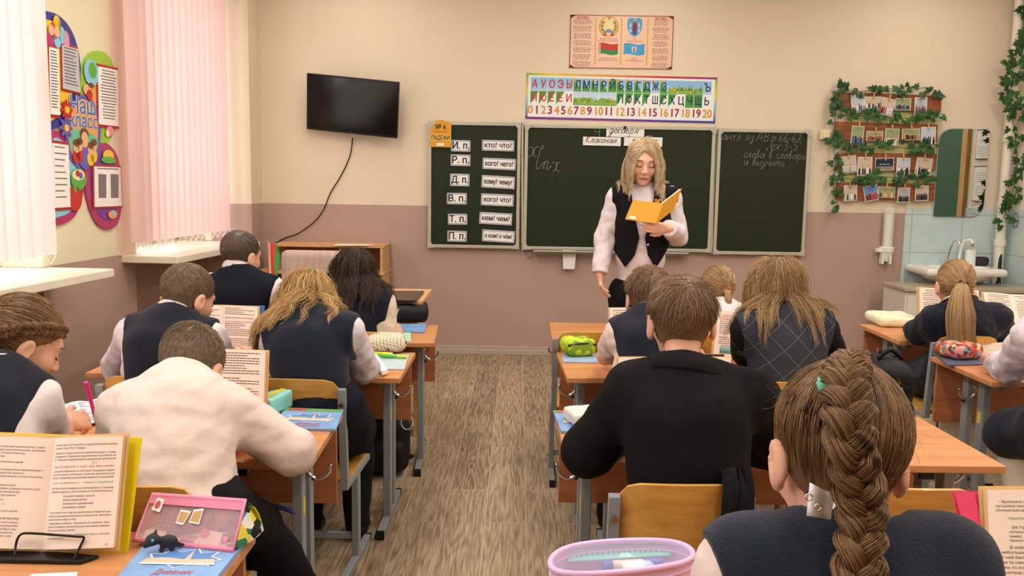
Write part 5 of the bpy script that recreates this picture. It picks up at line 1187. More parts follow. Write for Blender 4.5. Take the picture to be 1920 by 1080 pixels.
    def garment(s, name, parts, off, m, h=.006, cuts=(), wr=.0, wf=34., k=.02, extra=None, lo=None, hi=None, parent=None, wdir=None):
        """cloth over PARTS at OFF; cuts = functions that must be negative inside; wr = fold depth"""
        base = uni(parts, k)
        def fn(p):
            d = base(p)-off
            if wr: 
                q = p if wdir is None else p*np.asarray(wdir, np.float32)
                d = d-wr*(vnoise(q, wf, 1.+len(name))*.7+.5*vnoise(q[:, ::-1], wf*1.9, 2.))
            if extra is not None: d = extra(p, d)
            for c in cuts: d = smax(d, c(p), .004)
            return d
        P = np.array([v for v in s.J.values() if v.shape == (3,)]); lo = P.min(0)-.16 if lo is None else lo; hi = P.max(0)+.16 if hi is None else hi
        return soft(name, fn, lo, hi, h, m, parent or s.root)
    def plane(s, p, n): p = np.asarray(p, np.float32); n = nrm(n).astype(np.float32); return lambda q: (q-p) @ n
    def shirt(s, m=SHIRT, off=.012, h=.006, wr=.005, low=.02, neck=.03, sl=None, name='shirt', nk=True, **k):
        J = s.J; nd = nrm(s.up-J['nk']); cuts = [s.plane(J['nk']+nd*neck, nd), s.plane(J['pel']+s.z*low, -s.z)]
        arms = []
        for c in 'LR':
            d = nrm(J['wr'+c]-J['el'+c]); arms += [(cone(J['sh'+c], J['el'+c], .046, .041), .035), (cone(J['el'+c], J['wr'+c], .041, .031), .02)]
            w_ = J['wr'+c]; r2 = .09
            cuts.append(lambda q, w_=w_, d=d: np.where(((q-w_)**2).sum(1) < .13**2, (q-w_) @ d.astype(np.float32), -1.))
        return s.garment(name, s.torso+(s.neck if nk else [])+arms, off, m, h, cuts, wr, **k)
    def vest(s, m=NAVY, off=.021, h=.006, low=-.02, hole=.060, neck=.066, vneck=.0, name='vest', wr=.002, wf=22., out=0., tilt=.22, **k):
        J = s.J; cuts = [s.plane(J['pel']+s.z*low, -s.z)]; up_ = []
        for c in 'LR':
            sg = -1 if c == 'L' else 1; a = J['sh'+c]+s.x*sg*(.012+out)
            cuts.append(s.plane(a+s.x*sg*.022, s.x*sg-s.z*tilt)); up_.append((cone(J['sh'+c], J['sh'+c]+(J['el'+c]-J['sh'+c])*.3, .046, .040), .035))
        nd = nrm(s.up-J['nk']); f = cone(J['nk']+nd*.015, J['nk']+nd*.2, neck, neck*1.1); cuts.append(lambda q: -f(q))
        if vneck:
            g = cone(J['nk']+s.y*.07+s.z*.02, J['nk']+s.y*.09-s.z*vneck, .055, .008); cuts.append(lambda q: -g(q))
        return s.garment(name, s.torso+up_, off, m, h, cuts, wr, wf, **k)
    def collar(s, m=SHIRT, r=.056, hgt=.032, fl=.014, name='collar', gap=.5, tilt=0.):
        J = s.J; d = nrm(s.up-J['nk']); B = basis(d, s.x); c = J['nk']+d*.018; g = []
        n = 40; th = np.linspace(pi/2+gap*.5, 2.5*pi-gap*.5, n)
        for (rr, z) in ((r-.004, 0), (r-.002, hgt), (r+.004, hgt+.003), (r+fl*.6, hgt*.55), (r+fl, hgt*.05)):
            g.append([c+B @ np.array([rr*cos(t), rr*.96*sin(t), z-.012*sin(t)]) for t in th])
        b = MB(); b.sheet(np.array(g), th=.0015); return b.build(name, m, s.root, world=True, smooth=60)
    def band(s, m, off=.034, lo=-.035, hi=.016, name='jacket_collar', h=.0045, k=.02):
        """a collar that lies on neck and shoulders"""
        J = s.J; nd = nrm(s.up-J['nk']-s.y*.02); c = J['nk']; base = uni(s.torso[3:]+s.neck, k)
        def fn(p):
            r = (p-c.astype(np.float32)) @ s.R.astype(np.float32); v = (p-c.astype(np.float32)) @ nd.astype(np.float32); d = base(p)-off+.3*np.maximum(v+.01, 0)
            e = base(p)-off+.016; lo_ = lo-.25*np.abs(r[:, 0])*0; d = smax(d, v-hi, .006); d = smax(d, lo_-v, .004); d = smax(d, np.abs(r[:, 0])-.085, .01); return np.maximum(d, -e)
        return soft(name, fn, c-.16, c+.16, h, m, s.root)
    def trousers(s, m=BLKC, h=.009, name='trousers', legs='LR'):
        parts = [s.torso[0]]+s.leg_parts(1.); J = s.J
        P = np.array([x for c in 'LR' for x in s.legs[c]]+[J['pel']]); cut = s.plane(J['pel']+np.array([0, 0, .09]), (0, -.0, 1.)); cut2 = lambda q: (.055-q[:, 2])
        return s.garment(name, parts, .014, m, h, [cut, cut2], .004, lo=P.min(0)-.17, hi=P.max(0)+.15)
    def skirt(s, m=NAVYB, h=.009, name='skirt', length=.30):
        J = s.J; (h1, k1, _), (h2, k2, _) = s.legs['L'], s.legs['R']
        e1 = h1+(k1-h1)*length/.34; e2 = h2+(k2-h2)*length/.34; dn = np.array([0, 0, -.03])
        parts = [s.torso[0], (cone(h1, e1+dn, .085, .085), .05), (cone(h2, e2+dn, .085, .085), .05), (cone((h1+h2)/2, (e1+e2)/2+dn, .085, .08), .05)]
        P = np.array([h1, h2, e1, e2, J['pel']]); return s.garment(name, parts, .014, m, h, [s.plane(J['pel']+np.array([0, 0, .11]), (0, 0, 1.))], .007, 18., lo=P.min(0)-.2, hi=P.max(0)+.18)
    def shoes(s, m=SHOE):
        for c in 'LR':
            h, k, a = s.legs[c]; f = nrm(np.array([s.y[0], s.y[1], 0])); e = uni([(cone(a+np.array([0, 0, -.035]), a+f*.10+np.array([0, 0, -.05]), .034, .028), .02), (cone(a, a+np.array([0, 0, -.03]), .037, .036), .02)], .02)
            fl = lambda p, e=e: np.maximum(e(p)-.003, .004-p[:, 2])
            so_ = soft('shoe', fl, a+np.array([-.17, -.17, -.1]), a+np.array([.17, .17, .05]), .007, m, s.root)
            if m is not SHOE: soft('sole', lambda p, e=e: np.maximum(np.maximum(e(p)-.007, p[:, 2]-.028), .003-p[:, 2]), a+np.array([-.17, -.17, -.1]), a+np.array([.17, .17, .05]), .006, SHOE, so_)
    # ---------------------------------------------------------------- hair
    def cap(s, off=.006, dz=0.):
        def fn(q): return np.maximum(skull(q)-off, (hairline(q, dz)-q[:, 2])*.8)
        V, F = polygonise(fn, (-.1, -.13, -.12), (.1, .11, .13), .0055); return s.to_world(V), F
    def emit_hair(s, PT, m, rad=.0011, taper=.35, cap=True, capoff=.006, dz=0., name='hair', tint=None, extra=None, captint=.25):
        """PT: list of (n,k,3) world strand arrays"""
        Vs, Fs, Ts, n = [], [], [], 0
        if cap:
            V, F = s.cap(capoff, dz); Vs.append(V); Fs.append(F); Ts.append(np.full(len(V), captint)); n = len(V)
        for P in PT:
            k = P.shape[1]; pr = np.linspace(1, taper, k)[None]*rad*(.33 if k == 9 else 1)*RNG.uniform(.7, 1.3, (len(P), 1)); t = np.full(len(P), .75) if k == 9 else (np.clip(RNG.normal(.5, .24, len(P)), 0, 1) if tint is None else tint(P))
            V, F, T = strands(P, pr, t); Vs.append(V); Fs.append(F+n); Ts.append(T); n += len(V)
        return raw_mesh(name, np.concatenate(Vs), np.concatenate(Fs), m, s.root, True, attr=np.concatenate(Ts))
    def short_hair(s, m, n=3500, top=.045, side=.016, lift=.5, whorl=(0.012, -.06, .085), rad=.0011, dz=.0, fwd=0., capoff=.004, fade=.02, captint=.4):
        r = roots(n, dz); nn = grad(skull, r); r = r+nn*capoff*.7; w_ = np.asarray(whorl); t = r-w_+np.array([0, fwd, 0])+RNG.normal(size=r.shape)*.016
        t -= nn*(t*nn).sum(1)[:, None]; t /= np.maximum(1e-6, np.linalg.norm(t, axis=1))[:, None]
        ln = np.interp(r[:, 2], [-.07, fade, .085], [side*.55, side, top])*RNG.uniform(.7, 1.25, len(r)); P = []
        for k in np.linspace(0, 1, 5):
            P.append(r+t*(ln*k)[:, None]+nn*(ln*lift*(k-.45*k*k))[:, None]+np.array([0, 0, -1.])*(ln*.22*k*k)[:, None])
        return s.emit_hair([s.to_world(np.stack(P, 1))], m, rad, .4, True, capoff, dz, captint=captint)
    def gather(s, n, tie, k=9, off=(.006, .012), dz=0., sag=.0):
        """strands lying on the head from their roots to the point TIE (head coordinates)"""
        r = roots(n, dz); tie = np.asarray(tie, float); c = np.array([0, -.012, .01]); o = RNG.uniform(off[0], off[1], n); P = []
        jit = RNG.normal(size=(n, 3))*.005
        a = nrm(tie-c); ra = (r-c)/np.linalg.norm(r-c, axis=1)[:, None]; om = np.arccos(np.clip(ra @ a, -.999, .999))
        for t in np.linspace(0, 1, k):
            d = (np.sin((1-t)*om)/np.sin(om))[:, None]*ra+(np.sin(t*om)/np.sin(om))[:, None]*a; p = c+d*np.linalg.norm(r-c, axis=1)[:, None]
            p = on_skull(p, o*min(1, .3+t*2)+sag*sin(pi*t)); p = p*(1-t**6)+(tie+jit)*t**6 if t > .6 else p
            P.append(p)
        return np.stack(P, 1)
    def tail(s, m, n=1400, tie=(0, -.105, .03), path=None, radf=lambda t: .03, rad=.0011, dz=0., wave=0., k2=16, wf=9., loose=.25, off=(.006, .012), fly=60, sag=0., lenv=.25):
        """hair gathered at TIE, then hanging along PATH (world points)"""
        G = s.to_world(s.gather(n, tie, 9, off, dz, sag)); tp = s.to_world(np.asarray(tie, float)); path = spline(np.vstack([tp[None], np.asarray(path)]), 8)
        ln = np.r_[0, np.cumsum(np.linalg.norm(np.diff(path, axis=0), axis=1))]; ln /= ln[-1]; rho = np.sqrt(RNG.uniform(0, 1, n)); th = RNG.uniform(0, 2*pi, n); end = 1-RNG.uniform(0, lenv, n)**1.3
        ph = th*2+RNG.normal(size=n)*.5; Tt = []
        for t in np.linspace(.02, 1, k2):
            u = t*end; c = np.stack([np.interp(u, ln, path[:, i]) for i in range(3)], 1); rr = np.array([radf(x) for x in u])*rho*(1+.1*np.sin(3*th))
            ex = s.HR[:, 0]; d = path[min(len(path)-1, int(t*len(path)))]-path[max(0, int(t*len(path))-3)]; d = nrm(d); ey = nrm(np.cross(d, ex)); ex = np.cross(ey, d)
            wv = wave*np.sin(u*wf+ph)*u
            Tt.append(c+(np.cos(th)*rr+wv)[:, None]*ex+(np.sin(th)*rr*.75+wv*.5)[:, None]*ey)
        PT = [np.concatenate([G, np.stack(Tt, 1)], 1)]
        if fly: PT.append(s.flyaways(fly))
        return s.emit_hair(PT, m, rad, .5, True, .006, dz)
    def flyaways(s, n, ln=.06):
        r = roots(n); nn = grad(skull, r); d = nn*.6+RNG.normal(size=r.shape)*.7; d /= np.linalg.norm(d, axis=1)[:, None]; b = RNG.normal(size=r.shape)*.6; P = []
        ln = ln*RNG.uniform(.3, 1, (len(r), 1)); tg = np.cross(nn, RNG.normal(size=r.shape)); tg /= np.linalg.norm(tg, axis=1)[:, None]
        for t in np.linspace(0, 1, 9): P.append(r+nn*(.005+.35*ln*t*(1-.5*t))+tg*ln*t+b*ln*.5*t*t*t+np.array([0, 0, -.3])*ln*t*t)
        return s.to_world(np.stack(P, 1))
    def loose(s, m, guides=170, per=12, length=.30, crown=(0, -.02, .11), wave=.008, wf=28., rad=.00085, spread=.009, off=.016, dz=0., step=.014, stiff=.72, lenvar=.2, clothes=.03, part=None, grav=1., bias=(0, 0, 0), guard=None, captint=.3):
        """hair falling freely over head and back"""
        r = roots(guides, dz); nn = grad(skull, r); cr = np.asarray(crown); t = r-cr
        if part is not None: t = np.stack([np.sign(r[:, 0]-part)*(.05+0*r[:, 0]), -.03+0*r[:, 0], -.04+0*r[:, 0]], 1)
        t -= nn*(t*nn).sum(1)[:, None]; t /= np.maximum(1e-6, np.linalg.norm(t, axis=1))[:, None]
        p = s.to_world(r+nn*.008); d = (t+nn*.25) @ s.HR.T; d /= np.linalg.norm(d, axis=1)[:, None]; n = len(p); K = int(length*1.35/step)
        hangs = s.solid; tor = uni(s.torso+s.arms['L']+s.arms['R'], .03)
        fg = None if not guard else ell(s.to_world(np.array([guard[3] if len(guard) > 3 else 0, .11, -.035])), np.array(guard[:3])*s.hs, s.HR)
        sol = (lambda q: np.minimum(s.head(q), tor(q)-clothes)) if fg is None else (lambda q: np.minimum(np.minimum(s.head(q), tor(q)-clothes), fg(q)))
        o = off*RNG.uniform(.6, 1.5, n); P = [p.copy()]; g = np.array([0, 0, -1.])+np.asarray(bias)
        for i in range(K):
            d = d*stiff+g*grav*(1-stiff)*2.2+RNG.normal(size=d.shape)*.05; d /= np.linalg.norm(d, axis=1)[:, None]; p = p+d*step
            for _ in range(2):
                q = p.astype(np.float32); e = sol(q); gr = grad(sol, q, .004); push = np.clip(o-e, 0, .02); p = p+gr*push[:, None]
            d = p-P[-1]; d /= np.maximum(1e-6, np.linalg.norm(d, axis=1))[:, None]; P.append(p.copy())
        P = np.stack(P, 1); L = P.shape[1]; PT = []
        ends = 1-RNG.uniform(0, lenvar, n); ph = RNG.uniform(0, 6.28, n); ax = np.cross(np.gradient(P, axis=1), [0, 0, 1.]); ax = ax/np.maximum(1e-6, np.linalg.norm(ax, axis=2))[..., None]
        T = np.linspace(0, 1, L)
        bas = RNG.uniform(.25, .75, n); tints = []
        for c in range(per):
            e = np.clip(ends*RNG.uniform(.85, 1.02, n), .3, 1); u = T[None]*e[:, None]*(L-1); i0 = np.clip(u.astype(int), 0, L-2); fr = (u-i0)[..., None]; ar = np.arange(n)[:, None]
            Q = P[ar, i0]*(1-fr)+P[ar, i0+1]*fr; A = ax[ar, i0]
            of = RNG.normal(size=(n, 1, 3))*spread*(1-.55*T)[None, :, None]*np.minimum(1, .35+T*3)[None, :, None]
            wv = wave*np.sin(wf*T[None]*length*3.2+ph[:, None]+RNG.normal(size=(n, 1))*.35)*np.minimum(1, T*1.6)[None]
            PT.append(Q+of+A*wv[..., None])
        PT = np.concatenate(PT); tn = np.clip(np.tile(bas, per)+RNG.normal(size=len(PT))*.13, 0, 1)
        rc = roots(5200, dz); rc = rc[rc[:, 2] > .055][:1500]; nc = grad(skull, rc); c2 = cr+np.array([0, .035, 0])
        tc = rc-c2 if part is None else np.stack([np.where(rc[:, 0] > part, .05, -.05), -.012+0*rc[:, 0], -.02+0*rc[:, 0]], 1)
        tc = tc+RNG.normal(size=tc.shape)*.006; tc -= nc*(tc*nc).sum(1)[:, None]; tc /= np.maximum(1e-6, np.linalg.norm(tc, axis=1))[:, None]; lc = RNG.uniform(.05, .09, len(rc))[:, None]; oc = RNG.uniform(.008, .012, len(rc))
        CV = s.to_world(np.stack([on_skull(rc+tc*lc*k, oc) for k in np.linspace(0, 1, 8)], 1))
        return s.emit_hair([PT, CV, s.flyaways(40, .05)], m, rad, .45, True, .007, dz, captint=captint, tint=lambda q: tn if len(q) == len(tn) else np.clip(RNG.normal(.45, .2, len(q)), 0, 1))
def face_lines(t, brow='#7A5A40', lips='#B5645E'):
    def fb(pts, r, n, m):
        b = MB(); b.tube(t.to_world(spline(pts, 4)), r, 6); b.build(n, m, t.root, world=True, smooth=True)
    for sg in (-1, 1):
        fb([(sg*.047, .074, .0215), (sg*.034, .085, .0275), (sg*.016, .0885, .024)], .0028, 'eyebrow', mat('brow_brown', '#7A5A40', .7))
        fb([(sg*.0455, .076, -.004), (sg*.037, .083, -.0075), (sg*.028, .0855, -.0085), (sg*.0175, .084, -.0055)], .0018, 'eyelashes', mat('lash_black', '#2A1E1A', .7))
    fb([(-.020, .085, -.0655), (-.008, .0905, -.0625), (0, .0905, -.0640), (.008, .0905, -.0625), (.020, .085, -.0655), (.010, .0895, -.0700), (0, .0905, -.0712), (-.010, .0895, -.0700), (-.020, .085, -.0655)], .0026, 'lips', mat('lips_rose', '#B5645E', .45))
def braid_strands(path, width, n=90, turns=7., flat=.62, xh=(1, 0, 0), tight=lambda t: 1.):
    """three bundles of strands plaited along PATH; returns (3n,k,3)"""
    p = spline(path, 10); L = np.r_[0, np.cumsum(np.linalg.norm(np.diff(p, axis=0), axis=1))]; k = int(turns*16); u = np.linspace(0, 1, k); c = np.stack([np.interp(u*L[-1], L, p[:, i]) for i in range(3)], 1)
    d = np.gradient(c, axis=0); d /= np.linalg.norm(d, axis=1)[:, None]; ex = np.asarray(xh, float)-d*(d @ np.asarray(xh, float))[:, None]; ex /= np.linalg.norm(ex, axis=1)[:, None]; ey = np.cross(ex, d); out = []
    w_ = width*np.array([tight(t) for t in u])
    for b in range(3):
        f = 2*pi*turns*u+2*pi*b/3; ctr = c+ex*(w_*.30*np.sin(f))[:, None]+ey*(w_*.20*np.sin(2*f))[:, None]; dd = np.gradient(ctr, axis=0); dd /= np.linalg.norm(dd, axis=1)[:, None]
        a = np.cross(dd, ey); a /= np.linalg.norm(a, axis=1)[:, None]; e = np.cross(a, dd)
        th = RNG.uniform(0, 2*pi, n); ro = np.sqrt(RNG.uniform(.35, 1, n)); pl = .86+.14*np.cos(2*f)
        x = np.cos(th)*ro; y = np.sin(th)*ro; sp = th[:, None]*0
        out.append(ctr[None]+a[None]*(x[:, None]*w_*.245*pl)[..., None]+e[None]*(y[:, None]*w_*.245*flat)[..., None]+RNG.normal(size=(n, 1, 3))*.0006)
    return np.concatenate(out)
def pt(v, ref=None):
    """(px, py, distance) | ('z', px, py, height) | ('d', dx, dy, dz) from REF"""
    if v[0] == 'z': return at(v[1], v[2], z=v[3])
    if v[0] == 'd': return ref+np.array(v[1:], float)
    return at(v[0], v[1], y=v[2])
def seated(label, pel, nk, hd, shL, shR, elL, elR, wrL, wrR, bow=.03, **k):
    eL, eR = pt(elL, pt(shL)), pt(elR, pt(shR))
    return Person(label, dict(pel=pt(pel), nk=pt(nk), hd=pt(hd), shL=pt(shL), shR=pt(shR), elL=eL, elR=eR, wrL=pt(wrL, eL), wrR=pt(wrR, eR), bow=[bow]), **k)
ZE = .695
REST_L, REST_R = ('d', .11, .17, -.005), ('d', -.11, .17, -.005)
def rest(p, c, pn=(0, 0, -1), f=None, **k):
    sg = 1 if c == 'L' else -1; p.hand(c, f or (sg*.5, .8, -.12), pn, -1 if c == 'L' else 1, **k); return p
# ---- boy in the black jacket
p = seated('boy in a black suit jacket and glasses, seen from behind at the right-hand desk', (1290, 985, 2.03), (1278, 690, 2.08), (1278, 600, 2.16), (1190, 735, 2.08), (1402, 738, 2.08), ('z', 1103, 846, ZE), ('z', 1478, 846, ZE), ('d', .10, .19, -.01), ('d', -.14, .16, -.01), .035, look=(0, radians(-6), 0), hs=1.0)
rest(p, 'L'); rest(p, 'R')
p.body(); p.shirt(SUIT, .026, low=-.03, wr=.004, wf=20, name='suit_jacket', neck=.006, nk=False); p.band(SUIT)
p.trousers(); p.shoes(); p.short_hair(FAIR, 5600, .048, .013, .14, rad=.0009, fade=.0)
b = MB()
for sg in (-1, 1): b.tube(p.to_world(np.array([(sg*.079, -.012, -.002), (sg*.081, .03, .004), (sg*.076, .09, .006), (sg*.045, .112, .006)])), .0022, 6)
for sg in (-1, 1): b.tube(p.to_world(np.array([(sg*.033+.022*cos(t), .112, .001+.017*sin(t)) for t in np.linspace(0, 2*pi, 17)])), .0016, 5)
b.tube(p.to_world(np.array([(-.012, .112, .004), (.012, .112, .004)])), .0016, 5); b.build('glasses', BLK, p.root, world=True, smooth=True)
# ---- boy in the pale shirt, bent low
p = seated('boy in a pale pink-white shirt bent low over the left desk', (335, 965, 1.95), (340, 722, 2.16), (357, 690, 2.27), (232, 770, 2.10), (440, 778, 2.12), ('z', 222, 840, ZE), ('z', 548, 846, ZE), ('d', .13, .16, -.01), ('d', -.15, .14, -.005), .05, look=(radians(-4), radians(-48), 0), hs=1.0)
rest(p, 'L'); rest(p, 'R')
p.legs['R'] = (p.legs['R'][0], np.array([-.70, 2.27, .44]), np.array([-.575, 2.47, .085])); p.body(); p.shirt(SHIRTP, .017, low=-.06, wr=.0052, wf=34, h=.0055, wdir=(.8, .6, 1.2)); p.collar(SHIRTP, .050, .024, .014)
p.trousers(); p.shoes(mat('white_sneaker', '#D9D2CC', .5)); p.short_hair(CROP, 5600, .024, .008, .55, rad=.0009, fade=.015)
# ---- boy in navy vest, second left desk
p = seated('boy in a navy vest turning his head to the textbook with the blue folder', (305, 785, 2.90), (322, 597, 2.98), (353, 556, 3.05), (250, 628, 2.96), (395, 636, 2.98), ('z', 222, 688, ZE), ('z', 440, 675, ZE), ('d', .13, .15, 0), ('d', -.05, .19, 0), .05, look=(radians(-32), radians(-24), 0), hs=1.0)
rest(p, 'L'); rest(p, 'R')
p.body(); p.shirt(SHIRTL, .013, wr=.006); p.vest(NAVYB, out=-.028); p.collar(SHIRT, .050, .026, .012); face_lines(p); p.trousers(); p.shoes(); p.short_hair(CROP, 3800, .022, .010, .35, rad=.0012)
# ---- blonde girl, head down
p = seated('girl with wavy golden-blonde hair and a navy vest, head down at the desk', (590, 770, 2.93), (578, 597, 3.04), (576, 572, 3.12), (520, 640, 3.0), (652, 622, 3.0), ('z', 520, 690, ZE), ('z', 683, 690, ZE), ('d', .10, .18, 0), ('d', -.04, .2, 0), .05, look=(radians(3), radians(-38), 0), hs=1.0)
rest(p, 'L'); rest(p, 'R')
p.body(); p.shirt(SHIRTL, .013, wr=.006); p.vest(NAVY, hole=.052, low=-.01); p.collar(SHIRT, .050, .02, .010); p.skirt(BLACKV, length=.2); p.trousers(); p.shoes()
p.loose(BLOND, 290, 18, .20, crown=(0, -.03, .11), wave=.011, wf=24, off=.012, spread=.0105, step=.012, bias=(-.2, -.15, 0), clothes=.03)
b = MB(); b.lathe([(.012, -.012), (.02, -.006), (.02, .006), (.012, .012)], p.to_world(np.array([0, -.06, .105])), p.HR, 12); b.build('hair_tie', mat('mint_hair_tie', '#7CCFAE', .6), p.root, world=True, smooth=True)
# ---- short-haired boy at the first left desk
p = seated('boy with cropped dark hair and a black vest, nearest the window', (448, 650, 3.93), (447, 512, 3.93), (452, 478, 3.97), (400, 545, 3.92), (508, 545, 3.92), ('z', 372, 600, ZE), ('z', 535, 605, ZE), ('d', .10, .18, 0), ('d', -.10, .18, 0), .03, look=(radians(-30), radians(-14), 0), hs=.98)
rest(p, 'L'); rest(p, 'R')
p.body(); p.shirt(SHIRT, .015, wr=.006); p.vest(BLACKV, out=-.014); p.collar(SHIRT, .052, .03, .012); face_lines(p); p.trousers(); p.shoes(); p.short_hair(hair_mat('dark_cropped_hair', '#2E2520', '#6E5C50'), 3200, .014, .007, .25, rad=.0012)
# ---- dark-haired girl writing
p = seated('girl with dark wavy hair, navy vest and cream sleeves, writing with a pen', (668, 672, 3.94), (668, 548, 3.94), (662, 515, 4.0), (628, 580, 3.92), (718, 572, 3.92), ('z', 610, 610, ZE), (722, 622, 3.92), ('d', .10, .18, 0), (731, 622, 4.06), .03, look=(radians(14), radians(-20), 0), hs=.98)
rest(p, 'L'); rest(p, 'R', pn=(-.75, .2, -.6), f=(.55, .8, .05), curl=(.7, .9, .7))
p.body(hh=.0028); p.shirt(CREAM, .013, wr=.005); p.vest(NAVYB, hole=.052); p.skirt(BLACKV); p.shoes(); p.loose(BROWN_D, 240, 17, .20, wave=.006, off=.012, spread=.009, step=.013, bias=(-.1, -.1, 0))
DARK_HAND = p.J['wrR'].copy()
# ---- fair boy in glasses at the second right desk
p = seated('fair-haired boy in a navy vest with pink sleeves, in front of the black jacket', (1212, 745, 3.05), (1213, 600, 3.16), (1217, 558, 3.24), (1163, 630, 3.14), (1272, 630, 3.14), ('z', 1135, 668, ZE), ('z', 1305, 668, ZE), ('d', .12, .17, 0), ('d', -.10, .18, 0), .04, look=(radians(-8), radians(-16), 0), hs=1.0)
rest(p, 'L'); rest(p, 'R')
p.body(); p.shirt(SHIRTP, .013, wr=.006); p.vest(NAVYB, hole=.052); p.trousers(); p.shoes(); p.short_hair(FAIR, 3400, .050, .016, .3, rad=.0012)
b = MB()
for sg in (-1, 1): b.tube(p.to_world(np.array([(sg*.079, -.012, -.002), (sg*.081, .03, .004), (sg*.076, .10, .006)])), .003, 6)
b.build('glasses', BLK, p.root, world=True, smooth=True)
# ---- girl in white at the first right desk
p = seated('girl in a white blouse with a low ponytail, at the desk nearest the teacher', (1352, 668, 4.06), (1352, 578, 4.10), (1343, 543, 4.16), (1312, 602, 4.06), (1392, 600, 4.06), ('z', 1300, 622, ZE), ('z', 1410, 622, ZE), ('d', .10, .18, 0), ('d', -.10, .18, 0), .03, look=(radians(18), radians(-16), 0), hs=.98)
rest(p, 'L'); rest(p, 'R')
p.body(); p.shirt(SHIRT, .015, wr=.005); p.skirt(BLACKV); p.shoes()
tp = p.to_world(np.array([0, -.10, -.01])); p.tail(DBLOND, 1500, (0, -.10, -.01), [tp+[0, -.03, -.05], tp+[.0, -.035, -.13], tp+[.01, -.03, -.2]], lambda t: .018*(1-.4*t), rad=.0013)
b = MB(); b.ball(tp, (.02, .014, .014)); b.build('hair_tie', mat('coral_hair_tie', '#C2604F', .6), p.root, world=True, smooth=True)
# ---- girl in the checked pinafore
def check_mat():
    m = mat('grey_windowpane_check', '#34363E', .85, .15, bump=.2, bscale=220); N = m.node_tree.nodes; L = m.node_tree.links; b = N['Principled BSDF']; tc = N.new('ShaderNodeTexCoord')
    mp = N.new('ShaderNodeMapping'); mp.inputs['Rotation'].default_value = (0, radians(42), 0); mp.inputs['Scale'].default_value = (15.5, 15.5, 15.5); L.new(tc.outputs['Object'], mp.inputs[0]); sp = N.new('ShaderNodeSeparateXYZ'); L.new(mp.outputs[0], sp.inputs[0]); last = None
    for ax in ('X', 'Z'):
        fr = N.new('ShaderNodeMath'); fr.operation = 'FRACT'; L.new(sp.outputs[ax], fr.inputs[0]); lt = N.new('ShaderNodeMath'); lt.operation = 'LESS_THAN'; lt.inputs[1].default_value = .038; L.new(fr.outputs[0], lt.inputs[0])
        if last is not None:
            mx = N.new('ShaderNodeMath'); mx.operation = 'MAXIMUM'; L.new(lt.outputs[0], mx.inputs[0]); L.new(last.outputs[0], mx.inputs[1]); last = mx
        else: last = lt
    c = N.new('ShaderNodeMix'); c.data_type = 'RGBA'; c.inputs[6].default_value = (*rgb('#34363E'), 1); c.inputs[7].default_value = (*rgb('#5A5E68'), 1); L.new(last.outputs[0], c.inputs[0]); L.new(c.outputs[2], b.inputs['Base Color']); return m
p = seated('girl with long streaked hair in a grey checked pinafore over black sleeves', (1478, 790, 3.00), (1466, 592, 3.10), (1452, 546, 3.18), (1402, 622, 3.06), (1538, 614, 3.06), ('z', 1392, 676, ZE), ('z', 1572, 690, ZE), ('d', .06, .02, .2), ('d', -.12, .17, 0), .03, look=(radians(16), radians(-14), radians(8)), hs=1.02)
p.hand('L', (.3, -.15, .9), (.7, .5, 0), 1, curl=(.3, .4, .3)); rest(p, 'R')
p.body(); p.shirt(BLKC, .012, wr=.005, name='black_turtleneck', neck=.05); p.vest(check_mat(), .02, hole=.050, low=-.04, name='checked_pinafore', neck=.075); p.skirt(MATS['grey_windowpane_check']); p.shoes()
p.loose(DBLOND, 290, 18, .24, wave=.003, wf=14, off=.009, spread=.011, step=.013, bias=(.05, -.03, 0), lenvar=.35, clothes=.03)
# ---- girl with the long straight ponytail
p = seated('girl with a long straight ponytail in a navy jumper with a white collar', (1800, 690, 4.06), (1798, 575, 4.06), (1790, 534, 4.12), (1752, 600, 4.04), (1868, 596, 4.04), ('z', 1722, 622, ZE), ('z', 1882, 626, ZE), ('d', .06, .2, 0), ('d', -.10, .18, 0), .03, look=(radians(-8), radians(-12), 0), hs=1.0)
rest(p, 'L'); rest(p, 'R')
p.body(); p.shirt(NAVYB, .02, wr=.005, name='navy_jumper', low=-.03, neck=.01, nk=False); p.collar(SHIRT, .056, .018, .034, 'white_collar'); p.skirt(NAVYB); p.shoes()
tp = p.to_world(np.array([0, -.112, -.005])); p.tail(DBLOND, 2400, (0, -.112, -.005), [at(1802, 548, y=3.94), at(1800, 585, y=3.89), at(1801, 630, y=3.86), at(1812, 668, y=3.86)], lambda t: .012+.058*min(1, t*1.9)*(1-.25*t), rad=.0013, lenv=.3, fly=30)
b = MB(); b.tube(np.array([tp+.018*np.array([cos(t), .2*sin(t), sin(t)]) for t in np.linspace(0, 2*pi, 17)]), .005, 6); b.build('hair_tie', BLK, p.root, world=True, smooth=True)
# ---- pupil cut off by the right edge
p = seated('pupil in a pale lilac shirt and dark skirt, cut off by the right edge', (2010, 800, 3.05), (1992, 590, 3.14), (1990, 540, 3.2), (1938, 628, 3.12), (2080, 628, 3.12), ('z', 1893, 690, ZE), ('z', 2110, 700, ZE), ('d', .03, .2, 0), ('d', -.12, .17, 0), .03, hs=1.0)
rest(p, 'L'); rest(p, 'R')
k0 = at(1905, 770, y=3.2); p.legs['L'] = (p.legs['L'][0], at(1890, 800, y=3.28), np.array([at(1885, 900, y=3.24)[0]+.06, 3.2, .09]))
p.body(); p.shirt(SHIRTL, .02, wr=.008); p.skirt(NAVYB); p.shoes(); p.garment('tights', p.leg_parts(1.), .003, TIGHTS, .009, [lambda q: q[:, 2]-.46], lo=np.array([1.6, 2.8, .02]), hi=np.array([2.6, 3.7, .5])); p.short_hair(BROWN_H, 1500, .05, .03, rad=.002)
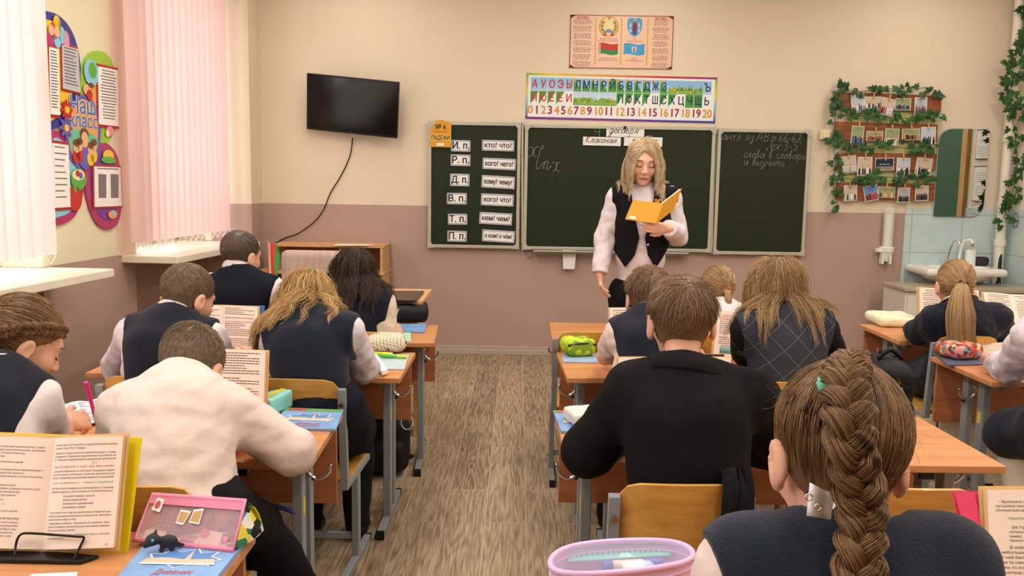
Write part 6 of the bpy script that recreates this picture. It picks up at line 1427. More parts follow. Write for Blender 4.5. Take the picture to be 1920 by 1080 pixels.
# ---- girl with plaits at the left edge
p = seated('girl with two plaits round her head, writing with a pink pen at the left edge', (-10, 930, 1.95), (0, 705, 2.08), (44, 640, 2.17), (-70, 760, 2.06), (62, 752, 2.08), ('z', -90, 850, ZE), ('z', 100, 826, ZE), ('d', .13, .16, 0), ('z', 126, 796, .70), .03, look=(radians(-48), radians(-32), 0), hs=1.0)
p.hand('L', (.5, .8, -.1), (0, 0, -1), -1); p.hand('R', (.25, .95, -.05), (-.75, .25, -.6), 1, curl=(.85, 1.0, .7))
p.body(hh=.0026); p.shirt(SHIRT, .014, wr=.006, wf=26, neck=-.004); p.vest(NAVYB, hole=.054); p.skirt(BLACKV); p.shoes()
PLAIT_HAND = p.J['wrR'].copy(); face_lines(p)
G = p.to_world(p.gather(2600, (.0, -.095, .02), 8, (.006, .011)))
b1 = p.to_world(np.array([(.058, .058, .064), (.074, .018, .056), (.080, -.030, .034), (.070, -.066, .006), (.056, -.084, -.030), (.048, -.080, -.07), (.048, -.078, -.11)]))
b2 = p.to_world(np.array([(-.058, .058, .064), (-.074, .018, .056), (-.080, -.030, .034), (-.070, -.066, .006), (-.056, -.084, -.030), (-.048, -.080, -.07), (-.048, -.078, -.11)]))
p.emit_hair([G, braid_strands(b1, .036, 60, 6, xh=(0, 0, 1)), braid_strands(b2, .036, 60, 6, xh=(0, 0, 1)), p.flyaways(90, .04)], CHEST, .0009, .6)
b = MB(); b.tube(p.to_world(np.array([(.081+.008*sin(t)*.2, -.004+.011*cos(t), -.058+.011*sin(t)) for t in np.linspace(0, 2*pi, 17)])), .0014, 6); b.build('earring', CHROME, p.root, world=True, smooth=True)
# ---- girl with the thick plait, nearest the camera
p = seated('girl with one thick chestnut plait, back turned, nearest the camera', (1590, 1330, 1.0), (1580, 1040, 1.03), (1570, 850, 1.12), (1400, 1078, 1.02), (1775, 1078, 1.02), (1330, 1250, 1.12), (1830, 1250, 1.12), ('d', .10, .18, -.02), ('d', -.10, .18, -.02), .02, look=(radians(2), radians(-22), radians(3)), hs=1.04)
rest(p, 'L'); rest(p, 'R')
p.body(h=.005, legs=False); p.shirt(SHIRTP, .013, wr=.003, h=.005, neck=-.005); p.vest(NAVY, .021, hole=0, neck=.068, h=.004, wr=.0012, out=.004); 
p.collar(SHIRT, .056, .014, .006, 'shirt_collar'); p.skirt(BLACKV)
tie = (.004, -.052, .110); G = p.to_world(p.gather(6500, tie, 10, (.004, .009)))
tp = p.to_world(np.array(tie)); path = [tp, at(1584, 712, y=1.03), at(1590, 762, y=.985), at(1594, 830, y=.955), at(1606, 900, y=.955), at(1616, 970, y=.95), at(1612, 1040, y=.925), at(1610, 1110, y=.91), at(1620, 1200, y=.915)]
p.emit_hair([G, braid_strands(path, .064, 210, 4.6, tight=lambda t: .8+.25*min(1, t*4)-.12*t), p.flyaways(140, .045)], CHEST, .0006, .7, capoff=.005)
b = MB(); b.lathe([(.004, -.014), (.009, -.008), (.010, 0), (.009, .008), (.004, .014)], at(1549, 714, y=1.03), rotm(.2, .3, 0), 14); b.build('hair_tie', mat('mint_hair_tie', '#7CCFAE', .6), p.root, world=True, smooth=True)
# two loose wisps and the white label of the vest
LAB = MB(); c0 = at(1525, 945, y=.965); 
g = [[at(1518+24*u+(-6)*v, 905+12*u+62*v-8*u*v, y=.968-.006*sin(pi*u)) for u in np.linspace(0, 1.9, 6)] for v in np.linspace(0, 1, 5)]
LAB.sheet(np.array(g), th=.001); lb = LAB.build('ribbon_collar', mat('white_satin', '#E9E4E8', .35, .5), p.root, world=True, smooth=True)
b = MB()
for (x, y) in ((1517, 932), (1534, 951)): b.tube(np.array([at(x+6*cos(t), y+6*sin(t), y=.957) for t in np.linspace(0, 2*pi, 13)]), .0011, 5)
b.build('silver_rings', CHROME, lb, world=True, smooth=True)
# ================================================================== the teacher
def quad_slab(mb, q, th, mi=None):
    """q: four 3D corners; thickness th behind the side they turn anticlockwise"""
    q = np.array(q, float); n = nrm(np.cross(q[1]-q[0], q[3]-q[0])); v = np.concatenate([q, q-n*th])
    mb.add(v, [(0, 1, 2, 3), (7, 6, 5, 4)]+[(i, i+4, (i+1) % 4+4, (i+1) % 4) for i in range(4)], mi)
TY = 4.9
J = dict(pel=at(1198, 552, y=TY+.02), nk=at(1206, 352, y=TY), hd=at(1207, 303, y=TY-.045), shL=at(1256, 371, y=TY), shR=at(1158, 371, y=TY), elL=at(1270, 442, y=TY+.02), elR=at(1134, 446, y=TY+.02), wrL=at(1254, 428, y=4.66), wrR=at(1124, 512, y=TY-.05), bow=[-.01])
for c, sg in (('L', 1), ('R', -1)):
    J['kn'+c] = np.array([J['pel'][0]+sg*.085, TY-.01, .45]); J['an'+c] = np.array([J['pel'][0]+sg*.085, TY+.01, .08])
t = Person('woman with shoulder-length blonde hair in a black waistcoat and white blouse, standing and reading', J, look=(pi-.02, radians(-16), radians(-3)), hs=1.06, skin=SKIN_LIGHT, th=1.0, arm=.95)
t.hand('L', (-.95, -.05, .05), (-.1, .9, .35), 1, curl=(.25, .5, .3), sc=.95, spread=.1).hand('R', (.12, -.12, -.98), (.95, 0, .1), -1, curl=(.35, .45, .3), sc=.95)
t.body(h=.006, hh=.0026)
t.shirt(mat('blouse_white', '#DFD3D8', .7, .2, bump=.3, bscale=24), .016, low=-.02, wr=.007, wf=26, h=.005, name='blouse'); t.collar(MATS['blouse_white'], .050, .034, .003, 'stand_collar', gap=.15)
b = MB()
for c in 'LR':
    d = nrm(J['wr'+c]-J['el'+c]); B = basis(d, (1, 0, 0)); b.lathe([(.040, -.055), (.043, -.03), (.043, .0), (.040, .002)], J['wr'+c], B, 18)
b.build('cuffs', MATS['blouse_white'], t.root, world=True, smooth=50)
def vcut(q):
    r = (q-J['nk'].astype(np.float32)) @ t.R.astype(np.float32); u, f, v = r[:, 0]-.012, r[:, 1], r[:, 2]
    g = np.interp(v, [-.6, -.44, -.27, -.15, .0, .1], [.07, .05, .016, .045, .068, .075]); hem = -.44+1.5*np.abs(np.abs(u)-.085)
    d = np.where(f > -.02, g-np.abs(u), -1.); d = np.maximum(d, np.where(f > 0, hem-v, -.33-v)); return d.astype(np.float32)
vb = Person.vest(t, mat('black_waistcoat', '#121214', .8, .2, bump=.2, bscale=200), .030, h=.005, low=-.1, hole=.058, neck=.05, wr=.002, name='waistcoat', out=.008)
bpy.data.objects.remove(vb)
cuts = []
for c in 'LR':
    sg = -1 if c == 'L' else 1; a = J['sh'+c]+t.x*sg*.018; f = cone(a+t.x*sg*.02, a+(J['el'+c]-a)*.6+t.x*sg*.05, .052, .07); cuts.append(lambda q, f=f: -f(q)); cuts.append(t.plane(a+t.x*sg*.02, t.x*sg))
wc = t.garment('waistcoat', t.torso, .030, MATS['black_waistcoat'], .0045, cuts+[vcut, t.plane(J['nk']+t.z*.012, t.z)], .002, 18.)
b = MB()
for (x, y) in ((1212, 430), (1215, 459)): b.ball(at(x, y, y=TY-.145), .0075, 10, 8)
b.build('button', mat('silver_button', '#C9C9CC', .25, metal=1.), wc, world=True, smooth=True)
b = MB()
for y in (362, 378, 394, 428, 446, 464, 482, 500): b.ball(at(1203, y, y=TY-.135), .004, 8, 6)
b.build('shirt_buttons', PVC, t.root, world=True, smooth=True)
P = np.array([J['pel'], *[J[k+c] for k in ('kn', 'an') for c in 'LR']])
t.garment('black_skirt', [t.torso[0]]+[(cone(J['pel']+t.x*sg*.06, J['pel']+t.x*sg*.075+np.array([0, 0, -.42]), .095, .085), .06) for sg in (-1, 1)]+[(cone(J['pel'], J['pel']+np.array([0, 0, -.42]), .09, .09), .05)], .012, BLKC, .008, [t.plane(J['pel']+t.z*.09, t.z)], .003, lo=P.min(0)-.2, hi=P.max(0)+.2); t.shoes()
t.loose(PLAT, 300, 16, .20, crown=(.01, .0, .115), part=.012, wave=.007, wf=20, off=.006, spread=.007, rad=.0011, step=.012, bias=(0, .06, 0), clothes=.034, lenvar=.35, guard=(.060, .10, .115), captint=.1)
face_lines(t)
b = MB(); b.ball(t.to_world(np.array([-.083, .006, -.045])), .006, 8, 6); b.build('earring', CHROME, t.root, world=True, smooth=True)
b = MB(); q = at(1233, 376, y=TY-.15); b.prism([(-.02, .004), (-.008, .012), (0, .002), (.008, .012), (.02, .004), (.004, -.016), (-.004, -.016)][::-1], .003, frame(q, MW)); b.build('lapel_pin', mat('gold_pin', '#D99A3A', .3, metal=.6), t.root, world=True)
# ---- her open book
BY = 4.63; OCH = mat('ochre_book_cover', '#D69A2C', .32, coat=.2); PAGE = mat('book_page', '#F3E4D6', .75); PEDGE = mat('page_edges', '#D9B98A', .8)
s1, s0 = at(1243, 381, y=BY+.015), at(1230, 419, y=BY-.015); l1, l0 = at(1187, 375, y=BY+.07), at(1172, 411, y=BY+.04); r1, r0 = at(1279, 353, y=BY+.13), at(1263, 394, y=BY+.09)
bk = empty('open_book', (s0+s1)/2, label='ochre hardback book held open in the teacher\'s left hand', cat='book')
b = MB(); quad_slab(b, [l0, s0, s1, l1], .003); quad_slab(b, [s0, r0, r1, s1], .003); b.build('cover', OCH, bk, world=True)
def inset(q, a, dy): c = np.mean(q, 0); return [c+(p-c)*a+np.array([0, dy, 0]) for p in q]
b = MB(); quad_slab(b, inset([l0, s0, s1, l1], .95, .0045), .012); quad_slab(b, inset([s0, r0, r1, s1], .95, .0045), .012); b.build('page_block', PAGE, bk, world=True)
b = MB(); c = lambda a, e: l0+(s0-l0)*a+(l1-l0)*e-np.array([0, .0008, 0]); quad_slab(b, [c(.10, .08), c(.30, .08), c(.30, .2), c(.10, .2)], .0008); b.build('spine_label', PAPER, bk, world=True)
# ================================================================== books, cases and bags
PAGEP = mat('textbook_page', '#F1DDCF', .6); PINKT = mat('print_ink', '#4A3C40', .7); REDT = mat('red_print', '#B4453C', .6); GRT = mat('green_print', '#7FA04A', .6)
def textbook(label, G0, G1, R0, L0, th=(.012, .012), cover=None, cm=.006, text='bars', seed=1, stand=None, lines=26, name='open_textbook', pic=None, group='open textbooks on stands', edge_only=None):
    """gutter bottom/top and the outer bottom corners of the right and left page; the pages are seen from the front"""
    G0, G1, R0, L0 = (np.asarray(v, float) for v in (G0, G1, R0, L0)); up = G1-G0; H_ = np.linalg.norm(up); upn = up/H_
    o = empty(name, G0, label=label, cat='book', group=group); n0 = nrm(np.cross(R0-L0, up))
    if n0[1] > 0: n0 = -n0
    sides = [(R0, 1, th[1]), (L0, -1, th[0])]
    def P(side, t, v, dz=0.):
        e, sg, tk = side; a = G0+(e-G0)*t+up*v; z = tk*min(1, t*6)**.6+.007*sin(pi*min(1, t*1.02))**1.; return a+n0*(z+dz)
    c = MB()
    for e, sg, tk in sides:
        q = [G0+(G0-e)*.0-up*cm/H_, e+(e-G0)*cm/np.linalg.norm(e-G0)-up*cm/H_, e+(e-G0)*cm/np.linalg.norm(e-G0)+up*(1+cm/H_), G1+up*cm/H_]
        if sg < 0: q = [q[1], q[0], q[3], q[2]]
        quad_slab(c, [p-n0*.0005 for p in q], .0025)
    c.build('cover', cover or mat('card_cover', '#D8B07C', .5), o, world=True)
    for sd in sides:
        b = MB(); T = np.r_[np.linspace(0, .3, 6), np.linspace(.4, 1, 5)]; f = np.array([[P(sd, t_, v) for t_ in T] for v in (0, 1)])
        bk_ = np.array([[G0+(sd[0]-G0)*t_+up*v for t_ in T] for v in (0, 1)]); b.sheet(f, 0)
        for v in (0, 1): b.sheet(np.array([f[v], bk_[v]]), 1)
        b.sheet(np.array([[f[0, -1], f[1, -1]], [bk_[0, -1], bk_[1, -1]]]), 1)
        W_ = np.linalg.norm(sd[0]-G0)
        def mp(x, y, sd=sd, W_=W_): return P(sd, x/W_ if sd[1] > 0 else 1-x/W_, y/H_, .0007)
        if edge_only: pass
        elif text == 'bars' or (isinstance(text, dict) and sd[1] not in text):
            rn = random.Random(seed*7+sd[1]); h = H_/lines*.25
            for i in range(lines):
                if rn.random() < .1: continue
                y = H_*(.94-.88*i/lines); x = W_*.1+(W_*.08 if rn.random() < .2 else 0); xe = W_*(.9 if rn.random() < .75 else rn.uniform(.45, .8)); mi = 2 if rn.random() > .06 else 3
                if pic and sd[1] == pic[0] and y < H_*pic[2] and y > H_*pic[4]: x = W_*pic[3] if pic[1] < .3 else x
                while x < xe:
                    wl = min(xe-x, rn.uniform(2, 7)*h*.8); b.add([mp(x, y), mp(x+wl, y), mp(x+wl, y+h), mp(x, y+h)], [(0, 1, 2, 3)], mi); x += wl+h*.7
        else:
            for (s_, x, y, sz, mi) in text[sd[1]]:
                v, f_ = text_geo(s_, sz*1.12*H_, 'LEFT')
                if len(v):
                    wv = v[:, 0].max(); fit = W_*(.93-x); kx = fit/wv if (wv*.82 > fit or len(s_) > 34) else .82
                    b.add([mp(a*kx+x*W_, e+y*H_) for a, e, _z in v], f_, mi)
        if pic and pic[0] == sd[1]:
            x0, x1, y1, y0 = W_*pic[1], W_*pic[3], H_*pic[2], H_*pic[4]; b.add([mp(x0, y0), mp(x1, y0), mp(x1, y1), mp(x0, y1)], [(0, 1, 2, 3)], 4); 
            for k in range(5): xk = x0+(x1-x0)*(k+.5)/5; w2 = (x1-x0)*.09; b.add([mp(xk-w2, y0)+n0*.0004, mp(xk+w2, y0)+n0*.0004, mp(xk, y0+(y1-y0)*.7)+n0*.0004], [(0, 1, 2)], 5)
        b.build('page_block', [PAGEP, PEDGE, PINKT, REDT, mat('picture_teal', '#7FB8B4', .6), mat('picture_green', '#3E6A3A', .6), GRT], o, world=True, smooth=30)
    return o
def B4(y0, y1, g0, g1, r0, l0): return at(*g0, y=y0), at(*g1, y=y1), at(*r0, y=y0), at(*l0, y=y0)
# -- front left, with readable print
TR = {1: [('какие могут относиться одушевлённые имена', .06, .93, .022, 2), ('нужные слова. (По А. Гайдару.)', .06, .90, .022, 2), ('Укажите словосочетания прилагательных с ними,', .06, .855, .022, 2), ('пропишите. В данном предложении поставьте их', .06, .825, .022, 2), ('те. Запишите предложения подчеркнув окончания', .06, .795, .022, 2), ('Д. п.', .62, .76, .024, 3), ('Вин. От прилагат. и к(о)й, (о)м, (е)м узнаём...', .08, .73, .022, 3), ('Докажите правильность написания безударных падеж-', .08, .69, .021, 2), ('ных окончаний, используя в качестве доказательства', .06, .66, .021, 2), ('второе. В данном упражнении выделите окончания.', .06, .63, .021, 2), ('Если сомневаешься — сверься с правилом.', .08, .585, .022, 6),
          ('198. Прочитайте отрывок из стихотворения А. Пушкина', .06, .535, .022, 2), ('«Зимняя дорога». Достаточно ли прилагательных?', .06, .505, .022, 2), ('По дороге зимней, скучной', .26, .465, .024, 2), ('тройка борзая бежит,', .26, .432, .024, 2), ('колокольчик однозвучный', .26, .399, .024, 2), ('утомительно гремит.', .26, .366, .024, 2), ('• Прочитайте текст ещё раз внимательно. Обратите вни-', .06, .32, .021, 2), ('мание на написание выделенных в словах букв. Запомните', .06, .29, .021, 2), ('правописание каждого слова.', .06, .26, .021, 2), ('• Закройте учебник. Запишите по памяти. Обо-', .06, .225, .021, 2), ('значьте в именах прилагательных окончания падежей.', .06, .195, .021, 2), ('Что для этого нужно сделать?', .06, .165, .021, 2), ('Сверьте правильность написанного текста с текстом', .1, .125, .021, 2), ('в учебном пособии.', .06, .095, .021, 2), ('125', .88, .03, .022, 2)],
      -1: [('словосочетания имён прилагательных с имен-', .35, .91, .021, 2), ('ными с ними существительными, дополнив', .33, .88, .021, 2), ('окончания. Обозначьте падеж под-', .35, .85, .021, 2), ('чёркните слова.', .35, .82, .021, 2), ('— дополнительное задание.', .42, .77, .021, 2), ('Спишите, согласовывая имена прилагательные с', .33, .70, .021, 2), ('именами и схемами слов. Укажите их', .33, .67, .021, 2), ('падежи в прилагательных словосочетаниях', .33, .64, .021, 2), ('шёл мальчик в (белый) халате в', .33, .56, .021, 2), ('(ранний) вечером. (Серый) слоном стра-', .33, .53, .021, 2), ('на (красный) листе. Незнайка возле', .33, .50, .021, 2), ('кружка, к которой ему говорили', .33, .47, .021, 2), ('(Н. Носов.)', .45, .43, .021, 2), ('***', .55, .385, .024, 3), ('Помню слово один в листе записей.', .33, .33, .021, 2), ('Удивительная прогулка!', .42, .265, .026, 2), ('Ребята гуляли по лесу и увидели', .38, .23, .021, 2), ('красивый пруд. Над ними летели', .38, .20, .021, 2), ('небольшие голуби неба. К нему', .38, .17, .021, 2), ('прилетел весёлый пушистый', .38, .14, .021, 2), ('клёст. Под берёзой их ждал.', .38, .11, .021, 2)]}
y0 = 1.63; g0, g1, r0, l0 = (81, 1030), (103, 822), (218, 1026), (-95, 1024)
bk = textbook('open textbook with dense print on the black wire stand, backed by a yellow folder', *B4(y0, y0+.075, g0, g1, r0, l0), th=(.008, .012), text=TR, seed=2)
q = [at(-120, 1035, y=y0+.012), at(238, 1046, y=y0+.018), at(266, 820, y=y0+.10), at(-120, 806, y=y0+.10)]; f = empty('plastic_folder', (q[0]+q[1])/2, label='bright yellow folder standing behind the textbook on the black stand', cat='folder')
b = MB(); quad_slab(b, q, .004); b.build('folder_sheet', mat('yellow_folder', '#E9D21F', .3), f, world=True, bevel=.001)
z0 = .641; st = empty('book_stand', at(95, 1040, z=z0), label='black wire book stand on the desk at the lower left', cat='stand')
b = MB(); quad_slab(b, [at(-60, 1048, z=z0+.008), at(150, 1052, z=z0+.008), at(186, 1040, z=z0+.008), at(-40, 1022, z=z0+.008)], .007); b.build('base_plate', BLK, st, world=True, bevel=.002)
b = MB(); yy = y0-.018; b.tube(spline([at(28, 1042, y=yy-.015), at(30, 1020, y=yy), at(38, 1003, y=yy), at(60, 1000, y=yy), at(140, 1006, y=yy), at(157, 1008, y=yy), at(150, 1025, y=yy), at(138, 1050, y=yy-.015)], 5), .0024, 7); b.build('wire_page_holder', BLK, st, world=True, smooth=True)
# -- others
textbook('open textbook in front of the bent boy in the pale shirt', *B4(2.62, 2.69, (402, 775), (408, 657), (497, 778), (296, 775)), th=(.008, .022), seed=3, lines=22)
textbook('open textbook backed by the blue folder, before the boy in the navy vest', *B4(3.50, 3.56, (416, 655), (417, 574), (484, 658), (372, 655)), th=(.008, .010), seed=4, lines=20)
q = [at(380, 660, y=3.512), at(492, 662, y=3.515), at(496, 573, y=3.575), at(384, 572, y=3.575)]; b = MB(); quad_slab(b, q, .004); tag(b.build('plastic_folder', mat('blue_folder', '#2F6FC0', .3)), 'blue plastic folder standing behind an open textbook on the second left desk', 'folder')
textbook('open textbook beside the short-haired boy at the window', *B4(4.20, 4.28, (418, 585), (412, 512), (470, 585), (372, 588)), th=(.008, .008), seed=5, lines=14)
textbook('open textbook in front of the fair boy in glasses', *B4(3.66, 3.73, (1198, 668), (1198, 579), (1258, 668), (1142, 668)), th=(.016, .008), seed=6, lines=20)
textbook('open textbook hidden mostly behind the black jacket', *B4(2.62, 2.68, (1262, 785), (1262, 672), (1370, 785), (1158, 785)), th=(.012, .008), seed=7, lines=22)
q = [at(1160, 790, y=2.632), at(1360, 790, y=2.635), at(1358, 664, y=2.70), at(1178, 667, y=2.70)]; b = MB(); quad_slab(b, q, .004); tag(b.build('plastic_folder', mat('speckled_folder', '#1C1A20', .3, var=.9, vscale=160)), 'dark speckled folder behind the textbook of the boy in the black jacket', 'folder')
textbook('open textbook with a small colour picture, left of the checked pinafore', *B4(3.58, 3.65, (1406, 676), (1412, 591), (1476, 678), (1336, 668)), th=(.016, .008), seed=8, lines=20, pic=(-1, .14, .22, .46, .07))
q = [at(1332, 676, y=3.592), at(1470, 680, y=3.595), at(1470, 588, y=3.665), at(1340, 588, y=3.665)]; b = MB(); quad_slab(b, q, .004); tag(b.build('plastic_folder', MATS['blue_folder']), 'blue plastic folder edge behind the textbook with the colour picture', 'folder')
textbook('open textbook in front of the girl with the long ponytail', *B4(4.60, 4.66, (1782, 622), (1780, 544), (1836, 624), (1722, 618)), th=(.022, .01), seed=9, lines=20)
textbook('large open textbook at the right edge, beside the ponytail girl', *B4(4.52, 4.62, (1908, 622), (1893, 553), (1975, 626), (1856, 618)), th=(.008, .008), seed=10, lines=20)
TQ = {1: [], -1: [('• Выпишите словосочетания с изученными лучшими', 0.09, .90, .026, 2), ('лучшими окончаниями имён прилагательных. Об-', 0.06, .865, .026, 2), ('окончания имён прилагательных.', 0.06, .83, .026, 2), ('Нашествие — нападение.', 0.16, .765, .028, 6), ('204. Прочитайте. Спишите, распределив прила-', 0.18, .69, .027, 2), ('гательные, данные в скобках, с существитель-', 0.16, .655, .027, 2), ('ными. Обозначьте падеж прилагательных.', 0.16, .62, .027, 2), ('Укажите падеж.', 0.16, .585, .027, 2), ('В комнату вошли (маленький) девочка с', 0.16, .53, .03, 2), ('небольшим (кружевным) зонтиком в руках.', 0.09, .49, .03, 2), ('У неё были (круглые) глаза, которые всё вре-', 0.09, .45, .03, 2), ('мя то смотрели из-за (большой) книги. Все по-', 0.09, .41, .03, 2), ('няли, что это и есть Маша.', 0.09, .37, .03, 2), ('Синеглазка. (По Н. Носову.)', 0.09, .33, .03, 2), ('205. Прочитайте.', 0.19, .23, .027, 3)]}
textbook('open textbook with green and red marks in the pink folder at the lower right', *B4(1.36, 1.43, (2075, 1150), (2060, 918), (2290, 1150), (1850, 1150)), th=(.016, .01), text=TQ, seed=11)
PF = mat('pink_folder', '#E0476E', .35); q = [at(1838, 1160, y=1.372), at(2300, 1165, y=1.375), at(2290, 912, y=1.448), at(1786, 921, y=1.448)]; f = empty('plastic_folder', (q[0]+q[1])/2, label='bright pink folder standing at the lower right corner, holding a textbook', cat='folder')
b = MB(); quad_slab(b, q, .004); q2 = [at(1850, 1160, y=1.352), at(1876, 1160, y=1.352), at(1828, 925, y=1.425), at(1790, 921, y=1.44)]; quad_slab(b, q2, .002); b.build('folder_sheet', PF, f, world=True)
# ---- flat things on the desks
def flat(name, label, cat, px, z, th, m, group=None, art=None, mats=None):
    P = np.array([at(x, y, z=z+th) for x, y in px]); c = P.mean(0); o = empty(name, (c[0], c[1], z), label=label, cat=cat, group=group)
    b = MB(); b.prism([(p[0], p[1]) for p in P][::-1], th, z0=z); b.build('cover' if cat in ('diary', 'notebook') else 'sheet', m, o, world=True, bevel=min(.001, th/3))
    if art:
        b = MB(); f = lambda u, v, dz=.0004: (P[3]+(P[2]-P[3])*u)*(1-v)+(P[0]+(P[1]-P[0])*u)*v+np.array([0, 0, dz]); art(b, f); b.build('cover_print', mats, o, world=True)
    return o
DZ0 = .6405; BLUE = mat('diary_blue', '#7FA6D6', .25, var=.15, vscale=14); DM = [mat('diary_red', '#C0454A', .4), mat('diary_green', '#5FA05A', .4), mat('diary_building', '#C9BBA4', .4), mat('diary_white', '#F0EEF0', .4), mat('diary_deep', '#5B8AC8', .3)]
def diary_art(b, f, txt=False):
    poly = lambda pts, mi, dz=.0004: b.add([f(u, v, dz) for u, v in pts], [tuple(range(len(pts)))], mi)
    poly([(.02, .84), (.98, .84), (.98, .99), (.02, .99)], 1); poly([(.06, .86), (.4, .86), (.34, .97), (.1, .96)], 0, .0008)
    star = [(.12, .42), (.2, .5), (.14, .6), (.28, .62), (.34, .74), (.46, .66), (.6, .76), (.66, .64), (.84, .68), (.80, .56), (.92, .5), (.8, .42), (.84, .34), (.62, .36), (.5, .28), (.4, .36)]; poly(star, 3, .0008); poly([(.5+(u-.5)*.93, .5+(v-.5)*.93) for u, v in star], 4, .0011)
    poly([(.12, .38), (.88, .38), (.84, .5), (.6, .48), (.57, .72), (.54, .48), (.36, .52), (.16, .5)], 2, .0014); poly([(.12, .36), (.88, .36), (.88, .39), (.12, .39)], 3, .0017)
    if txt:
        v, fa = text_geo('Дневник', .15, 'CENTER', .3, .006)
        if len(v): b.add([f(.52+a*.62, .2+e, .0008) for a, e, _ in v], fa, 0)
    poly([(.3, .08), (.72, .08), (.72, .11), (.3, .11)], 0, .0006)
flat('school_diary', 'blue school diary with a building on its cover, beside the mint pencil box', 'diary', [(535, 764), (644, 768), (630, 804), (510, 801)], DZ0, .008, BLUE, 'school diaries', lambda b, f: diary_art(b, f, True), DM)
flat('school_diary', 'blue school diary lettered Дневник under the pink transparent case, lower left', 'diary', [(280, 1008), (462, 1012), (398, 1092), (212, 1090)], DZ0, .010, BLUE, 'school diaries', lambda b, f: diary_art(b, f, True), DM)
flat('school_diary', 'blue and red school diary under the white box, left of the black jacket', 'diary', [(1037, 769), (1112, 769), (1130, 808), (1052, 808)], DZ0, .008, BLUE, 'school diaries', diary_art, DM)
flat('exercise_book', 'thin pale blue exercise book under the lime-green pencil case', 'notebook', [(1052, 664), (1118, 662), (1122, 679), (1056, 678)], DZ0, .005, mat('pale_blue_cover', '#9DB4D6', .3))
flat('exercise_book', 'pale transparent-blue exercise book by the green pens', 'notebook', [(706, 664), (768, 664), (758, 692), (700, 690)], DZ0, .005, mat('clear_blue_cover', '#B9CCDA', .2))
flat('exercise_book', 'blue picture-covered book under the black pencil case', 'notebook', [(738, 607), (800, 607), (795, 622), (734, 620)], DZ0, .008, BLUE)
flat('paper_sheet', 'mint green paper sheet at the edge of the front left desk', 'paper', [(736, 621), (770, 622), (771, 640), (734, 639)], DZ0, .001, mat('mint_paper', '#A9D6BC', .7))
flat('paper_sheet', 'white paper corner at the very bottom edge of the picture', 'paper', [(60, 1076), (146, 1072), (140, 1100), (20, 1104)], DZ0, .001, PAPER)
flat('exercise_book', 'dark grey folder lying under the floral pencil case', 'notebook', [(1746, 660), (1826, 655), (1860, 682), (1778, 684)], DZ0, .006, mat('slate_cover', '#565C74', .35))
flat('file_folder', 'dark brown leather folder lying on the corner of the teacher desk', 'folder', [(716, 545), (795, 545), (780, 563), (700, 561)], TH+.001, .012, mat('brown_leather', '#38231F', .35, .5))
flat('paper_sheet', 'papers lying on top of the shelf unit', 'paper', [(632, 457), (700, 458), (690, 460), (625, 460)], zt_shelf, .003, PAPER)
def notebook(label, px, z, seed):
    P = [at(x, y, z=z) for x, y in px]; o = empty('open_notebook', sum(P)/4, label=label, cat='notebook', group='open exercise books'); M0 = (P[0]+P[1])/2; M1 = (P[3]+P[2])/2; rn = random.Random(seed)
    b = MB()
    for a0, a1, c0, c1 in ((P[0], P[3], M0, M1), (M0, M1, P[1], P[2])):
        g = np.array([[(a0+(c0-a0)*u)*(1-v)+(a1+(c1-a1)*u)*v+np.array([0, 0, .004+.007*sin(pi*u)]) for u in np.linspace(0, 1, 8)] for v in (0, 1)]); b.sheet(g, 0)
        for i in range(13):
            v = .08+.065*i
            for (u0, u1) in ((.1, rn.uniform(.3, .5)), (.52, rn.uniform(.6, .92))): b.sheet(np.array([[(a0+(c0-a0)*u)*(1-w_)+(a1+(c1-a1)*u)*w_+np.array([0, 0, .0046+.007*sin(pi*u)]) for u in (u0, (u0+u1)/2, u1)] for w_ in (v, v+.02)]), 1)
    b.build('pages', [PAPER, mat('violet_ink', '#6A64A0', .7)], o, world=True, smooth=30); return o
notebook('open exercise book under the hand with the pink pen', [(118, 762), (212, 748), (248, 786), (140, 806)], DZ0, 1)
notebook('open exercise book before the pupil at the right edge', [(1826, 650), (1898, 640), (1930, 672), (1850, 682)], DZ0, 2)
notebook('open exercise book under the blonde girl\'s sleeve', [(630, 672), (706, 668), (724, 700), (640, 704)], DZ0, 3)
notebook('open exercise book in front of the dark-haired girl', [(690, 618), (742, 618), (738, 636), (684, 636)], DZ0, 4)
b = MB(); P = [at(x, y, z=DZ0+.02) for x, y in ((705, 664), (727, 694), (716, 698), (694, 668))]; b.prism([(p[0], p[1]) for p in P], .018, z0=DZ0+.006); tag(b.build('eraser_card', PAPER, bevel=.002), 'white folded card leaning beside the checked pencil case', 'card')
def pen(label, a, c, r, m, m2, cap=.35, name='pen'):
    a, c = np.asarray(a), np.asarray(c); b = MB(); d = c-a; b.tube([a, a+d*.06, a+d*.1, c], [r*.25, r*.7, r, r], 10); o = tag(b.build(name, m, smooth=50), label, 'pen', 'pens and markers')
    b = MB(); b.cyl(c-d*cap, c+d*.02, r*1.15, n=10); b.build('pen_cap', m2, o, smooth=50); return o
LIME = mat('lime_plastic', '#B5D622', .3); GRP = mat('green_plastic', '#3FAE3A', .3); HOT = mat('hot_pink_plastic', '#E0369A', .3)
pen('lime green marker lying before the checked pencil case', at(690, 662, z=DZ0+.018), at(735, 665, z=DZ0+.018), .008, LIME, mat('yellow_lime', '#D9E03A', .3)); pen('bright green pen lying under the lime marker', at(712, 668, z=DZ0+.013), at(762, 669, z=DZ0+.013), .006, GRP, LIME)
ph = PLAIT_HAND; pen('hot pink pen in the hand of the girl with plaits', ph+np.array([.035, .10, -.035]), ph+np.array([.03, .055, .105]), .0055, HOT, HOT)
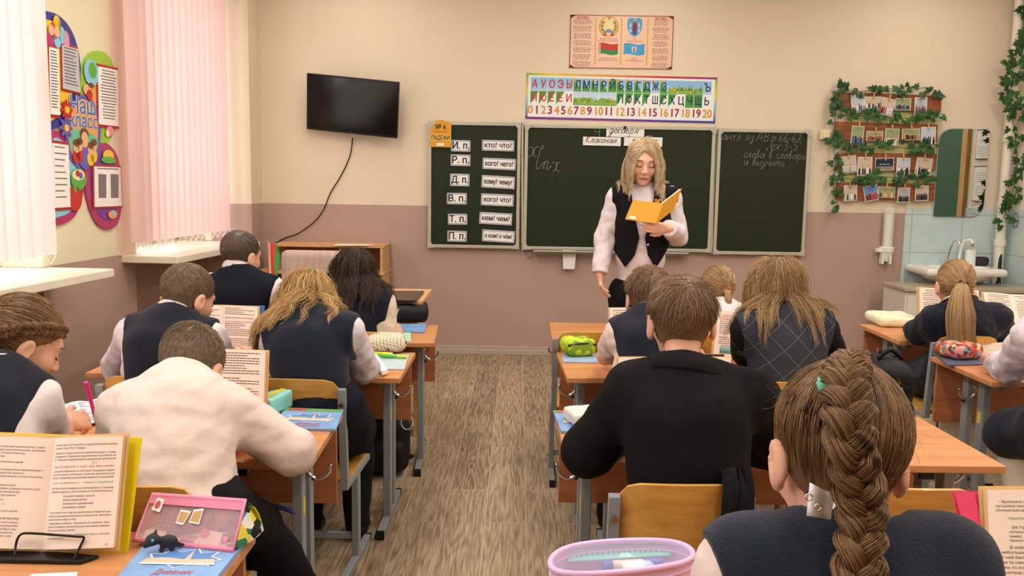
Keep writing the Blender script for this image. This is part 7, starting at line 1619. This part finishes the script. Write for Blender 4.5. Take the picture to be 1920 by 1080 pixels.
dh = DARK_HAND; pen('dark pen in the hand of the dark-haired girl', dh+np.array([-.02, .10, -.03]), dh+np.array([.03, .06, .10]), .005, mat('dark_pen', '#3A3C48', .3), CHROME)
# ---- cases
def case(name, label, cat, corners_px, z, hgt, m, rad=.03, lean=(0, 0), h=.006, dz=.0, group='pencil cases'):
    """soft bag over a quadrilateral footprint"""
    P = np.array([at(x, y, z=z) for x, y in corners_px]); c = P.mean(0); ex = nrm(P[1]-P[0]+P[2]-P[3]); ex[2] = 0; ex = nrm(ex); ey = np.cross((0, 0, 1), ex); a = abs(((P[1]-P[0]+P[2]-P[3])/2) @ ex)/2; b_ = abs(((P[3]-P[0]+P[2]-P[1])/2) @ ey)/2
    R = np.stack([ex, ey, np.array([0, 0, 1.])], 1); o = empty(name, (c[0], c[1], z), label=label, cat=cat, group=group); ctr = c+np.array([0, 0, hgt/2])
    base = rbox(ctr, (a, b_, hgt/2), min(rad, hgt/2-.001, b_-.001), R)
    soft('body', lambda p: np.maximum(base(p)-.003*vnoise(p, 40., 3), z+.0005-p[:, 2]), ctr-np.array([a+b_+.03]*2+[hgt]), ctr+np.array([a+b_+.03]*2+[hgt]), h, m, o); return o, ctr, R, (a, b_, hgt/2)
def zipper(o, ctr, R, ax, m, zf=.75, yf=-.6, r=.004):
    a, b_, c = ax; b = MB(); b.tube(spline([ctr+R @ np.array([-a*.94, b_*yf, c*zf]), ctr+R @ np.array([0, b_*yf, c*(zf+.18)]), ctr+R @ np.array([a*.94, b_*yf, c*zf])], 6), r, 6); b.build('zip', m, o, world=True, smooth=True)
def grid_mat(name, base, line, sc, w_=.12):
    m = mat(name, base, .75); N = m.node_tree.nodes; L = m.node_tree.links; tc = N.new('ShaderNodeTexCoord'); mp = N.new('ShaderNodeMapping'); mp.inputs['Rotation'].default_value = (.2, .15, .25); L.new(tc.outputs['Object'], mp.inputs[0]); br = N.new('ShaderNodeTexBrick'); br.offset = 0
    sp = N.new('ShaderNodeSeparateXYZ'); L.new(mp.outputs[0], sp.inputs[0]); ad = N.new('ShaderNodeMath'); ad.operation = 'ADD'; L.new(sp.outputs[1], ad.inputs[0]); L.new(sp.outputs[2], ad.inputs[1]); cb = N.new('ShaderNodeCombineXYZ'); L.new(sp.outputs[0], cb.inputs[0]); L.new(ad.outputs[0], cb.inputs[1]); L.new(cb.outputs[0], br.inputs[0])
    br.inputs['Scale'].default_value = sc; br.inputs['Brick Width'].default_value = 1; br.inputs['Row Height'].default_value = 1; br.inputs['Mortar Size'].default_value = w_/2; br.inputs['Color1'].default_value = br.inputs['Color2'].default_value = (*rgb(base), 1); br.inputs['Mortar'].default_value = (*rgb(line), 1); L.new(br.outputs[0], N['Principled BSDF'].inputs[0]); return m
def blotch(name, cols, sc):
    m = mat(name, cols[0], .6); N = m.node_tree.nodes; L = m.node_tree.links; tc = N.new('ShaderNodeTexCoord'); v = N.new('ShaderNodeTexVoronoi'); v.inputs['Scale'].default_value = sc; L.new(tc.outputs['Object'], v.inputs[0]); sp = N.new('ShaderNodeSeparateColor'); L.new(v.outputs['Color'], sp.inputs[0]); cr = N.new('ShaderNodeValToRGB'); cr.color_ramp.interpolation = 'CONSTANT'
    while len(cr.color_ramp.elements) < len(cols): cr.color_ramp.elements.new(.5)
    for i, (e, c) in enumerate(zip(cr.color_ramp.elements, cols)): e.position = i/len(cols); e.color = (*rgb(c), 1)
    L.new(sp.outputs[0], cr.inputs[0]); L.new(cr.outputs[0], N['Principled BSDF'].inputs[0]); return m
r = case('pencil_case', 'cream pencil case with a fine dark check and pink zip', 'case', [(684, 650), (756, 650), (766, 662), (688, 664)], .646, .072, grid_mat('cream_check', '#E6D8BC', '#4A4038', 75.), .035); zipper(*r, mat('rose_zip', '#E08A92', .5))
r = case('pencil_case', 'black soft pencil case at the right end of the first left desk', 'case', [(730, 592), (802, 592), (803, 606), (728, 606)], .649, .085, mat('black_nylon', '#151517', .6, .3, bump=.2, bscale=60), .03); zipper(*r, mat('grey_zip', '#4A4A4E', .4), .5)
r = case('pencil_case', 'lime-green pencil case with dark edging on the second right desk', 'case', [(1054, 659), (1108, 657), (1112, 669), (1056, 671)], .646, .075, blotch('lime_camo', ['#B7D42A', '#A8CC22', '#C6DC3A', '#7E9A1E'], 40), .03); zipper(*r, mat('dark_zip', '#2A2C22', .5), .35, -.9, .006)
r = case('pencil_case', 'cream soft pouch on the desk by the tiled corner', 'case', [(1634, 600), (1706, 601), (1716, 616), (1634, 613)], .641, .055, mat('cream_canvas', '#EADFC0', .8, bump=.4, bscale=30), .022); zipper(*r, mat('cream_zip', '#D9CBA8', .6), .4)
r = case('pencil_case', 'floral red and orange pencil case with a dark zip', 'case', [(1764, 664), (1820, 662), (1830, 675), (1774, 678)], .6475, .068, blotch('floral_print', ['#C2453F', '#E08A4A', '#D9A0A0', '#7A2C3A', '#5FA0A8', '#E6C26A', '#A83A4A'], 55), .03); zipper(*r, BLK, .5, -.7, .006)
r = case('pencil_box', 'mint pencil box with a yellow band behind the sleeve of the pale shirt', 'case', [(506, 760), (536, 762), (524, 786), (486, 782)], .641, .06, mat('mint_plastic', '#8CCFC6', .35), .008); b = MB(); c_, R_, ax = r[1], r[2], r[3]; b.box(c_+np.array([0, 0, ax[2]+.0005]), (.016, ax[1]*1.9, .002), R_); b.build('yellow_band', mat('yellow_band', '#E6C52A', .4), r[0], world=True)
r = case('pencil_box', 'translucent white pencil box standing on a diary left of the black jacket', 'case', [(1062, 782), (1122, 780), (1128, 800), (1068, 804)], .6495, .04, mat('frosted_white', '#E9E8E4', .3, alpha=.85), .01)
b = MB()
for k, c_ in enumerate(('#D05A5A', '#D9A03A', '#6AA06A')): 
    p0 = r[1]+r[2] @ np.array([-.03, -.012+.012*k, 0]); b.cyl(p0, p0+r[2] @ np.array([.07, .004, 0]), .004, n=8, mi=k)
b.build('pencils', [mat('pencil%d' % k, c_, .4) for k, c_ in enumerate(('#D05A5A', '#D9A03A', '#6AA06A'))], r[0], world=True, smooth=40)
# -- the pink transparent wedge case
PKC = mat('pink_vinyl', '#E58AA8', .3); CLR = mat('clear_vinyl', '#F6C9D6', .08, .6, alpha=.28)
f0, f1, t1, t0 = at(252, 1012, z=.653), at(438, 1032, z=.653), at(459, 940, y=1.70), at(287, 928, y=1.74); bk0, bk1 = f0+np.array([.02, .10, 0]), f1+np.array([.03, .10, 0])
o = empty('pencil_case', (f0+f1+bk0+bk1)/4, label='transparent pencil case with pink edging and stickers, on the diary', cat='case', group='pencil cases')
b = MB(); quad_slab(b, [f0, f1, t1, t0], .0012); b.build('clear_front', CLR, o, world=True)
b = MB(); g = np.array([[t0+(bk0-t0)*v+(t1-t0+((bk1-bk0)-(t1-t0))*v)*u+np.array([0, .018*sin(pi*v), .004*sin(pi*v)]) for u in np.linspace(0, 1, 6)] for v in np.linspace(0, 1, 6)]); b.sheet(g, th=.002); quad_slab(b, [bk0+[0, 0, .001], bk1+[0, 0, .001], f1+[0, 0, .001], f0+[0, 0, .001]][::-1], .001)
b.build('argyle_back', blotch('argyle_cloth', ['#E6D24A', '#2E7A5A', '#1A1C20', '#E9E6D6', '#3A8AA0'], 42), o, world=True, smooth=40)
b = MB(); g = np.array([[f1*(1-v)+t1*v+(bk1-f1*(1-v)-t1*v)*u*(1-.0*v)+np.array([.012*sin(pi*u)*sin(pi*min(1, v+.2)), 0, 0]) for u in np.linspace(0, 1, 5)] for v in np.linspace(0, 1, 5)]); b.sheet(g, th=.001); b.build('side_gusset', MATS['argyle_cloth'], o, world=True, smooth=40)
b = MB(); b.tube(spline([f0, f1, t1, t0], 1, True), .006, 8, closed=True); b.build('pink_piping', PKC, o, world=True, smooth=True)
b = MB(); n_ = nrm(np.cross(f1-f0, t0-f0)); F = lambda u, v, dz=0.002: f0+(f1-f0)*u+(t0-f0)*v+((t1-t0)-(f1-f0))*u*v+n_*dz
quad_slab(b, [F(.0, .80, .004), F(1, .80, .004), F(1, .985, .004), F(.0, .985, .004)], .003); b.build('zip_band', PKC, o, world=True)
def sticker(pts, mi, dz): b.add([F(u, v, dz) for u, v in pts], [tuple(range(len(pts)))], mi)
b = MB(); circ = lambda u, v, r1, r2, n=14: [(u+r1*cos(a), v+r2*sin(a)) for a in np.linspace(0, 2*pi, n, endpoint=False)]
sticker([(.16, .3), (.38, .3), (.36, .72), (.12, .72)], 0, -.012)
for k in range(12): sticker(circ(.16+.05*(k % 4), .38+.1*(k//4), .005, .012, 8), 3, -.011)
sticker([(.04, .02), (.26, .02), (.27, .26), (.05, .26)], 1, -.008); sticker([(.56, .06), (.82, .0), (.84, .34), (.64, .38)], 1, -.008); sticker(circ(.66, .30, .05, .1), 4, -.006); sticker([(.4, .0), (.8, .0), (.7, .22), (.46, .2)], 5, -.014)
sticker([(.36, .42), (.44, .4), (.48, .7), (.36, .72)], 3, .003); sticker([(.37, .46), (.435, .44), (.465, .66), (.37, .68)], 2, .0035); sticker([(.49, .46), (.6, .44), (.6, .78), (.5, .74)], 3, .003); sticker([(.5, .49), (.59, .47), (.59, .74), (.51, .70)], 2, .0035)
sticker([(.06, .66), (.16, .62), (.16, .9), (.08, .94)], 3, .005); sticker(circ(.11, .78, .03, .09), 4, .006); sticker(circ(.9, .2, .03, .07, 6), 5, .003)
b.build('stickers', [mat('grey_pattern', '#4A4A50', .5), mat('sticker_cream', '#F0E2C8', .4), mat('sticker_tan', '#C9A06A', .4), mat('sticker_white', '#F4F0EC', .4), mat('sticker_rose', '#C9606A', .4), mat('sticker_pink', '#E08AB0', .4)], o, world=True)
# -- little dark rubber animal
q = at(293, 1032, z=.652); RUB = mat('dark_rubber', '#23242C', .55)
o = empty('toy_animal', q, label='small dark rubber animal figure with a blue eye on the diary', cat='toy')
fn = uni([(ell(q+[.022, .008, .016], (.018, .012, .013)), .01), (ell(q+[-.004, -.004, .024], (.013, .012, .012)), .01), (cone(q+[-.008, -.010, .022], q+[-.014, -.015, .018], .009, .007), .006), (cone(q+[.03, .01, .01], q+[.046, .02, .004], .006, .003), .006), (cone(q+[.014, 0, .01], q+[.012, -.004, .002], .005, .005), .004), (cone(q+[.030, .006, .01], q+[.030, .002, .002], .005, .005), .004), (cone(q+[-.002, 0, .032], q+[-.0, .004, .042], .004, .002), .004)], .006)
soft('toy_body', fn, q-.05, q+.07, .0028, RUB, o); b = MB(); b.ball(q+np.array([.0, -.0155, .027]), .0032, 8, 6); b.build('eye', mat('blue_eye', '#4FA8D8', .2), o, world=True, smooth=True)
# -- clear lilac-edged case nearest the camera
zt_ = .725; LIL = mat('lilac_vinyl', '#DDB4DC', .3); c4 = [at(1062, 1024, z=zt_), at(1262, 1014, z=zt_), at(1290, 1056, z=zt_), at(1048, 1078, z=zt_)]; o = empty('pencil_case', np.mean(c4, 0)*[1, 1, 0]+[0, 0, .641], label='transparent lilac-edged pencil case with ruler and glue stick, at the bottom edge', cat='case', group='pencil cases')
ring = spline(c4, 8, True); sm = ring.copy()
for _ in range(6): sm = (np.roll(sm, 1, 0)+sm*2+np.roll(sm, -1, 0))/4
b = MB(); b.tube(sm, .0055, 10, closed=True); b.tube(sm-np.array([0, 0, .018]), .0025, 8, closed=True); b.build('lilac_edging', LIL, o, world=True, smooth=True)
lo_ = sm.copy(); lo_[:, 2] = .642; b = MB(); k = len(sm); v = np.concatenate([sm, lo_+(lo_-lo_.mean(0))*[.03, .03, 0]]); b.add(v, [(i, (i+1) % k, k+(i+1) % k, k+i) for i in range(k)]+[tuple(range(2*k-1, k-1, -1))]); b.build('soft_sides', mat('lilac_cloth', '#D9B8DC', .5), o, world=True, smooth=60)
b = MB(); cc = sm.mean(0); rings = [sm+(cc-sm)*t_+np.array([0, 0, .006*sin(pi*t_/2)]) for t_ in (0, .3, .6, .98)]; b.sheet(np.array([np.vstack([r_, r_[:1]]) for r_ in rings])); b.build('clear_lid', mat('clear_lid_vinyl', '#EDE6F6', .06, .7, alpha=.22), o, world=True, smooth=True)
zi = zt_-.018; b = MB(); quad_slab(b, [at(1066, 1052, z=zi), at(1258, 1040, z=zi), at(1256, 1026, z=zi), at(1066, 1038, z=zi)], .003)
for k in range(18): 
    x = 1070+10*k; quad_slab(b, [at(x, 1044-.06*k*10, z=zi+.001), at(x+1.5, 1044-.06*k*10, z=zi+.001), at(x+1.5, 1038-.06*k*10, z=zi+.001), at(x, 1038-.06*k*10, z=zi+.001)], .0006, 1)
tag(b.build('ruler', [mat('teal_plastic', '#7CC9C4', .3), mat('ruler_marks', '#3A6A70', .5)]), 'teal ruler inside the transparent lilac-edged case', 'ruler')
g0, g1 = at(1130, 1062, z=zi+.004), at(1240, 1056, z=zi+.004); d = g1-g0; b = MB(); b.cyl(g0, g0+d*.16, .010, n=14, mi=0); b.cyl(g0+d*.16, g0+d*.68, .0095, n=14, mi=1); b.cyl(g0+d*.68, g1, .010, n=14, mi=0); tag(b.build('glue_stick', [mat('royal_blue', '#2A3FB4', .3), mat('glue_label', '#CFC8B4', .5)], smooth=50), 'blue glue stick with a beige label inside the lilac-edged case', 'glue stick')
# ---- glasses on the far right desk
b = MB(); gq = at(1906, 594, z=.66)
for k in (-1, 1): b.tube(np.array([gq+np.array([k*.03+.022*cos(t), 0, .018*sin(t)]) for t in np.linspace(0, 2*pi, 15)]), .002, 5); b.tube([gq+np.array([k*.05, 0, .005]), gq+np.array([k*.055, .10, .0])], .002, 5)
b.tube([gq+np.array([-.009, 0, .006]), gq+np.array([.009, 0, .006])], .002, 5); tag(b.build('eyeglasses', BLK, smooth=True), 'folded dark eyeglasses lying on the far right desk', 'glasses')
# ---- flag on the teacher desk
fx = at(503, 450, y=4.8); o = empty('desk_flag', (fx[0], 4.8, TH), label='small red and green flag on a stand on the teacher desk', cat='flag')
b = MB(); b.cyl((fx[0], 4.8, TH+.012), (fx[0]-.0, 4.8, fx[2]), .0035, n=8); b.lathe([(.03, 0), (.03, .008), (.01, .014)], (fx[0], 4.8, TH), n=14); b.build('staff', mat('brass', '#B9A06A', .3, metal=.7), o, world=True, smooth=40)
zt2 = fx[2]-.012; b = MB()
def fl(u, v): return np.array([fx[0]+.004+.045*u+.012*u*(1-v)+.006*sin(v*6+u*3)*u, 4.8+.018*sin(u*4+v*5)*u, zt2-.02*u-.235*(1-v)*(1-.0*u)])
N_ = 8
for (u0, u1, mi) in ((0, .12, 2), (.12, .66, 0), (.66, 1., 1)):
    b.sheet(np.array([[fl(u0+(u1-u0)*i/4, v) for i in range(5)] for v in np.linspace(0, 1, 12)]), mi)
b.build('flag_cloth', [RED, GRN, MATS['ornament_white']], o, world=True, smooth=True)
# ---- bags, coats
NYL = mat('black_bag_nylon', '#131315', .6, .3, bump=.3, bscale=40)
def bag(label, c, half, m=NYL, rad=.08, tilt=0., straps=True, name='backpack', group=None, h=.012, pocket=True):
    c = np.asarray(c, float); R = rotm(0, 0, tilt); o = empty(name, (c[0], c[1], c[2]-half[2]), label=label, cat='bag', group=group)
    f = uni([(rbox(c, half, min(rad, min(half)-.005), R), .02)]+([(rbox(c+R @ np.array([0, -half[1]*.9, -half[2]*.35]), (half[0]*.8, half[1]*.4, half[2]*.5), min(rad, half[1]*.38), R), .015)] if pocket else []), .015)
    soft('bag_body', lambda p: f(p)-.008*vnoise(p, 16., 2), c-np.asarray(half)*1.5-.05, c+np.asarray(half)*1.5+.05, h, m, o)
    if straps:
        b = MB()
        for sg in (-1, 1): b.tube(spline([c+R @ np.array([sg*half[0]*.5, half[1]*.5, half[2]*.95]), c+R @ np.array([sg*half[0]*.6, half[1]*1.5, half[2]*.9]), c+R @ np.array([sg*half[0]*.8, half[1]*1.7, 0]), c+R @ np.array([sg*half[0]*.8, half[1]*.9, -half[2]*.8])], 6), .018, 8, flat=.35)
        b.build('strap', m, o, world=True, smooth=True)
        b = MB(); b.tube(spline([c+R @ np.array([-.05, 0, half[2]*.97]), c+R @ np.array([0, 0, half[2]*1.18]), c+R @ np.array([.05, 0, half[2]*.97])], 6), .01, 8); b.build('carry_handle', m, o, world=True, smooth=True)
    return o
c = at(1668, 740, y=3.45); bp = bag('black backpack with a side bottle, hanging at a desk end in the right aisle', (c[0], 3.47, c[2]-.02), (.075, .12, .17), tilt=.0)
bt = at(1681, 768, y=3.32); o = empty('water_bottle', (bt[0], 3.32, bt[2]-.12), label='white flask with a gold cap in the side of the black backpack', cat='bottle')
MB().lathe([(.026, -.10), (.028, -.09), (.028, .04), (.018, .068), (.016, .075)], (bt[0], 3.32, bt[2]-.02), n=18).build('flask', PVC, o, world=True, smooth=50); MB().lathe([(.018, .075), (.018, .105), (.014, .108)], (bt[0], 3.32, bt[2]-.02), n=16).build('cap', mat('gold_cap', '#C9A46A', .3, metal=.7), o, world=True, smooth=40)
b = MB(); b.tube(spline([np.array([bt[0]-.012, 3.29, bt[2]+.045]), np.array([bt[0]-.03, 3.285, bt[2]-.0]), np.array([bt[0]-.0, 3.285, bt[2]-.05]), np.array([bt[0]+.008, 3.29, bt[2]+.04])], 6), .006, 6, flat=.5); b.build('loop', mat('steel_blue', '#3F6E94', .5), o, world=True, smooth=True)
lb_ = bag('black school bag with a white cord loop on the floor under the second left desk', (-.62, 3.98, .15), (.13, .07, .145), straps=False)
b = MB(); q = at(763, 792, y=3.89); b.tube(np.array([q+np.array([.028*cos(t), .004*sin(2*t), .034*sin(t)]) for t in np.linspace(0, 2*pi, 25)]), .0025, 6); b.build('cord_loop', PVC, lb_, world=True, smooth=True)
b = MB(); q = [at(752, 810, z=.06), at(745, 832, z=.02), at(758, 848, z=.012), at(773, 857, z=.008)]; b.tube(spline(q, 5), .016, 8, flat=.2); tag(b.build('bag_strap', NYL, smooth=True), 'black strap trailing on the floor in the left aisle', 'strap')
c = at(530, 960, y=2.45); bag('black backpack with blue trim under the desk of the boy in the pale shirt', (c[0]-.13, 2.50, .15), (.12, .07, .15), straps=False); b = MB(); b.tube(spline([at(480, 945, y=2.4), at(520, 950, y=2.38), at(556, 962, y=2.38)], 5), .006, 6); tag(b.build('bag_trim', mat('violet_blue_trim', '#3F3F94', .5), smooth=True), 'violet-blue ribbon on the backpack under the left desk', 'ribbon')
def drape(label, x, y, w_, z0, z1, z2, m, name='jacket', y2=.035, cat='coat'):
    """cloth folded over a chair back"""
    o = empty(name, (x, y, z0), label=label, cat=cat); g = []
    for t in np.linspace(0, 1, 15):
        if t < .45: yy, zz = y-y2, z0+(z1-z0)*(t/.45)
        elif t < .55: a = (t-.45)/.1*pi; yy, zz = y-y2*cos(a), z1+y2*.5*sin(a)
        else: yy, zz = y+y2, z1-(z1-z2)*((t-.55)/.45)
        g.append([(x+w_*(u-.5)*(1+.08*sin(t*9)), yy+.008*sin(u*14+t*6), zz+.006*sin(u*8)) for u in np.linspace(0, 1, 13)])
    b = MB(); b.sheet(np.array(g), th=.012); b.build('cloth', m, o, world=True, smooth=60); return o
drape('black jacket hung over the left part of the chair back at the lower left', -.93, 1.795, .17, .42, .72, .5, BLKC)
drape('black scarf-like cloth hung over the chair back behind the black jacket', .50, 1.875, .062, .45, .733, .5, BLKC, name='scarf', cat='scarf', y2=.03)
drape('cream woollen coat over the chair of the girl with the ponytail', 2.09, 3.895, .29, .12, .665, .4, mat('cream_wool', '#D8CBB8', .95, .1, bump=.6, bscale=50, sheen=.2), y2=.035)
